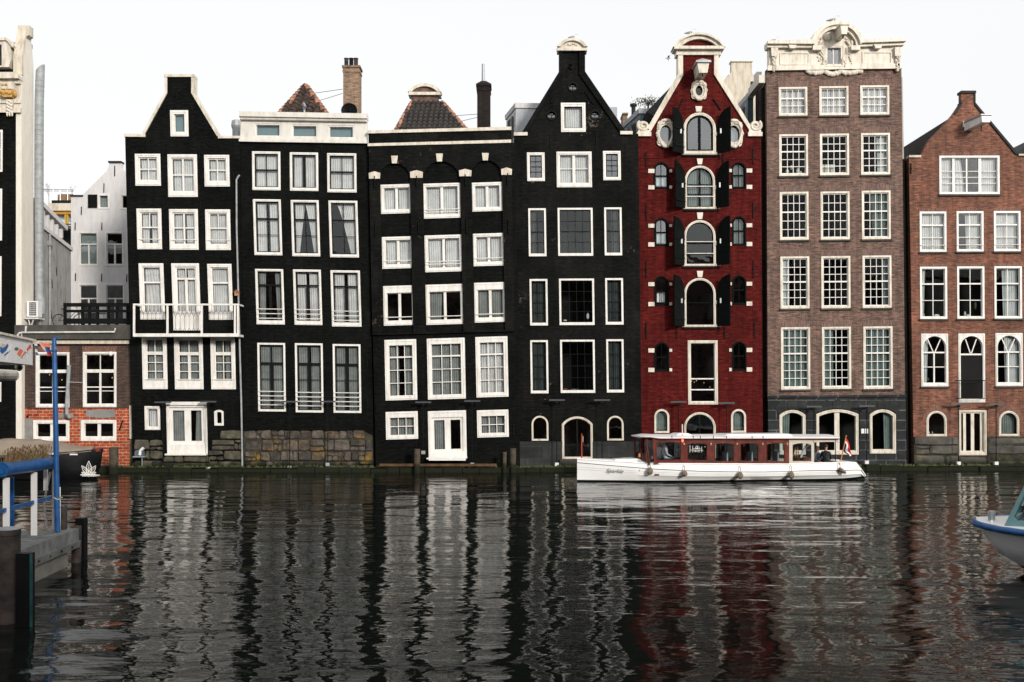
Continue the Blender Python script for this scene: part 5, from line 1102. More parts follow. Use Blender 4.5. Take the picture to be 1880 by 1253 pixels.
# pipes on its left, far yellow building with roof terrace
fy = thing('balcony_building', 'distant building with yellow posts and reed-screened roof terrace above the grey house', 'building', (at(110, 0, 72).x, 72, 0))
PY = Pl(72.0)
MB().ext(PY, [(92, 600), (92, 416), (136, 416), (136, 600)], 1.2, 6).build('wall', M['dark'], fy)
MB().ext(PY, [(90, 388), (90, 374.5), (136, 374.5), (136, 388)], -.2, 5).build('roof_slab', M['creamstone'], fy); MB().ext(PY, [(90, 394), (90, 388.2), (136, 388.2), (136, 394)], -.05, 5).build('fascia', flat('yellow_ochre', (.45, .22, .03)), fy)
MB().ext(PY, [(92, 416), (92, 394.2), (136, 394.2), (136, 416)], .6, .7).build('glazing', M['glass_bright'], fy)
for x_ in (119, 122.5): MB().ext(PY, [(x_, 420), (x_, 394), (x_+1.6, 394), (x_+1.6, 420)], -.02, .2).build('post', flat('yellow_paint', (.62, .38, .06)), fy)
m = MB(); m.tube([PY.P(112, 413, -.2), PY.P(134, 413, -.2)], .05, 5).ext(PY, [(110, 422), (110, 416), (136, 416), (136, 422)], -.3, .5); m.build('balustrade', M['concrete'], fy)
MB().ext(PY, [(96, 374.3), (96, 368.5), (136, 368.5), (136, 374.3)], -.1, .3).build('parapet', M['dark'], fy)
m = MB()
for i in range(32): x_ = 101+i; m.ext(PY, [(x_, 368.3), (x_+.1, 355+1.5*math.sin(i*1.3)+(3 if i < 2 else 0)), (x_+.75, 355.5+1.5*math.sin(i*1.9)), (x_+.8, 368.3)], .4+.1*(i % 2), .6)
m.build('reed_screen', flat('reed_screen_cane', (.42, .27, .18)), fy)
m = MB(); m.tube([PY.P(78, 348, 0), PY.P(137, 349, 0)], .03, 5).tube([PY.P(78, 351, 0), PY.P(137, 351.5, 0)], .02, 5)
for x_ in (98, 110.5, 124, 136): m.tube([PY.P(x_, 374, 0), PY.P(x_, 348, 0)], .025, 5)
m.build('railing', M['steel'], fy)
def baretree(px, base, top, Y, sd, label, sp=10):
    rs = random.Random(sd); b = at(px, base, Y); t_ = at(px, top, Y); h = (t_-b).length; tr_ = thing('bare_tree', label, 'tree', tuple(b)); m = MB()
    def br(p, d, L, r, lv):
        q = p+d*L; m.tube([p, p+d*L*.5+Vector((rs.uniform(-.04, .04), 0, .02))*L, q], [r, r*.75, r*.5], 5)
        if lv:
            for _ in range(4): 
                e = (d+Vector((rs.uniform(-.9, .9), rs.uniform(-.6, .6), rs.uniform(-.1, .6)))).normalized(); br(p+d*L*rs.uniform(.35, 1), e, L*rs.uniform(.4, .65), r*.5, lv-1)
    br(b, Vector((0, 0, 1)), h*.62, h*.012, 3); m.build('trunk', flat('grey_bark', (.14, .13, .12)), tr_)
baretree(90, 374, 333, 71, 3, 'small leafless tree on the far roof terrace beside the flue pipe')
baretree(132, 372, 342, 73, 5, 'thin leafless sapling at the right end of the far roof terrace')
# cream gabled house behind the red warehouse
HC = House('rear_house', 'plain cream rendered gable rising behind the red warehouse', 'house', 58, 1360, 0, 0)
H = HC; gp = [(1318, 240), (1326, 152), (1342.5, 133), (1342.5, 113.5), (1380.5, 113.5), (1380.5, 133), (1387, 146), (1400, 200), (1400, 240)]
H.wall('wall', gp, M['creamstone']); H.part('coping', M['creamwall'], [(1341.5, 114.2), (1341.5, 111.8), (1381.5, 111.8), (1381.5, 114.2)], -.1, .5)
H.part('roof', M['slate'], [(1316, 240), (1325.5, 152), (1340, 134), (1342, 136), (1342, 240)], .35, 6)
H.part('window', M['slate'], [(1378, 160), (1378, 150), (1383, 150), (1383, 160)], -.02, 0)
MB().box(at(1143.5, 0, 57).x, at(1152, 0, 57).x, 57, 58, 15, at(0, 211, 57).z).box(at(1142.5, 0, 57).x, at(1153, 0, 57).x, 56.9, 58.1, at(0, 211, 57).z+.002, at(0, 208, 57).z).build('rooftop_chimney', M['chimneybrick'], None, loc=tuple(at(1148, 240, 57)), label='small brick chimney stack beyond the blue-grey dormer', cat='chimney')
MB().lathe(at(1163, 206, 57), [(.12, -1), (.12, .3), (.2, .32), (.2, .45), (.05, .5)], 10).build('roof_vent', M['slate'], None, loc=tuple(at(1163, 206, 57)), label='dark round roof vent behind the dormer left of the red warehouse', cat='vent')
MB().lathe(at(434.5, 250, 50.5), [(.22, -.1), (.22, .3), (.28, .5), (.25, .75), (.15, .8)], 12).build('roof_vent', M['zinc'], None, loc=tuple(at(434.5, 250, 50.5)), label='pale round vent cowl between the neck gable and the white attic band', cat='vent')
# shrub on the roof
m = MB(); rs = random.Random(8); c = at(1190, 189, 54.5)
for i in range(420):
    p = c+Vector((rs.gauss(0, .32), rs.gauss(0, .2), rs.gauss(0, .12)+.05)); d = Vector((rs.uniform(-1, 1), rs.uniform(-1, 1), rs.uniform(-1, 1))).normalized()*.06; e = d.orthogonal().normalized()*.03
    m.add([p-d, p+e, p+d, p-e], [(0, 1, 2, 3)])
sb = thing('roof_shrub', 'small olive shrub growing on the roof left of the red gable', 'shrub', tuple(c-Vector((0, 0, .5)))); m.build('foliage', flat('olive_leaf', (.09, .09, .045)), sb); MB().tube([c-Vector((0, 0, .5)), c], .05, 6).build('stem', M['oldwood'], sb)
# ------------------------------------------------------------------ ground, quay, water
def setting(o): o['kind'] = 'structure'; return o
edge = [(-60, 48.4), (-24, 48.45), (-10, 48.4), (0, 48.4), (3, 48.75), (6, 48.85), (12.8, 49.15), (18, 49.35), (26, 49.6), (60, 49.8)]
m = MB(); bk_ = [(x_, y_+30) for x_, y_ in edge]
for (a, b) in zip(edge, edge[1:]): m.add([(a[0], a[1], .2), (b[0], b[1], .2), (b[0], 140, .2), (a[0], 140, .2)], [(0, 1, 2, 3)])
setting(m.build('ground', M['mossstone']))
m = MB(); rs = random.Random(12)
xq = -60.
while xq < 58:                                   # quay kerb stones: uneven blocks
    w_ = rs.uniform(.5, 1.5); 
    def ey(x_): 
        for a, b in zip(edge, edge[1:]):
            if a[0] <= x_ <= b[0]: return a[1]+(b[1]-a[1])*(x_-a[0])/(b[0]-a[0])
        return 49
    y_ = ey(xq); o_ = rs.uniform(-.1, .06); h = rs.uniform(.12, .26)
    m.box(xq+.015, xq+w_-.015, y_+o_, y_+.75, -.5, h+.03); xq += w_
setting(m.build('quay', M['mossstone']))
m = MB()                                         # algae tufts and debris on the ledge
for i in range(900):
    x_ = rs.uniform(-24, 24); y_ = ey(x_)+rs.uniform(0, .5); z_ = .22; s_ = rs.uniform(.02, .09)
    m.add([(x_-s_, y_, z_), (x_+s_, y_+.01, z_), (x_+rs.uniform(-s_, s_), y_, z_+s_*1.6)], [(0, 1, 2)])
o = m.build('quay_moss', flat('moss', (.05, .06, .015))); o['kind'] = 'stuff'; tag(o, 'green moss tufts on the quay stones at the foot of the houses', 'moss')
setting(MB().box(-60, 60, 48, 52, -3, -.55).build('quay_wall', M['mossstone'], None, loc=(0, 50, -1)))
# water
wm, n, b = newmat('canal_water'); c = nd(n, 'ShaderNodeTexCoord').outputs['Object']
b.inputs['Base Color'].default_value = (.004, .0055, .0045, 1); b.inputs['Roughness'].default_value = .03; b.inputs['IOR'].default_value = 1.19
def wav(scale, sx, sy, det, rough=.5, dist=0):
    mp = nd(n, 'ShaderNodeMapping'); mp.inputs['Scale'].default_value = (sx, sy, 1); mp.inputs['Rotation'].default_value = (0, 0, R(dist)); n.links.new(c, mp.inputs[0]); return noise(n, scale, det, mp.outputs[0], rough).outputs[0]
w1 = wav(.55, .45, 1.0, 2, .5, 6); w2 = wav(2.4, .5, 1.0, 2, .5, -5); w3 = wav(9, .38, 1.0, 3)
def ma(op, a, b_, c_=None):
    x_ = nd(n, 'ShaderNodeMath', operation=op)
    for i, v in enumerate((a, b_, c_)):
        if v is None: continue
        if hasattr(v, 'links'): n.links.new(v, x_.inputs[i])
        else: x_.inputs[i].default_value = v
    return x_.outputs[0]
WA = (.09, .022, .0048)
# the surface alternates between calm and ruffled patches and is livelier where boats have stirred it
big = wav(.09, 1, 1.6, 3, .6, 20); calm = nd(n, 'ShaderNodeMapRange'); n.links.new(big, calm.inputs[0]); calm.inputs[1].default_value = .38; calm.inputs[2].default_value = .62; calm.inputs[3].default_value = .45; calm.inputs[4].default_value = 1.35
sx = nd(n, 'ShaderNodeSeparateXYZ'); n.links.new(c, sx.inputs[0])
near = nd(n, 'ShaderNodeMapRange', interpolation_type='SMOOTHSTEP'); n.links.new(sx.outputs[1], near.inputs[0]); near.inputs[1].default_value = 26; near.inputs[2].default_value = 11; near.inputs[3].default_value = .85; near.inputs[4].default_value = 1.45
wk = nd(n, 'ShaderNodeMapRange', interpolation_type='SMOOTHSTEP'); n.links.new(ma('ADD', ma('MULTIPLY', ma('ABSOLUTE', ma('ADD', sx.outputs[0], .8), None), 1.0), ma('MULTIPLY', sx.outputs[1], -.12)), wk.inputs[0]); wk.inputs[1].default_value = 2.2; wk.inputs[2].default_value = 5.5; wk.inputs[3].default_value = .55; wk.inputs[4].default_value = 1.9
w0 = wav(.95, .38, 1.0, 1, .4, 3)
amp = ma('MULTIPLY', near.outputs[0], calm.outputs[0]); sw = ma('MULTIPLY', near.outputs[0], wk.outputs[0])
hgt = ma('ADD', ma('ADD', ma('MULTIPLY', w1, WA[0]), ma('MULTIPLY', ma('MULTIPLY', w2, WA[1]), amp)), ma('ADD', ma('MULTIPLY', ma('MULTIPLY', w3, WA[2]), calm.outputs[0]), ma('MULTIPLY', ma('MULTIPLY', w0, .045), sw)))
bump(n, b, hgt, 1.0)
setting(MB().add([(-90, -40, 0), (90, -40, 0), (90, 52, 0), (-90, 52, 0)], [(0, 1, 2, 3)]).build('water', wm))
# ------------------------------------------------------------------ floodlight bars on thin poles
LAM = [(284, 314, 739, 858, 'black quay floodlight bar left of the white double doors under the balcony'), (367.5, 397, 738, 858, 'black quay floodlight bar right of the white double doors under the balcony'),
 (517.7, 546, 738, 856, 'floodlight bar between the left and middle windows above the rubble stone foot'), (588, 615.5, 737.7, 850, 'floodlight bar between the middle and right windows above the rubble stone foot'),
 (762.7, 791.7, 739, 828, 'floodlight bar left of the thick-framed white doors with a timber pile below it'), (852.6, 881.6, 736.7, 850, 'floodlight bar right of the thick-framed white doors of the arcaded black house'),
 (1007.8, 1037, 735, 850, 'floodlight bar on a pole left of the cream arched doorway behind the boat bow'), (1090.6, 1120, 735, 846, 'floodlight bar on a pole right of the cream arched doorway behind the boat bow'),
 (1231, 1260, 738.4, 850, 'floodlight bar left of the tall framed window on the red warehouse'), (1319, 1348.5, 740.5, 850, 'floodlight bar right of the tall framed window on the red warehouse'),
 (1480, 1508.5, 747, 850, 'floodlight bar left of the double arched window on the grey stone ground floor'), (1576.5, 1605.6, 746, 846, 'floodlight bar beside two white plates on the grey stone ground floor'),
 (1744.7, 1774.7, 742.4, 848, 'floodlight bar left of the narrow cream door on the orange brick house'), (1814.3, 1843.3, 742.4, 848, 'floodlight bar right of the narrow cream door on the orange brick house')]
for (x0, x1, y, yb, lab) in LAM:
    hy = {0: 49, 1: 49.1, 2: 49, 3: 49.4, 4: 49.7, 5: 49.9, 6: 50.3}[0 if x0 < 400 else 1 if x0 < 700 else 2 if x0 < 900 else 3 if x0 < 1150 else 4 if x0 < 1400 else 5 if x0 < 1700 else 6]
    Y = hy-.42; a = at(x0, y, Y); b = at(x1, y, Y); zb = at(0, yb, Y).z; c = (a.x+b.x)/2
    t = thing('floodlight_bar', lab, 'floodlight', (c, Y, zb), 0, 'floodlight bars along the quay')
    MB().box(a.x, b.x, Y-.06, Y+.06, a.z-.035, a.z+.04).build('lamp_bar', flat('grey_lamp_paint', (.06, .065, .07), .4), t)
    MB().tube([(c, Y, zb), (c, Y, a.z-.04)], .022, 6).box(c-.07, c+.07, Y-.03, Y+.03, a.z-.16, a.z-.04).build('pole', M['blackiron'], t)
    MB().box(c-.09, c+.09, Y-.07, Y+.07, zb-.16, zb+.0).build('foot_box', M['white_lo'] if x0 > 1000 or x0 < 400 else M['greypipe'], t)
    MB().tube([(c, Y, a.z-.1), (c, hy-.001, a.z-.1)], .02, 5).build('wall_bracket', M['blackiron'], t)
# ------------------------------------------------------------------ timber piles at the quay
def pile(px, y0, y1, Y, r, label, mat='oldwood', lean=0, name='mooring_pile', cat='mooring post'):
    a = at(px, y1, Y); z1 = at(px, y0, Y).z; rs = random.Random(int(px)); rings = []
    for i in range(7):
        t_ = i/6; z = -.8+(z1+.8)*t_; rings.append([Vector((a.x+lean*t_+(r*(1+.07*math.sin(q*2.3+i)))*math.cos(2*math.pi*q/10), Y+(r*(1+.07*math.cos(q*1.7+i)))*math.sin(2*math.pi*q/10), z+(rs.uniform(-.03, .03) if i == 6 else 0))) for q in range(10)])
    o = MB().loft(rings).build(name, M[mat], None, loc=(a.x, Y, 0), label=label, cat=cat); return autosmooth(o, 50)
pile(208.5, 822, 880, 47.6, .21, 'thick mossy timber mooring pile standing in the water by the orange brick foot')
pile(766, 825, 855, 48.2, .15, 'weathered timber pile under the floodlight bar left of the white doors')
pile(926.5, 831, 858, 48.2, .10, 'shorter thinner timber post of the pair at the quay right of the arcaded house')
pile(942, 824, 858, 48.3, .15, 'taller timber post of the pair at the quay right of the arcaded house')
m = MB(); a = at(795, 842, 48.7); m.box(at(697, 0, 48.3).x, at(912, 0, 48.3).x, 48.28, 48.4, .3, .42)
m.build('fender_beam', plain('rust_brown_timber', (.10, .05, .02), .8, .3, 3), None, loc=(0, 48.3, .3), label='long rusty brown timber beam along the quay below the thick-framed white doors', cat='beam')
bh = at(434, 538, 48.7); bw = thing('birdhouse', 'small orange-brown birdhouse hanging on the black wall beside the downpipe', 'birdhouse', tuple(bh))
Pb = Pl(48.75); MB().ext(Pb, [(430.5, 543), (430.5, 536), (434, 533), (437.5, 536), (437.5, 543)], 0, .2).build('box', flat('orange_wood', (.42, .20, .09)), bw); MB().ext(Pb, oval(434, 538.5, 1, 1, 8), -.004, .05).build('entrance_hole', M['dark'], bw)
m = MB().ext(Pb, [(429.5, 537.5), (429.5, 536), (434, 532), (438.5, 536), (438.5, 537.5), (434, 533.5)], -.05, .22).build('roof', flat('orange_wood_dark', (.25, .11, .05)), bw)
db = thing('drain_box', 'small grey metal box with a white pipe on a bracket beside the orange painted brick', 'outlet box', tuple(at(256, 838, 48.75)))
Pd = Pl(48.6); MB().ext(Pd, [(247, 838), (247, 830), (249, 827), (260, 827), (262, 832), (262, 838)], 0, .3).build('box', flat('blue_grey_metal', (.09, .12, .16)), db)
MB().ext(Pd, [(244, 840), (244, 838.2), (266, 838.2), (266, 840)], -.05, .35).tube([Pd.P(259.5, 840, .1), Pd.P(259.5, 856, .1)], .025, 5).build('bracket', M['zinc'], db); MB().tube([Pd.P(257, 836, -.04), Pd.P(258, 828, -.04), Pd.P(264, 822.5, -.04)], .07, 7).build('pipe', M['white_lo'], db)
MB().ext(Pl(48.3), [(787, 842.5), (855, 842.5), (855, 846), (787, 846)], 0, .4).build('landing_step', M['white_lo'], None, loc=tuple(at(820, 845, 48.3)), label='white plank landing step just below the thick-framed white doors', cat='step')
# ------------------------------------------------------------------ people
def limb(m, pts, rs_, n=10): m.tube(pts, rs_, n)
def person(label, loc, rz, shirt, pants, hair, seated=True, arms='rest', scale=1, lean=0):
    root = thing('person', label, 'person', loc, rz); V = []; E = []; Rr = []
    def v(p, r, par=None):
        V.append(Vector(p)*scale); Rr.append(r*scale); i = len(V)-1
        if par is not None: E.append((par, i))
        return i
    zo = .0; pel = v((0, 0, .10), .15); wa = v((0, -.01-lean*.3, .28), .135, pel); ch = v((0, -.02-lean, .48), .155, wa); nb = v((0, -.02-lean, .62), .075, ch)
    nk = v((0, -.03-lean, .68), .055, nb); h1 = v((0, -.045-lean, .76), .075, nk); h2 = v((0, -.04-lean, .86), .088, h1); h3 = v((0, -.02-lean, .93), .06, h2)
    for sx in (-1, 1):
        sh = v((sx*.17, -.01-lean, .57), .068, ch)
        if arms == 'rest': el = v((sx*.25, -.06-lean, .32), .047, sh); wr = v((sx*.17, -.27-lean, .22), .03, el); pd = Vector((-sx*.25, -.9, -.2)).normalized()
        else: el = v((sx*.24, -.14-lean, .36), .047, sh); wr = v((sx*.13, -.36-lean, .42), .03, el); pd = Vector((-sx*.15, -.95, .1)).normalized()
        w0 = Vector(V[wr])/scale; pm = v(w0+pd*.05, .034, wr); side = pd.cross(Vector((0, 0, 1))).normalized()
        for fi in range(4):
            L = (.07, .08, .075, .06)[fi]; b0 = w0+pd*.09+side*(fi-1.5)*.02; i0 = v(b0, .011, pm); i1 = v(b0+pd*L*.5+Vector((0, 0, -.01)), .009, i0); v(b0+pd*L*.8+Vector((0, 0, -.035)), .008, i1)
        i0 = v(w0+pd*.04+side*(-sx)*.045, .012, pm); v(w0+pd*.085+side*(-sx)*.06+Vector((0, 0, -.01)), .009, i0)
        hp_ = v((sx*.1, -.04, .08), .105, pel); kn = v((sx*.13, -.46, .09), .07, hp_); an = v((sx*.13, -.44, -.32), .042, kn); v((sx*.13, -.58, -.37), .036, an)
    me = bpy.data.meshes.new('body'); me.from_pydata(V, E, []); ob = bpy.data.objects.new('tmp', me); COL.objects.link(ob)
    md = ob.modifiers.new('skin', 'SKIN'); 
    if not me.skin_vertices: me.skin_vertices.new() if hasattr(me.skin_vertices, 'new') else None
    for i, sv_ in enumerate(me.skin_vertices[0].data): sv_.radius = (Rr[i], Rr[i]*(.82 if i in (0, 1, 2) else 1)); sv_.use_root = (i == 0)
    ob.modifiers.new('sub', 'SUBSURF').levels = 1
    dg = bpy.context.evaluated_depsgraph_get(); em = bpy.data.meshes.new_from_object(ob.evaluated_get(dg)); bpy.data.objects.remove(ob)
    for mm in (shirt, pants, 'skin', 'sash_black'): em.materials.append(M[mm])
    for p in em.polygons:
        c = p.center/scale; p.use_smooth = True
        hand = c.y < -.29-lean and c.z > .14 and c.z < .5 and not (c.z < .19)
        p.material_index = 2 if c.z > .655 or (hand and arms != 'rest' and c.y < -.36-lean) or (arms == 'rest' and c.y < -.28-lean and .15 < c.z < .3) else (1 if c.z < .14 else 0)
        if c.z < -.31: p.material_index = 3
    bo = bpy.data.objects.new('body', em); COL.objects.link(bo); bo.parent = root
    m = MB(); hy = -.04-lean                                            # hair cap
    for i in range(1):
        rings = []
        for a in range(7):
            t_ = a/6*1.75; rr = math.sin(t_)
            rings.append([Vector(((.095*rr+.004)*math.cos(q*math.pi/6), hy+.018+(.105*rr+.004)*math.sin(q*math.pi/6)-.0*(q), .855+.105*math.cos(t_)*1.0+(.05 if math.sin(q*math.pi/6) < -.3 and a > 3 else 0)))*scale for q in range(12)])
        m.loft(rings)
    m.build('hair', M[hair], bo, smooth=True, local=True)
    m = MB().loft([[Vector((x_, hy-.085, .845))*scale, Vector((-x_, hy-.085, .845))*scale, Vector((0, hy-.083, .875))*scale] if x_ else [] for x_ in (.012,)]+[[Vector((.004, hy-.108, .835))*scale, Vector((-.004, hy-.108, .835))*scale, Vector((0, hy-.088, .87))*scale]]).build('nose', M['skin'], bo, local=True)
    for sx in (-1, 1):
        MB().ell(Vector((sx*.032, hy-.079, .868))*scale, .011*scale, .008*scale, .008*scale, 8, 6).build('eye', M['sash_black'], bo, local=True)
        MB().ell(Vector((sx*.09, hy, .85))*scale, .012*scale, .02*scale, .03*scale, 8, 6).build('ear', M['skin'], bo, local=True)
    MB().box(-.022*scale, .022*scale, (hy-.083)*scale, (hy-.07)*scale, .808*scale, .814*scale).build('mouth', flat('lip', (.3, .1, .09)), bo, local=True)
    return root
flat('white_shirt', (.62, .64, .70)); flat('black_jacket', (.012, .013, .018)); flat('blue_jacket', (.10, .13, .2)); flat('dark_trousers', (.02, .022, .03)); flat('brown_hair', (.05, .028, .018)); flat('dark_hair', (.015, .012, .01)); flat('grey_hair', (.16, .14, .12))
# ------------------------------------------------------------------ white saloon boat
BT = R(7.5); BX, BYY = (1059.5-CX)*43.35/F, 43.35; ct, st = math.cos(BT), math.sin(BT)
boat = thing('saloon_boat', 'long white saloon boat with varnished mahogany cabin moored before the red warehouse', 'boat', (BX, BYY, 0), BT)
HB = 1.22
def bu(px, v=-HB):
    q = (px-CX)/F; return (q*(BYY+v*ct)-BX+v*st)/(ct-q*st)
def bz(px, py, v=-HB):
    u = bu(px, v); Y = BYY+u*st+v*ct; return CAMH-(py-HZ)*Y/F
LB = bu(1584, -.3)
def interp(tab, x):
    for a, b in zip(tab, tab[1:]):
        if x <= b[0]: t = (x-a[0])/(b[0]-a[0]); t = max(0, t); return a[1]+(b[1]-a[1])*t
    return tab[-1][1]
BR = [(0, .02), (.4, .20), (1.2, .50), (2.4, .84), (3.6, 1.08), (5, 1.2), (7, 1.24), (9.5, 1.22), (11, 1.12), (12, .98), (LB-.25, .70), (LB, .55)]
SH = [(0, bz(1060, 843, 0)), (bu(1200), bz(1200, 852)), (bu(1300), bz(1300, 852)), (bu(1450), bz(1450, 852.5)), (bu(1500), bz(1500, 850.5)), (bu(1560), bz(1560, 850))]
RB = [(0, bz(1060, 849, 0)), (bu(1120), bz(1120, 856)), (bu(1200), bz(1200, 861.5)), (bu(1300), bz(1300, 865.5)), (bu(1400), bz(1400, 866)), (bu(1500), bz(1500, 863.5)), (bu(1560), bz(1560, 864))]
NS = 44; sec = []
for i in range(NS+1):
    u = LB*i/NS; b = interp(BR, u); zs = interp(SH, u); zr = interp(RB, u); ts = max(0, (u-(LB-1.5))/1.5)
    if ts > 0: zs = zs-(zs-.16)*max(0, (u-(LB-.62))/.62)**1.05
    zr = min(zr, zs-.04); wl = b*(.80 if u > 3 else .62+.06*u); zk = -.25+.42*ts; zw = .02+.07*ts*ts
    uo = -.0
    zw = min(zw, zs-.1); h = [(u+.10*(1-zs/1.1)*0, -b, zs), (u, -b-.015, zr+.03), (u, -b-.02, zr), (u, -b+.015, zr-.03), (u, -b*.96-.0, zr*.5+zw*.5), (u, -wl*.97, zw+.05), (u, -wl*.93, zw-.04), (u, -wl*.5, zk), (u, 0, zk-.1)]
    s0 = [(x_, y_, z_) for x_, y_, z_ in h]; sec.append([Vector(p) for p in s0]+[Vector((p[0], -p[1], p[2])) for p in s0[-2::-1]])
def hull(sec, nm, parent, mats, nside, dark):
    m = MB(); n = len(sec[0]); vs = [p for r in sec for p in r]; 
    f0, f1 = [], []
    for i in range(len(sec)-1):
        for j in range(n-1): (f1 if dark(j, n) else f0).append((i*n+j, i*n+j+1, (i+1)*n+j+1, (i+1)*n+j))
    m.add(vs, f0, 0); k = len(vs); m.f += f1; m.mi += [1]*len(f1)
    m.f += [tuple(range(n))]; m.mi += [0]; m.f += [tuple((len(sec)-1)*n+j for j in range(n))]; m.mi += [0]
    o = m.build(nm, mats, parent, local=True); autosmooth(o, 30); return o
hl = hull(sec, 'hull', boat, [M['boatwhite'], M['boatblack']], 0, lambda j, n: j in (2, n-4) or 5 <= j <= n-7)
m = MB()                                          # deck with camber, strip by strip
m.loft([[Vector((s[0].x, y_, s[0].z+.05*(1-(y_/max(abs(s[0].y), .02))**2)-.012)) for y_ in [s[0].y*(1-q/4) for q in range(9)]] for s in sec if s[0].x < bu(1203)], False, False)
m.build('foredeck', M['boatwhite'], boat, local=True); m = MB(); m.loft([[Vector((s[0].x, y_, s[0].z+.03*(1-(y_/max(abs(s[0].y), .02))**2)-.012)) for y_ in [s[0].y*(1-q/4) for q in range(9)]] for s in sec if s[0].x > bu(1543)], False, False)
m.build('aft_deck', M['boatwhite'], boat, local=True)
m = MB()
for s_ in (0, -1): m.tube([Vector((s[s_].x, s[s_].y, s[s_].z+.0)) for s in sec], .028, 5)
m.build('gunwale', M['boatwhite'], boat, local=True)
m = MB()
for f_ in (.45, .72): m.tube([s[3].lerp(s[4], f_)+Vector((0, -.004, 0)) for s in sec if s[0].x < LB-1.2], .006, 4)
m.build('plank_seam', flat('seam_grey', (.35, .35, .34)), hl, local=True)
u0, u1 = bu(1133), bu(1197); z0 = bz(1140, 843.5, -.5)
MB().loft([[(u0, -.35, z0-.18), (u0, .35, z0-.18), (u0+.15, .3, z0-.02), (u0+.15, -.3, z0-.02)], [(u0+1.2, -.62, z0-.25), (u0+1.2, .62, z0-.25), (u0+1.1, .55, z0+.02), (u0+1.1, -.55, z0+.02)], [(u1, -.95, z0-.3), (u1, .95, z0-.3), (u1-.4, .8, z0-.0), (u1-.4, -.8, z0-.0)]]).build('fore_hatch', M['boatwhite'], boat, local=True)
# cabin side walls with real openings
class BP:
    def __init__(s, v): s.v = v
    def P(s, px, py, dy=0):
        v = s.v; return Vector((bu(px, -1.05), v+(dy if v < 0 else -dy), bz(px, py, -1.05)))
near, far = BP(-1.05), BP(1.05)
def rw(x0, x1, y0, y1, r=3):
    o = outl(x0, y0, x1, y1, r, 6); return o
wins = [rw(1206, 1249.5, 812, 844.5, 1.2), rw(1263, 1297.5, 814, 845.5, 2), rw(1313, 1346.5, 814, 847, 2.2), rw(1360, 1392, 814, 847, 2.2), rw(1408, 1440, 814, 847, 2.2)]
for bp in (near, far):
    m = MB().ext(bp, [(1201, 853), (1198, 806.5), (1448.5, 806.5), (1448.5, 853.5)], 0, .06, 0, wins); cs = m.build('cabin_side', M['mahogany'], boat, local=True)
    for w_ in wins:
        MB().ext(bp, w_, .03, None).build('pane', M['boatglass'], cs, local=True)
        cx_, cy_ = sum(p[0] for p in w_)/len(w_), sum(p[1] for p in w_)/len(w_); 
        MB().ring(bp, [(cx_+(p[0]-cx_)*1.06, cy_+(p[1]-cy_)*1.06) for p in w_], w_, -.02, .05).build('window_frame', M['mahogany'], cs, local=True)
    m = MB()
    for xx_ in (1255.5, 1305, 1353, 1400, 1445): m.ell(bp.P(xx_, 815.5, -.03), .045, .03, .06, 8, 5)
    m.build('cabin_lamp', M['brass'] if 'brass' in M else flat('brass', (.5, .3, .15), .3), cs, local=True)
    m = MB()
    for xx_ in (1252, 1259, 1301, 1309, 1350, 1357, 1396, 1404): m.ext(bp, [(xx_-1.2, 812), (xx_+1.2, 812), (xx_+1.2, 850), (xx_-1.2, 850)], -.015, 0)
    m.build('pilaster', M['mahogany'], cs, local=True)
    w2 = outl(1455, 814, 1489.5, 847, 3, 6); m = MB().ext(bp, [(1448.8, 856), (1448.8, 807), (1494.5, 807), (1494.5, 854)], -.01, .04, 0, [w2]); c2 = m.build('canvas_side', M['canvas'], boat, local=True)
    MB().ext(bp, w2, .02, None).build('pane', M['boatglass'], c2, local=True)
    MB().ext(bp, [(1492, 814), (1492, 806.8), (1539, 806.8), (1540, 814), (1532, 811.5), (1498, 812)], -.01, .04).build('canvas_valance', M['canvas'], boat, local=True)
    MB().tube([bp.P(1534, 850), bp.P(1534, 806)], .018, 6).build('awning_pole', M['blackiron'], boat, local=True)
    MB().tube([bp.P(1186, 806), bp.P(1191, 849)], .03, 6).build('windscreen_post', M['mahogany'], boat, local=True)
    MB().add([near.P(1188, 808), near.P(1199, 808), near.P(1200, 852), near.P(1192, 850)] if bp is near else [far.P(1188, 808), far.P(1199, 808), far.P(1200, 852), far.P(1192, 850)], [(0, 1, 2, 3)]).build('windscreen_pane', M['boatglass'], boat, local=True)
uf = bu(1187, -1.05); zz0, zz1 = bz(1187, 850, -1.05), bz(1187, 807, -1.05)
m = MB(); m.box(uf+.1, uf+.16, -1.05, 1.05, zz0-.1, zz0+.35).box(uf, uf+.06, -.03, .03, zz0, zz1).box(uf, uf+.06, -1.05, -1.0, zz0, zz1).box(uf, uf+.06, 1.0, 1.05, zz0, zz1); m.build('windscreen_frame', M['mahogany'], boat, local=True)
# roof with cambered top and overhang
ur0, ur1 = bu(1180, -1.15), bu(1541.5, -1.15); rings = []
zt0 = bz(1300, 806.8, -1.15)
for i in range(25):
    t_ = i/24; u = ur0+(ur1-ur0)*t_; px_ = 1180+361*t_; zr = bz(px_, 806.6 if px_ > 1200 else 804.6, -1.15); hw = 1.16*(1-.28*max(0, 1-t_*14)); th_ = .07 if t_ > .02 else .05
    top = [(y_, zr+th_+.10*(1-(y_/hw)**2)*min(1, t_*12+.2)) for y_ in [-hw+2*hw*q/10 for q in range(11)]]
    rings.append([Vector((u, y_, z_)) for y_, z_ in top]+[Vector((u, hw, zr)), Vector((u, -hw, zr))])
rf = MB().loft(rings).build('cabin_roof', M['boatwhite'], boat, local=True); autosmooth(rf, 40)
m = MB()
for sgn in (-1, 1): m.tube([Vector((r[0].x, sgn*abs(r[0].y)-sgn*.0, r[11].z+.012)) for r in rings], .024, 5)
m.build('roof_trim', M['mahogany'], rf, local=True)
m = MB()
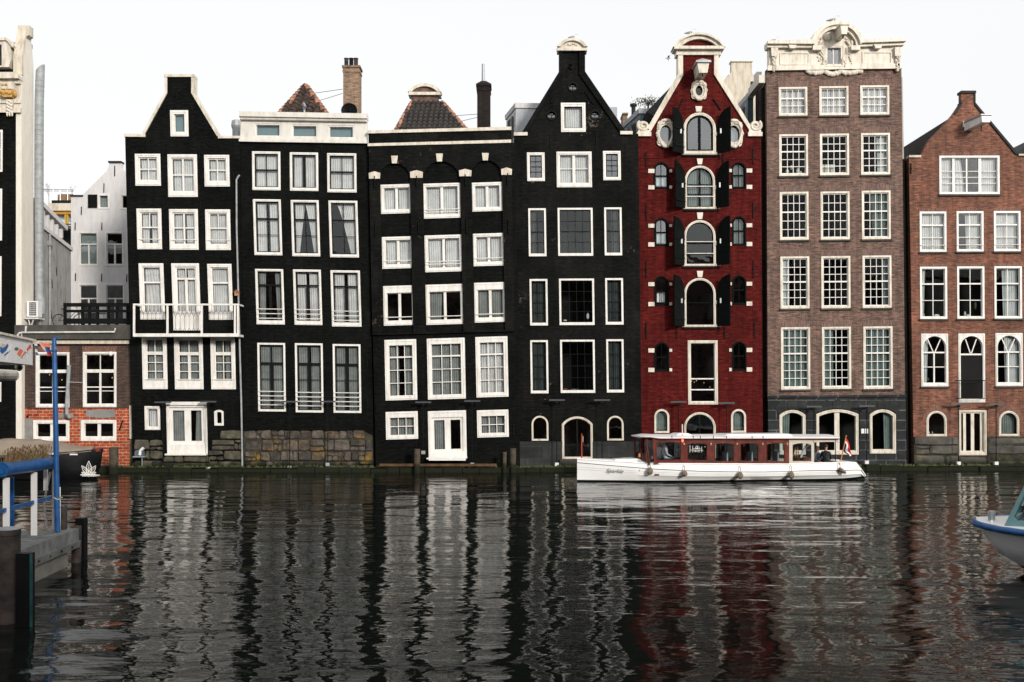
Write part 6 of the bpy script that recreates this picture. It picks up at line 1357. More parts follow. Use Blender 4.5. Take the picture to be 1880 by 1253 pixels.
for a, b, zz_, hw in ((1244, 1270, .22, .5), (1330, 1452, .20, .75)):
    ua, ub = bu(a, -.6), bu(b, -.6); zq = bz((a+b)/2, 806.6, -1.15)
    m.loft([[(ua, -hw, zq+.08), (ub, -hw, zq+.08), (ub, hw, zq+.08), (ua, hw, zq+.08)], [(ua, -hw, zq+zz_-.05), (ub, -hw, zq+zz_-.05), (ub, hw, zq+zz_-.05), (ua, hw, zq+zz_-.05)], [(ua+.12, -hw+.1, zq+zz_), (ub-.1, -hw+.1, zq+zz_), (ub-.1, hw-.1, zq+zz_), (ua+.12, hw-.1, zq+zz_)]])
m.build('roof_hatch', M['boatwhite'], rf, local=True)
m = MB()
for px_ in (1233, 1272, 1285, 1309, 1333, 1380, 1400): u = bu(px_, -1.1); m.box(u-.012, u+.012, -1.17, -1.13, bz(px_, 806, -1.15), bz(px_, 800.5, -1.15))
m.build('roof_bracket', M['blackiron'], rf, local=True)
u = bu(1256.5, -1.0); z_ = bz(1256, 803, -1); MB().tube([(u, -.7, z_), (u, -.7, z_+.55)], .018, 6).build('mast', M['white'], rf, local=True)
redl, n_, b_ = newmat('red_navigation_light'); b_.inputs['Base Color'].default_value = (.7, .03, .02, 1); b_.inputs['Emission Color'].default_value = (1, .12, .08, 1); b_.inputs['Emission Strength'].default_value = 2.5; M['redlight'] = redl
MB().ell((bu(1254.5), -1.12, bz(1254, 809.5)), .05, .05, .07, 8, 6).ell((u, -.7, z_+.05), .06, .06, .06, 8, 6).build('navigation_light', M['redlight'], rf, local=True)
MB().box(bu(1205), bu(1540), -1.0, 1.0, .30, .36).build('cabin_floor', M['mahogany'], boat, local=True)
m = MB()                                          # aft side coaming, so the cockpit is open
for sgn in (-1, 1): m.box(bu(1496), bu(1545), sgn*1.03-.02, sgn*1.03+.02, .4, bz(1520, 849.5))
m.box(bu(1545), bu(1545)+.05, -1.0, 1.0, .4, bz(1520, 849.5)).build('cockpit_coaming', M['mahogany'], boat, local=True)
# bench seats and steering gear, seen through the glass
m = MB(); rs = random.Random(2)
for px_ in (1322, 1368, 1416): u = bu(px_, 0); m.box(u, u+.45, .25, .85, .36, .78).box(u+.4, u+.46, .25, .85, .78, 1.2)
m.build('cabin_seat', flat('pale_upholstery', (.45, .48, .55)), boat, local=True)
m = MB(); u = bu(1466, 0); m.box(u-.3, u+.3, -.5, .2, .36, 1.0).build('helm_console', M['mahogany'], boat, local=True)
m = MB(); cc = Vector((bu(1462, -.6), -.6, 1.22)); m.tube([cc+Vector((.05*0, .22*math.cos(q*math.pi/8), .22*math.sin(q*math.pi/8))) for q in range(17)], .02, 5)
for q in range(6): m.tube([cc, cc+Vector((0, .28*math.cos(q*1.047), .28*math.sin(q*1.047)))], .014, 4)
m.build('steering_wheel', flat('brass', (.5, .3, .15), .3), boat, local=True)
m = MB(); m.tube([(bu(1470, -.7), -.7, 1.0), (bu(1474, -.7), -.7, 1.25), (bu(1482, -.7), -.7, 1.55)], .05, 6).ell((bu(1484, -.7), -.7, 1.62), .08, .08, .1).build('loudhailer', M['white_lo'], boat, local=True)
m = MB(); m.tube([(bu(1068, 0), 0, bz(1068, 843, 0)), (bu(1068, 0), 0, bz(1068, 796, 0))], [.03, .018], 6); m.build('jackstaff', flat('orange_red_varnish', (.42, .06, .02), .4), boat, local=True)
MB().ell((bu(1070, 0), .0, bz(1068, 807, 0)), .02, .05, .16).build('furled_pennant', M['canvas'], boat, local=True)
MB().ell((bu(1174, -.4), -.4, bz(1174, 838, -.4)), .06, .06, .05).tube([(bu(1174, -.4), -.4, bz(1174, 838, -.4)), (bu(1174, -.4), -.4, bz(1174, 833, -.4))], .04, 6).build('fog_bell', flat('brass', (.5, .3, .15), .3), boat, local=True)
MB().ell((bu(1174.5, -.9), -.93*interp(BR, bu(1174.5))-.03, bz(1174, 865, -1)), .035, .035, .035).build('hull_outlet', M['dark'], boat, local=True)
m = MB(); m.box(bu(1550, -.9), bu(1558, -.9), -.86, -.80, bz(1554, 851, -.9)+.02, bz(1554, 851, -.9)+.05).build('cleat', M['steel'], boat, local=True)
# lettering on the hull and the crest on the cabin window
def text3(txt, size, p, ux, uz, mat, name, parent, shear=0, th=.004):
    cu_ = bpy.data.curves.new('t', 'FONT'); cu_.body = txt; cu_.size = size; cu_.extrude = th; cu_.shear = shear; o = bpy.data.objects.new('t', cu_); COL.objects.link(o)
    me = bpy.data.meshes.new_from_object(o.evaluated_get(bpy.context.evaluated_depsgraph_get())); bpy.data.objects.remove(o)
    ux = Vector(ux).normalized(); uz = Vector(uz).normalized(); uy = ux.cross(uz)*-1; mt = Matrix((ux, uz, ux.cross(uz))).transposed().to_4x4(); mt.translation = Vector(p); me.transform(mt); me.materials.clear(); me.materials.append(mat)
    q = bpy.data.objects.new(name, me); COL.objects.link(q); q.parent = parent; return q
ua, ub = bu(1113, -.6), bu(1136, -.75); ya_, yb2 = -interp(BR, ua)*.985-.02, -interp(BR, ub)*.985-.02
text3('Sparkle', .25, (ua, ya_-.012, bz(1113, 868, -.6)), (ub-ua, yb2-ya_, -.02), (0, -.03, 1), flat('grey_lettering', (.2, .2, .2)), 'boat_name', boat, .45, .002)
m = MB(); bp = near
def strk(x0, y0, x1, y1, w_=.5): m.tube([bp.P(x0, y0, .02), bp.P(x1, y1, .02)], w_*.024, 4)
for a in ((1267, 818, 1267, 831), (1272, 819, 1272, 831), (1288.5, 820.5, 1288.5, 831), (1268, 826.6, 1291, 827.2), (1273, 824.3, 1287, 824.5), (1277.5, 820, 1277.5, 824), (1283.5, 820, 1283.5, 824), (1277.5, 827, 1277.5, 830.5), (1283.3, 827, 1283.8, 831.5), (1274.5, 829.5, 1276.5, 829), (1279, 829.5, 1281.5, 829)): strk(*a)
m.ell(bp.P(1280.3, 820, .02), .03, .01, .03, 8, 5).ell(bp.P(1280.3, 823.4, .02), .035, .012, .035, 8, 5).ell(bp.P(1294.7, 820.8, .02), .02, .01, .02, 6, 4)
m.build('window_crest', M['white'], boat, local=True)
def bw_(u, v, z): return (BX+u*ct-v*st, BYY+u*st+v*ct, z)
def bworld(px, v, z): return bw_(bu(px, v), v, z)
FL = [(1196.5, 851, 873, 0, 'leftmost of the five rope fenders, hanging beside the front of the cabin'), (1257.5, 857, 875.5, 0, 'rope fender hanging under the red navigation light of the white boat'), (1358.5, 858, 880, 0, 'rope fender hanging at the middle of the white hull below the cabin windows'),
      (1452.5, 857, 880, 0, 'rope fender hanging below the cream canvas section of the white boat'), (1545, 852, 871, .22, 'slanting rope fender at the stern beside the flagstaff')]
for (px, ya2, yb3, sl, lab) in FL:
    u = bu(px, -HB-.1); b = interp(BR, u)+.13; za2, zb2 = bz(px, ya2), bz(px, yb3); w0 = Vector(bw_(u, -b, za2))
    t = thing('fender', lab, 'fender', tuple(w0), BT, 'rope fenders on the white boat'); L = za2-zb2; prof = []
    m = MB(); rings = []
    for q in range(10):
        f_ = q/9; r_ = .135*math.sin(math.pi*min(1, f_*.93+.07))**.6*(.72+.45*f_); z = -L*.35-L*.65*f_*1.0; rings.append([Vector((sl*f_*1.0+r_*math.cos(k*.628), r_*math.sin(k*.628), z)) for k in range(10)])
    m.loft(rings); m.build('body', M['fender'], t, smooth=True, local=True)
    MB().tube([(0, 0, -L*.36), (0, 0, .0), (0, .12, .05)], .018, 5).build('rope', flat('rope', (.4, .35, .28)), t, local=True)
# ensign on a slanting varnished staff at the stern
fx = bu(1541.5, 0); fz0, fz1 = bz(1541.5, 852, 0), bz(1553, 801, 0); fx1 = bu(1553.5, 0)
et = thing('ensign', 'red white and blue striped flag hanging from a slanting varnished staff at the stern', 'flag', bw_(fx, 0, fz0), BT)
MB().tube([(0, 0, -.1), (fx1-fx, 0, fz1-fz0)], [.03, .022], 6).ell((fx1-fx, 0, fz1-fz0), .035, .035, .035).build('flagstaff', flat('varnished_ash', (.5, .20, .05), .35), et, local=True)
m = MB(); nu, nv = 18, 12; gr = []
for i in range(nu+1):
    row = []
    for j in range(nv+1):
        s_, t_ = i/nu, j/nv                      # s along the fly (falls down), t across (hoist)
        hx = (fx1-fx)*(1-.04-.30*t_); hz_ = (fz1-fz0)*(1-.06-.30*t_)
        row.append(Vector((hx+.10*s_+.20*(s_**.7)*(1-t_*.9)+.05*math.sin(s_*7+t_*2), .07*math.sin(s_*8+t_*4), hz_-(.78-.28*t_)*s_+.02*math.sin(s_*9))))
    gr.append(row)
k = len(gr[0])
for i in range(nu):
    for j in range(nv): m.add([gr[i][j], gr[i][j+1], gr[i+1][j+1], gr[i+1][j]], [(0, 1, 2, 3)], min(2, j*3//nv))
m.build('flag_cloth', [flat('flag_red', (.5, .02, .03)), flat('flag_white', (.72, .72, .72)), flat('flag_navy', (.012, .015, .05))], et, smooth=True, local=True)
# passengers
def pb(px, v, z, *a, rz=0, **k): person(a[0], bw_(bu(px, v), v, z), BT+rz, *a[1:], **k)
pb(1221, -.25, .86, 'person in a white shirt seated behind the front cabin window of the white boat', 'white_shirt', 'dark_trousers', 'dark_hair', rz=R(80))
pb(1212, .35, .82, 'person in a pale shirt sitting farther back by the front cabin window', 'white_shirt', 'dark_trousers', 'brown_hair', rz=R(-60))
pb(1516, -.15, .64, 'person in a black jacket with short brown hair seated at the open stern', 'black_jacket', 'dark_trousers', 'brown_hair', rz=R(150), scale=.95, lean=.02)
pb(1500, .30, .60, 'person in a blue jacket seated just behind the canvas side of the boat', 'blue_jacket', 'dark_trousers', 'grey_hair', rz=R(20), scale=.9)
# ------------------------------------------------------------------ tour boat at the right edge
TA = R(-35); tb_ = thing('tour_boat', 'white round-bowed glass-topped tour boat with blue rubbing band entering from the right edge', 'boat', ((1792-CX)*21.9/F, 21.9, .03), TA)
BR2 = [(0, .02), (.05, .30), (.15, .55), (.35, .85), (.7, 1.22), (1.2, 1.52), (2, 1.78), (3, 1.92), (5, 1.98), (14, 1.98)]
us = [0, .03, .08, .15, .25, .35, .5, .7, .95, 1.2, 1.6, 2, 2.5, 3, 4, 5, 7, 10, 14]; sec = []
for u in us:
    b = interp(BR2, u); z = 1.02; r_ = []
    prof = [(z, 1.0, 0), (z-.05, 1.0, .0), (z-.18, .93, .10), (z-.45, .80, .25), (z-.7, .62, .48), (.12, .42, .82), (.02, .36, .95), (-.3, .1, 1.4)]
    for zz_, f_, sh_ in prof:
        uu = max(0, u-sh_); bb_ = interp(BR2, uu)*(f_+(1-f_)*min(1, u/6)); r_.append(Vector((max(u, sh_*1.0), -max(bb_, .005), zz_)))
    sec.append(r_+[Vector((p.x, -p.y, p.z)) for p in r_[::-1]])
hull(sec, 'hull', tb_, [M['boatwhite'], M['boatblack']], 0, lambda j, n: 5 <= j <= n-7)
dk = MB().loft([[Vector((s[0].x, s[0].y*(1-q/4), s[0].z+.012+.04*(1-(1-q/4)**2))) for q in range(9)] for s in sec], False, False).build('deck', M['boatwhite'], tb_, local=True)
m = MB()
for sgn in (1, -1): m.tube([Vector((s[0].x-.02, sgn*(abs(s[0].y)+.02), .98)) for s in sec], .072, 8)
m.build('rubbing_band', M['blue'], tb_, smooth=True, local=True)
for vv in (-.28, -.06): MB().lathe((.38, vv-.25, 1.04), [(.07, 0), (.055, .04), (.055, .16), (.075, .19), (.075, .22)], 10).build('bollard', M['steel'], tb_, local=True)
# glazed superstructure: raked front, side frames with panes
hw = 1.05; fr = flat('teal_frame', (.13, .25, .27), .35)
pb0, pt0, pt1, pb1 = (.72, 1.05), (1.24, 2.22), (9, 2.35), (9, 1.05)
def quadwall(y_, pts, holes, mat, name, parent):
    tri = tessellate_polygon([[Vector((p[0], p[1], 0)) for p in l] for l in [pts]+holes]); fl_ = [p for l in [pts]+holes for p in l]
    m = MB(); m.add([(p[0], y_, p[1]) for p in fl_], [tuple(t) for t in tri]); m.add([(p[0], y_*.965, p[1]) for p in fl_], [tuple(t) for t in tri])
    for l in [pts]+holes: m.loft([[(p[0], y_, p[1]) for p in l], [(p[0], y_*.965, p[1]) for p in l]], True, False)
    o = m.build(name, mat, parent, local=True)
    for h in holes: MB().add([(p[0], y_*.98, p[1]) for p in h], [tuple(range(len(h)))]).build('pane', M['boatglass'], o, local=True)
    return o
for y_ in (-hw, hw):
    hs2 = [[(.96, 1.17), (.90, 1.23), (1.09, 1.70), (1.17, 1.77), (3.2, 1.92), (3.28, 1.85), (3.28, 1.25), (3.22, 1.17)]]+[[(a, 1.22), (a, 1.92), (a+1.1, 1.92), (a+1.1, 1.22)] for a in (3.45, 4.75, 6.05, 7.35)]
    hs2.append([(1.22, 1.88), (1.33, 2.12), (4.4, 2.16), (4.4, 2.04)])
    quadwall(y_, [pb0, pt0, pt1, pb1], hs2, fr, 'side_frame', tb_)
m = MB(); m.hexa([(.74, -hw+.02, 1.05), (.74, hw-.02, 1.05), (.84, hw-.02, 1.05), (.84, -hw+.02, 1.05), (.80, -hw+.02, 1.2), (.80, hw-.02, 1.2), (.9, hw-.02, 1.2), (.9, -hw+.02, 1.2)])
for v_ in (-hw+.05, -.5, .5, hw-.05): m.tube([(.78, v_, 1.1), (1.27, v_*.97, 2.22)], .04, 6)
wf = m.build('windscreen_frame', fr, tb_, local=True); MB().add([(.82, -hw+.03, 1.15), (.82, hw-.03, 1.15), (1.26, hw-.03, 2.2), (1.26, -hw+.03, 2.2)], [(0, 1, 2, 3)]).build('windscreen_pane', M['boatglass'], wf, local=True)
MB().box(1.3, 9, -hw, hw, 2.26, 2.32).build('roof', M['boatglass'], tb_, local=True); m = MB()
for u in (1.24, 2.8, 4.4, 6, 7.6): m.box(u, u+.06, -hw, hw, 2.24, 2.34)
m.build('roof_bow', fr, tb_, local=True)
m = MB()
for i in range(4):
    u = 1.25+i*1.0
    for q in range(4): m.box(u+q*.12, u+q*.12+.09, -.95, .95, 1.22+q*.0, 1.25)
    m.box(u+.5, u+.54, -.95, .95, 1.3, 1.34).box(u+.5, u+.54, -.95, -.9, 1.0, 1.6)
m.build('bench', flat('beech_slats', (.36, .22, .15)), tb_, local=True)
MB().box(1.0, 9, -1.0, 1.0, .55, .6).build('cabin_floor', M['deckwood'], tb_, local=True)
# ------------------------------------------------------------------ covered black boat at the left
cb = thing('covered_boat', 'black hulled boat under a tan tarpaulin with a white leaf emblem by its bow', 'boat', (at(188, 880, 45.3).x, 45.3, 0), math.pi)
LBc = 9.5; BR3 = [(0, .03), (.3, .35), (.9, .8), (1.8, 1.2), (3, 1.4), (9.5, 1.4)]
sec = []
for i in range(25):
    u = LBc*i/24; b = interp(BR3, u); zs = 1.32-.22*min(1, u/3); r_ = [Vector((u, -b, zs)), Vector((u, -b-.03, zs-.1)), Vector((max(u, .1), -b*.9, .5)), Vector((max(u, .35), -b*.8, .03)), Vector((max(u, .35), -b*.7, -.08)), Vector((max(u, .8), -b*.2, -.5))]
    sec.append(r_+[Vector((p.x, -p.y, p.z)) for p in r_[::-1]])
hull(sec, 'hull', cb, [M['boatblack'], M['boatblack']], 0, lambda j, n: False)
rings = []
for i in range(30):
    u = .35+(LBc-.35)*i/29; b = interp(BR3, u)+.04; zs = 1.34-.22*min(1, u/3); rg = min(.62, .62*(u-.3)/2.6+.02) if u < 3.2 else .62+.05*math.sin(u*2)
    rings.append([Vector((u, -b+2*b*q/10, zs-.10+(0 if q in (0, 10) else .10+rg*(1-abs(q/5-1))**.85)+.025*math.sin(u*5+q)*(0 if q in (0, 10) else 1))) for q in range(11)])
MB().loft(rings, False, False).build('tarpaulin', M['tarp'], cb, smooth=True, local=True)
m = MB(); m.box(.05, .35, -.25, .25, 1.2, 1.34).build('stem_head', flat('red_brown_varnish', (.16, .035, .02)), cb, local=True)
MB().box(.75, 1.1, .86, .9, 1.08, 1.14).box(1.5, 2.4, 1.24, 1.30, 1.13, 1.22).build('registration_plate', M['white_lo'], cb, local=True)
Pc = Pl(43.95); m = MB()
for k_, (L, a) in enumerate(((25, 90), (21, 52), (21, 128), (14, 18), (14, 162))):
    A = R(a); cx_, cy_ = 163, 872; dx, dy = math.cos(A), -math.sin(A); wd = L*.19; lft, rgt = [], []
    for i in range(9):
        f_ = i/8; q = math.sin(math.pi*f_**.85)*wd*(1+.0*i); lft.append((cx_+dx*L*f_-dy*q, cy_+dy*L*f_+dx*q)); rgt.append((cx_+dx*L*f_+dy*q, cy_+dy*L*f_-dx*q))
    for side in (lft, rgt): m.tube([Pc.P(*p) for p in side], .013, 5)
    m.tube([Pc.P(cx_, cy_), Pc.P(cx_+dx*L*.85, cy_+dy*L*.85)], .008, 4)
    for i in range(2, 7):
        f_ = i/8
        for side in (lft, rgt): m.tube([Pc.P(cx_+dx*L*(f_-.07), cy_+dy*L*(f_-.07)), Pc.P(*side[i])], .005, 4)
m.tube([Pc.P(148, 872.5), Pc.P(156, 871), Pc.P(163, 873), Pc.P(170, 871), Pc.P(178, 872.5)], .025, 5).tube([Pc.P(163, 876), Pc.P(163, 858)], .012, 4)
m.box(Pc.P(150, 0).x, Pc.P(176, 0).x, 43.97, 44.35, Pc.P(0, 875).z, Pc.P(0, 873).z)
m.build('leaf_emblem', M['white'], None, loc=tuple(Pc.P(163, 873)), label='white outlined five-part leaf emblem on the black bow of the covered boat', cat='emblem')
# ------------------------------------------------------------------ jetty with railing, planter, flagpole, kiosk awning
jt = thing('jetty', 'grey plank jetty on a concrete edge at the lower left corner', 'jetty', (-9.6, 19.5, 0)); E0, E1 = Vector((-9.25, 16.5, 0)), Vector((-9.72, 22.3, 0)); dj = (E1-E0).normalized(); nj = Vector((-dj.y, dj.x, 0)) 
def jp(s_, o_, z): v = E0+dj*s_+nj*o_; return Vector((v.x, v.y, z))     # o_ > 0 towards the left, away from the edge
LJ = (E1-E0).length
m = MB(); nb = 30
for i in range(nb): 
    a, b = -3+(LJ+3)*i/nb, -3+(LJ+3)*(i+1)/nb-.035; m.hexa([jp(a, .25, .70), jp(b, .25, .70), jp(b, 6, .70), jp(a, 6, .70), jp(a, .25, .765), jp(b, .25, .765), jp(b, 6, .765), jp(a, 6, .765)])
m.build('deck_boards', M['deckwood'], jt)
MB().hexa([jp(-3, .03, .52), jp(LJ+.25, .03, .52), jp(LJ+.25, .24, .52), jp(-3, .24, .52), jp(-3, .03, .78), jp(LJ+.25, .03, .78), jp(LJ+.25, .24, .78), jp(-3, .24, .78)]).build('kerb_beam', M['deckwood'], jt)
MB().hexa([jp(-3, .0, .36), jp(LJ+.1, .0, .36), jp(LJ+.1, .4, .36), jp(-3, .4, .36), jp(-3, -.03, .518), jp(LJ+.1, -.03, .518), jp(LJ+.1, .4, .518), jp(-3, .4, .518)]).build('side_beam', M['deckwood'], jt)
MB().hexa([jp(-3, .1, -.6), jp(LJ-.35, .1, -.6), jp(LJ-.35, 6, -.6), jp(-3, 6, -.6), jp(-3, .1, .358), jp(LJ-.35, .1, .358), jp(LJ-.35, 6, .358), jp(-3, 6, .358)]).build('concrete_base', plain('jetty_concrete', (.17, .165, .145), .9, .25, 1.5, bmp=.01), jt)
m = MB()
for i in range(9):
    p = jp(.4+i*.62, -.035, .45); m.ell(p, .03, .02, .03, 8, 5)
m.build('bolt_head', M['rust'], jt)
def sqpile(px, y0, Y, w_, label, mat, back=0):
    a = at(px, 724, Y); z1 = at(px, y0, Y).z; m = MB().box(a.x-w_/2, a.x+w_/2, Y-w_/2, Y+w_/2, -.8, z1); o = m.build('pile', M[mat], None, loc=(a.x, Y, 0), label=label, cat='pile'); return o
sqpile(149.5, 951, 22.75, .2, 'black square timber pile at the far corner of the jetty', 'boatblack'); 
pile(140, 966, 1020, 22.5, .11, 'rust-brown split pile close against the far corner of the jetty', 'rust', cat='pile', name='pile')
pile(116, 929, 960, 23.4, .085, 'short brown post behind the far corner of the jetty beside the blue flagpole', 'rust', cat='post', name='post')
a = at(17, 724, 16.6); rp = thing('steel_pile', 'wide rusty round steel pile in the lower left corner', 'pile', (a.x-.05, 16.6, 0)); zt = at(0, 972, 16.6).z
m = MB(); m.lathe((a.x-.05, 16.6, 0), [(.22, -.8), (.225, .3), (.22, zt-.1), (.228, zt-.09), (.225, zt)], 22); autosmooth(m.build('pile_wall', M['rust'], rp)); MB().lathe((a.x-.05, 16.6, 0), [(.23, zt+.002), (.23, zt+.018), (.05, zt+.02)], 22).build('pile_cap', M['steel'], rp)
m = MB(); a1, a2 = at(31, 1016, 16.3), at(61.5, 1016, 16.3); m.box(a1.x, a2.x-.035, 16.25, 16.42, -.8, a1.z); sp = m.build('sheet_pile', M['boatblack'], None, loc=(a1.x, 16.3, 0), label='black square pile with a teal corner strip beside the rusty round pile', cat='pile')
MB().box(a2.x-.033, a2.x+.004, 16.235, 16.26, -.8, a1.z-.01).build('corner_strip', M['darkteal'], sp)
# railing and planter
rl = thing('railing', 'white posted railing with blue rails along the jetty edge', 'railing', tuple(jp(2, .5, .78)))
def s_of(px, o_):       # distance along the jetty edge for a pixel column
    lo, hi = -4., 9.
    for _ in range(40):
        md_ = (lo+hi)/2; p = jp(md_, o_, 0); q = CX+p.x*F/p.y
        if q < px: lo = md_
        else: hi = md_
    return (lo+hi)/2
OF = .62
for px in (11.5, 62.5):
    s_ = s_of(px, OF); p = jp(s_, OF, 0); m = MB().box(p.x-.055, p.x+.055, p.y-.03, p.y+.03, .766, 2.12); m.build('post', M['white_lo'], rl)
s0, s1 = s_of(-60, OF), s_of(97, OF)
MB().hexa([jp(s0, OF-.02, 1.44), jp(s1, OF-.02, 1.44), jp(s1, OF+.02, 1.44), jp(s0, OF+.02, 1.44), jp(s0, OF-.02, 1.52), jp(s1, OF-.02, 1.52), jp(s1, OF+.02, 1.52), jp(s0, OF+.02, 1.52)]).build('rail', M['blue'], rl)
p = jp(s_of(21, 1.2), 1.2, 0); MB().box(p.x-.05, p.x+.05, p.y-.03, p.y+.03, .766, 2.0).build('post', M['blue'], rl)
for px, oo in ((84, .9), (100, .55)): 
    p = jp(s_of(px, oo), oo, 0); MB().box(p.x-.04, p.x+.04, p.y-.03, p.y+.03, .766 if px > 90 else 1.6, 2.1).build('post', M['white_lo'] if px > 90 else M['whitepipe'], rl)
pl_ = thing('planter', 'blue pipe-shaped planter lying on the jetty railing', 'planter', tuple(jp(s_of(50, OF), OF, 2.1)))
sa, sb2 = s_of(3, OF), s_of(95, OF); A0 = jp(sa, OF, 2.3); A1 = jp(sb2, OF, 2.27); m = MB(); n = 18; rings = []
for i in range(25):
    f_ = i/24; c_ = A0.lerp(A1, f_); r_ = .145; row = []
    for q in range(n):
        an = 2*math.pi*q/n; cut = max(0, math.sin(an)-.75)*(.25 if (f_*3.2) % 1 > .18 else 0); row.append(c_+nj*(r_*math.cos(an))+Vector((0, 0, r_*(math.sin(an)-cut))))
    rings.append(row)
m.loft(rings); autosmooth(m.build('trough', M['blue'], pl_), 40)
m = MB()
for c_, sg in ((A0, -1), (A1, 1)): m.loft([[c_+dj*sg*o_+nj*(r_*math.cos(q*.35))+Vector((0, 0, r_*math.sin(q*.35))) for q in range(18)] for o_, r_ in ((0, .15), (.03, .15), (.03, .09), (.06, .085), (.06, .03))])
m.build('end_cap', M['blue'], pl_)
gp_ = MB(); rs = random.Random(6)
for i in range(650):
    f_ = min(max(rs.choice((.2, .48, .76))+rs.gauss(0, .085), .03), .97); c_ = A0.lerp(A1, f_)+nj*rs.uniform(-.07, .07)+Vector((0, 0, .09)); h = rs.uniform(.1, .34); d = Vector((rs.uniform(-.35, .35), rs.uniform(-.3, .3), 1)).normalized(); e = Vector((d.z, 0, -d.x))*.007
    t_ = c_+d*h; gp_.add([c_-e, c_+e, t_+d.orthogonal()*.03], [(0, 1, 2)], rs.choice([0, 0, 1, 2]))
    if rs.random() < .4: gp_.ell(t_, .011, .011, .03, 5, 4, rs.choice([0, 2]))
go = gp_.build('grass', [flat('dry_grass', (.22, .15, .07)), flat('green_blade', (.06, .075, .03)), flat('russet_seed', (.13, .06, .035))], None, loc=tuple(A0.lerp(A1, .5))); go['kind'] = 'stuff'; tag(go, 'dry brown grasses growing in the blue pipe planter', 'grass')
# chain hanging from the planter
m = MB(); cpt = []
c0_ = jp(s_of(88, .55), .5, 2.05); c1_ = jp(s_of(92, .5), .5, .80)
for i in range(34):
    f_ = i/33; p = c0_.lerp(c1_, f_)+Vector((-.12*math.sin(f_*3.1), 0, 0)); p.z = 2.05-1.25*min(1, f_*1.15); m.tube([p+Vector((.018*math.cos(q*1.047), .0 if i % 2 else .01*math.cos(q), .03*math.sin(q*1.047))) for q in range(7)], .006, 4)
m.build('chain', M['steel'], None, loc=tuple(c0_), label='grey chain hanging in a loop from the railing beside the blue flagpole', cat='chain')
# blue flagpole
fp = jp(s_of(105.5, .32), .32, .78); ft = thing('flagpole', 'tall slightly leaning blue flagpole at the end of the jetty', 'pole', tuple(fp)); tz = at(99.5, 621, fp.y).z; tx = at(99.5, 621, fp.y).x
tp = Vector((tx, fp.y, tz)); MB().tube([fp, fp.lerp(tp, .5), tp], [.062, .056, .048], 12).build('pole', M['blue'], ft)
m = MB()
for f_ in (.12, .17, .235, .39, .74, .93): c_ = fp.lerp(tp, f_); m.tube([c_, c_+Vector((0, 0, .03))], .068, 10)
m.tube([tp, tp+Vector((.06, 0, .02)), tp+Vector((.12, 0, -.03))], .015, 5); m.build('collar', M['blue'], ft)
c_ = fp.lerp(tp, .17); m = MB(); m.tube([c_+Vector((.066*math.cos(q*.5), .066*math.sin(q*.5), .02*math.sin(q))) for q in range(16)], .016, 5).tube([c_+Vector((.06, -.03, 0)), c_+Vector((.14, -.05, .03))], .015, 5); m.build('rope', flat('rope', (.4, .35, .28)), ft)
MB().tube([jp(s_of(107, .4), .4, .78)+Vector((.03, -.02, 0)), jp(s_of(107, .4), .4, .78)+Vector((.03, -.02, .95))], .03, 8).build('marker_post', M['white_lo'], None, loc=tuple(jp(s_of(107, .4), .4, .78)), label='thin white post standing directly right of the blue flagpole foot', cat='post')
# kiosk awning box
k1 = at(60, 724, 23.0); k0 = at(0, 724, 20.4); dk_ = Vector((k1.x-k0.x, 23.0-20.4, 0)).normalized(); nk_ = Vector((-dk_.y, dk_.x, 0)); kend = Vector((k1.x, 23.0, 0))
kk = thing('kiosk', 'white kiosk canopy with painted flags jutting in from the left edge', 'kiosk', (k1.x-1, 22, .78)); zt, zb = CAMH+100.6*23/F, CAMH+53.2*23/F
def kp(s_, o_, z): v = kend-dk_*s_+nk_*o_; return Vector((v.x, v.y, z))
def kbox(m, s0, s1, o0, o1, z0, z1, mi=0): return m.hexa([kp(s0, o0, z0), kp(s1, o0, z0), kp(s1, o1, z0), kp(s0, o1, z0), kp(s0, o0, z1), kp(s1, o0, z1), kp(s1, o1, z1), kp(s0, o1, z1)], mi)
kbox(MB(), 0, 5, 0, 3, zb, zt-.05).build('canopy', M['white_lo'], kk)
kbox(MB(), -.08, 5, -.06, 3.06, zt-.048, zt+.0).build('roof_edge', M['cream'], kk)
for s_, o_ in ((.4, 1.6), (4.6, .2), (4.6, 2.8), (.4, 2.8)): kbox(MB(), s_, s_+.1, o_, o_+.1, .766, zb-.001).build('post', M['blackiron'], kk)
kbox(MB(), .6, 4.8, 1.8, 2.7, .766, 3.6).build('counter', M['dark'], kk)
m = MB(); c0_ = kp(-0.1, 2.0, 0)
def kpx(px, py):      # point on the canopy face from photo pixels
    lo, hi = -1., 5.
    for _ in range(40):
        md_ = (lo+hi)/2; p = kp(md_, 0, 0); q = CX+p.x*F/p.y
        if q > px: lo = md_
        else: hi = md_
    p = kp(lo, -.006, 0); p.z = CAMH-(py-HZ)*p.y/F; return p
def kpoly(pts, col, nm, e=0):
    m = MB(); q = [kpx(*p)-nk_*e for p in pts]; m.add(q, [tuple(range(len(q)))]); m.build(nm, flat(*col), kk)
rd, wh, bl, og, gy_ = ('flag_red2', (.62, .10, .08)), ('flag_white', (.72, .72, .72)), ('flag_blue2', (.02, .10, .32)), ('flag_orange', (.72, .16, .06)), ('emblem_grey', (.10, .12, .13))
kpoly([(0, 636), (5, 640), (14, 631), (15, 636), (11, 644), (4, 650), (0, 646)], bl, 'painted_flag'); kpoly([(2, 631), (9, 632), (10, 637), (4, 638)], ('flag_cream', (.6, .5, .36)), 'painted_flag', .002)
kpoly([(7, 652), (18, 643), (16, 648), (8, 654)], bl, 'painted_flag'); kpoly([(30+4*math.cos(q*.52), 641+3.2*math.sin(q*.52)) for q in range(12)], gy_, 'painted_disc')
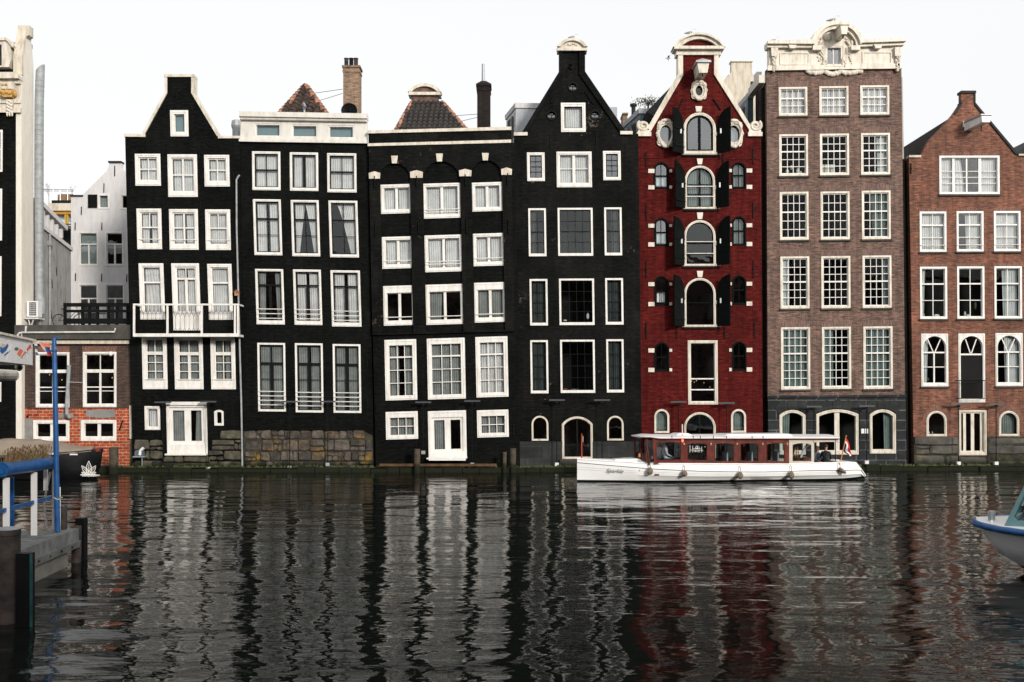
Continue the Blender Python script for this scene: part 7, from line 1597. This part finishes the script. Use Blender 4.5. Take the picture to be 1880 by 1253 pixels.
kpoly([(31, 650), (36, 640), (42, 644), (37, 655), (34, 653)], og, 'painted_flag'); kpoly([(38, 656), (55, 632), (58, 640), (40, 658)], rd, 'painted_flag', .001); kpoly([(40, 656), (56, 639), (57, 641), (41, 658)], wh, 'painted_flag', .003); kpoly([(45, 644), (47, 642), (53, 650), (51, 651)], wh, 'painted_flag', .003)
m = MB()
for a_, b_2 in (((22, 632), (11, 663)), ((27, 647), (28, 662)), ((50, 650), (50, 662)), ((16, 640), (14, 660))): m.tube([kpx(*a_), kpx(*b_2)], .006, 4)
m.build('painted_flagstaffs', flat('light_grey_paint', (.5, .5, .52)), kk)
aw = thing('awning_roll', 'cream rolled-up awning below the white kiosk canopy', 'awning', tuple(at(10, 690, 24))); e0, e1 = at(-80, 686, 23.4), at(31.5, 690, 24.2); MB().tube([e0, e1-Vector((.03, 0, 0)), e1], [.13, .135, .10], 12).build('roll', M['cream'], aw); MB().tube([e0+Vector((0, 0, .12)), e1+Vector((-.1, 0, .11))], .03, 6).build('cover_strip', M['creamstone'], aw)
m = MB(); c_ = at(35, 674, 23.3); m.ell(c_, .09, .09, .1).box(c_.x-.1, c_.x+.03, 23.2, 23.4, c_.z+.05, c_.z+.12); so = m.build('security_camera', M['cream'], None, loc=tuple(c_), label='cream dome security camera under the right end of the kiosk canopy', cat='camera'); MB().ell(c_+Vector((.05, -.06, -.01)), .055, .05, .06).build('lens', M['dark'], so)
# bunting between canopy and pole
bt = thing('bunting', 'string of little coloured flags between the white canopy and the blue flagpole', 'bunting', tuple(at(60, 630, 23))); b0_, b1_ = at(60.5, 629, 23.0), at(97, 630, fp.y-.03)
MB().tube([b0_, b0_.lerp(b1_, .5)+Vector((0, 0, -.03)), b1_], .008, 4).build('string', M['white_lo'], bt)
for (f_, w_, L, cols, dx) in ((.03, .08, .30, (wh, gy_, wh, bl), .05), (.28, .12, .22, (('flag_pink', (.6, .25, .2)), wh), .16), (.55, .16, .30, (og, bl, rd), .08), (.86, .07, .16, (('flag_pale_yellow', (.6, .55, .4)),), 0), (.99, .08, .28, (bl, wh, bl), .03)):
    p = b0_.lerp(b1_, f_); m = MB(); nc = len(cols)
    for i in range(nc):
        f0, f1 = i/nc, (i+1)/nc; m.add([p+Vector((dx*f0, .01*i, -L*f0)), p+Vector((dx*f0+w_*(1-f0*.3), -.02, -L*f0)), p+Vector((dx*f1+w_*(1-f1*.3), .02, -L*f1)), p+Vector((dx*f1, .01, -L*f1))], [(0, 1, 2, 3)], i)
    m.build('pennant', [flat(*c) for c in cols], bt)
# ------------------------------------------------------------------ gulls
def gull(px, py, Y, label, face=1, fly=False, s=1):
    b = at(px, py, Y); t = thing('gull', label, 'gull', tuple(b), 0 if face > 0 else math.pi); m = MB()
    pts = [(-.20, .10), (-.12, .115), (0, .14), (.09, .19), (.13, .25), (.155, .30), (.19, .315), (.215, .31)]; rr = [.012, .04, .065, .055, .034, .032, .03, .012]
    if fly: pts = [(-.2, .1), (-.1, .1), (0, .1), (.1, .11), (.16, .12), (.2, .13), (.24, .12), (.26, .12)]
    m.tube([(x_*s, 0, z_*s) for x_, z_ in pts], [r_*s for r_ in rr], 10); body = m.build('body', flat('gull_white', (.62, .62, .62)), t, smooth=True, local=True)
    MB().tube([(.21*s, 0, pts[-1][1]*s), (.25*s, 0, (pts[-1][1]-.008)*s), (.27*s, 0, (pts[-1][1]-.02)*s)], [.010*s, .009*s, .003*s], 6).build('beak', flat('beak_yellow', (.6, .35, .05)), body, local=True)
    for sy in (-1, 1):
        w_ = MB()
        if fly: w_.loft([[(-.08*s, sy*.03*s, .12*s), (.1*s, sy*.03*s, .13*s), (.08*s, sy*.03*s, .115*s)], [(-.02*s, sy*.3*s, .2*s), (.1*s, sy*.3*s, .2*s), (.08*s, sy*.3*s, .19*s)], [(-.12*s, sy*.6*s, .14*s), (-.09*s, sy*.6*s, .14*s), (-.1*s, sy*.6*s, .135*s)]])
        else: w_.loft([[(.09*s, sy*.05*s, .2*s), (.09*s, sy*.065*s, .16*s), (.08*s, sy*.05*s, .13*s)], [(-.06*s, sy*.045*s, .185*s), (-.06*s, sy*.07*s, .14*s), (-.06*s, sy*.05*s, .10*s)], [(-.27*s, sy*.01*s, .12*s), (-.27*s, sy*.015*s, .11*s), (-.27*s, sy*.01*s, .10*s)]])
        w_.build('wing', flat('gull_grey', (.28, .30, .33)), body, smooth=True, local=True)
        if not fly: MB().tube([(.01*s, sy*.025*s, .09*s), (.0, sy*.025*s, 0), (.04*s, sy*.025*s, .0)], .006*s, 5).build('leg', flat('gull_leg', (.5, .3, .2)), body, local=True)
gull(1529, 43.6, 49.9, 'grey-backed gull standing on top of the cream arched cornice of the tallest house', 1, s=1.25)
gull(1421, 79.6, 49.8, 'gull standing at the left end of the cream cornice', 1, s=.95)
gull(1267, 66.2, 49.8, 'gull standing on the curved pediment of the red warehouse', 1, s=1.1)
gull(1051.5, 73.3, 49.4, 'gull standing on the small pediment of the black gable', 1, s=.9)
gull(1227.5, 110, 60, 'tiny gull flying in the sky left of the red gable', -1, True, .8)
# ------------------------------------------------------------------ unseen row of houses added behind the camera, sized to shade the lower facades
for i, (x0, x1, h, yy) in enumerate(((-70, -42, 16, -26), (-42, -12, 18, -27), (-12, 14, 16.5, -26), (14, 46, 18.5, -27), (46, 80, 16, -26))):
    t = thing('shade_house', 'unseen brick house added behind the viewpoint for shade, %s of the five from the left' % ('first', 'second', 'third', 'fourth', 'fifth')[i], 'house', ((x0+x1)/2, yy, 0)); m = MB(); w_ = MB()
    m.box(x0, x1, yy-10, yy, 0, h); m.add([(x0, yy, h), (x1, yy, h), (x1, yy-5, h+3), (x0, yy-5, h+3), (x0, yy-10, h), (x1, yy-10, h)], [(0, 1, 2, 3), (3, 2, 5, 4)])
    for fl_ in range(5):
        for c in range(int((x1-x0)/3.2)): xx_ = x0+1+c*3.2; z_ = 1.5+fl_*(h-2)/5; w_.box(xx_, xx_+1.4, yy+.01, yy+.06, z_, z_+2)
    m.build('wall', M['brown'], t); w_.build('window', M['dark'], t)
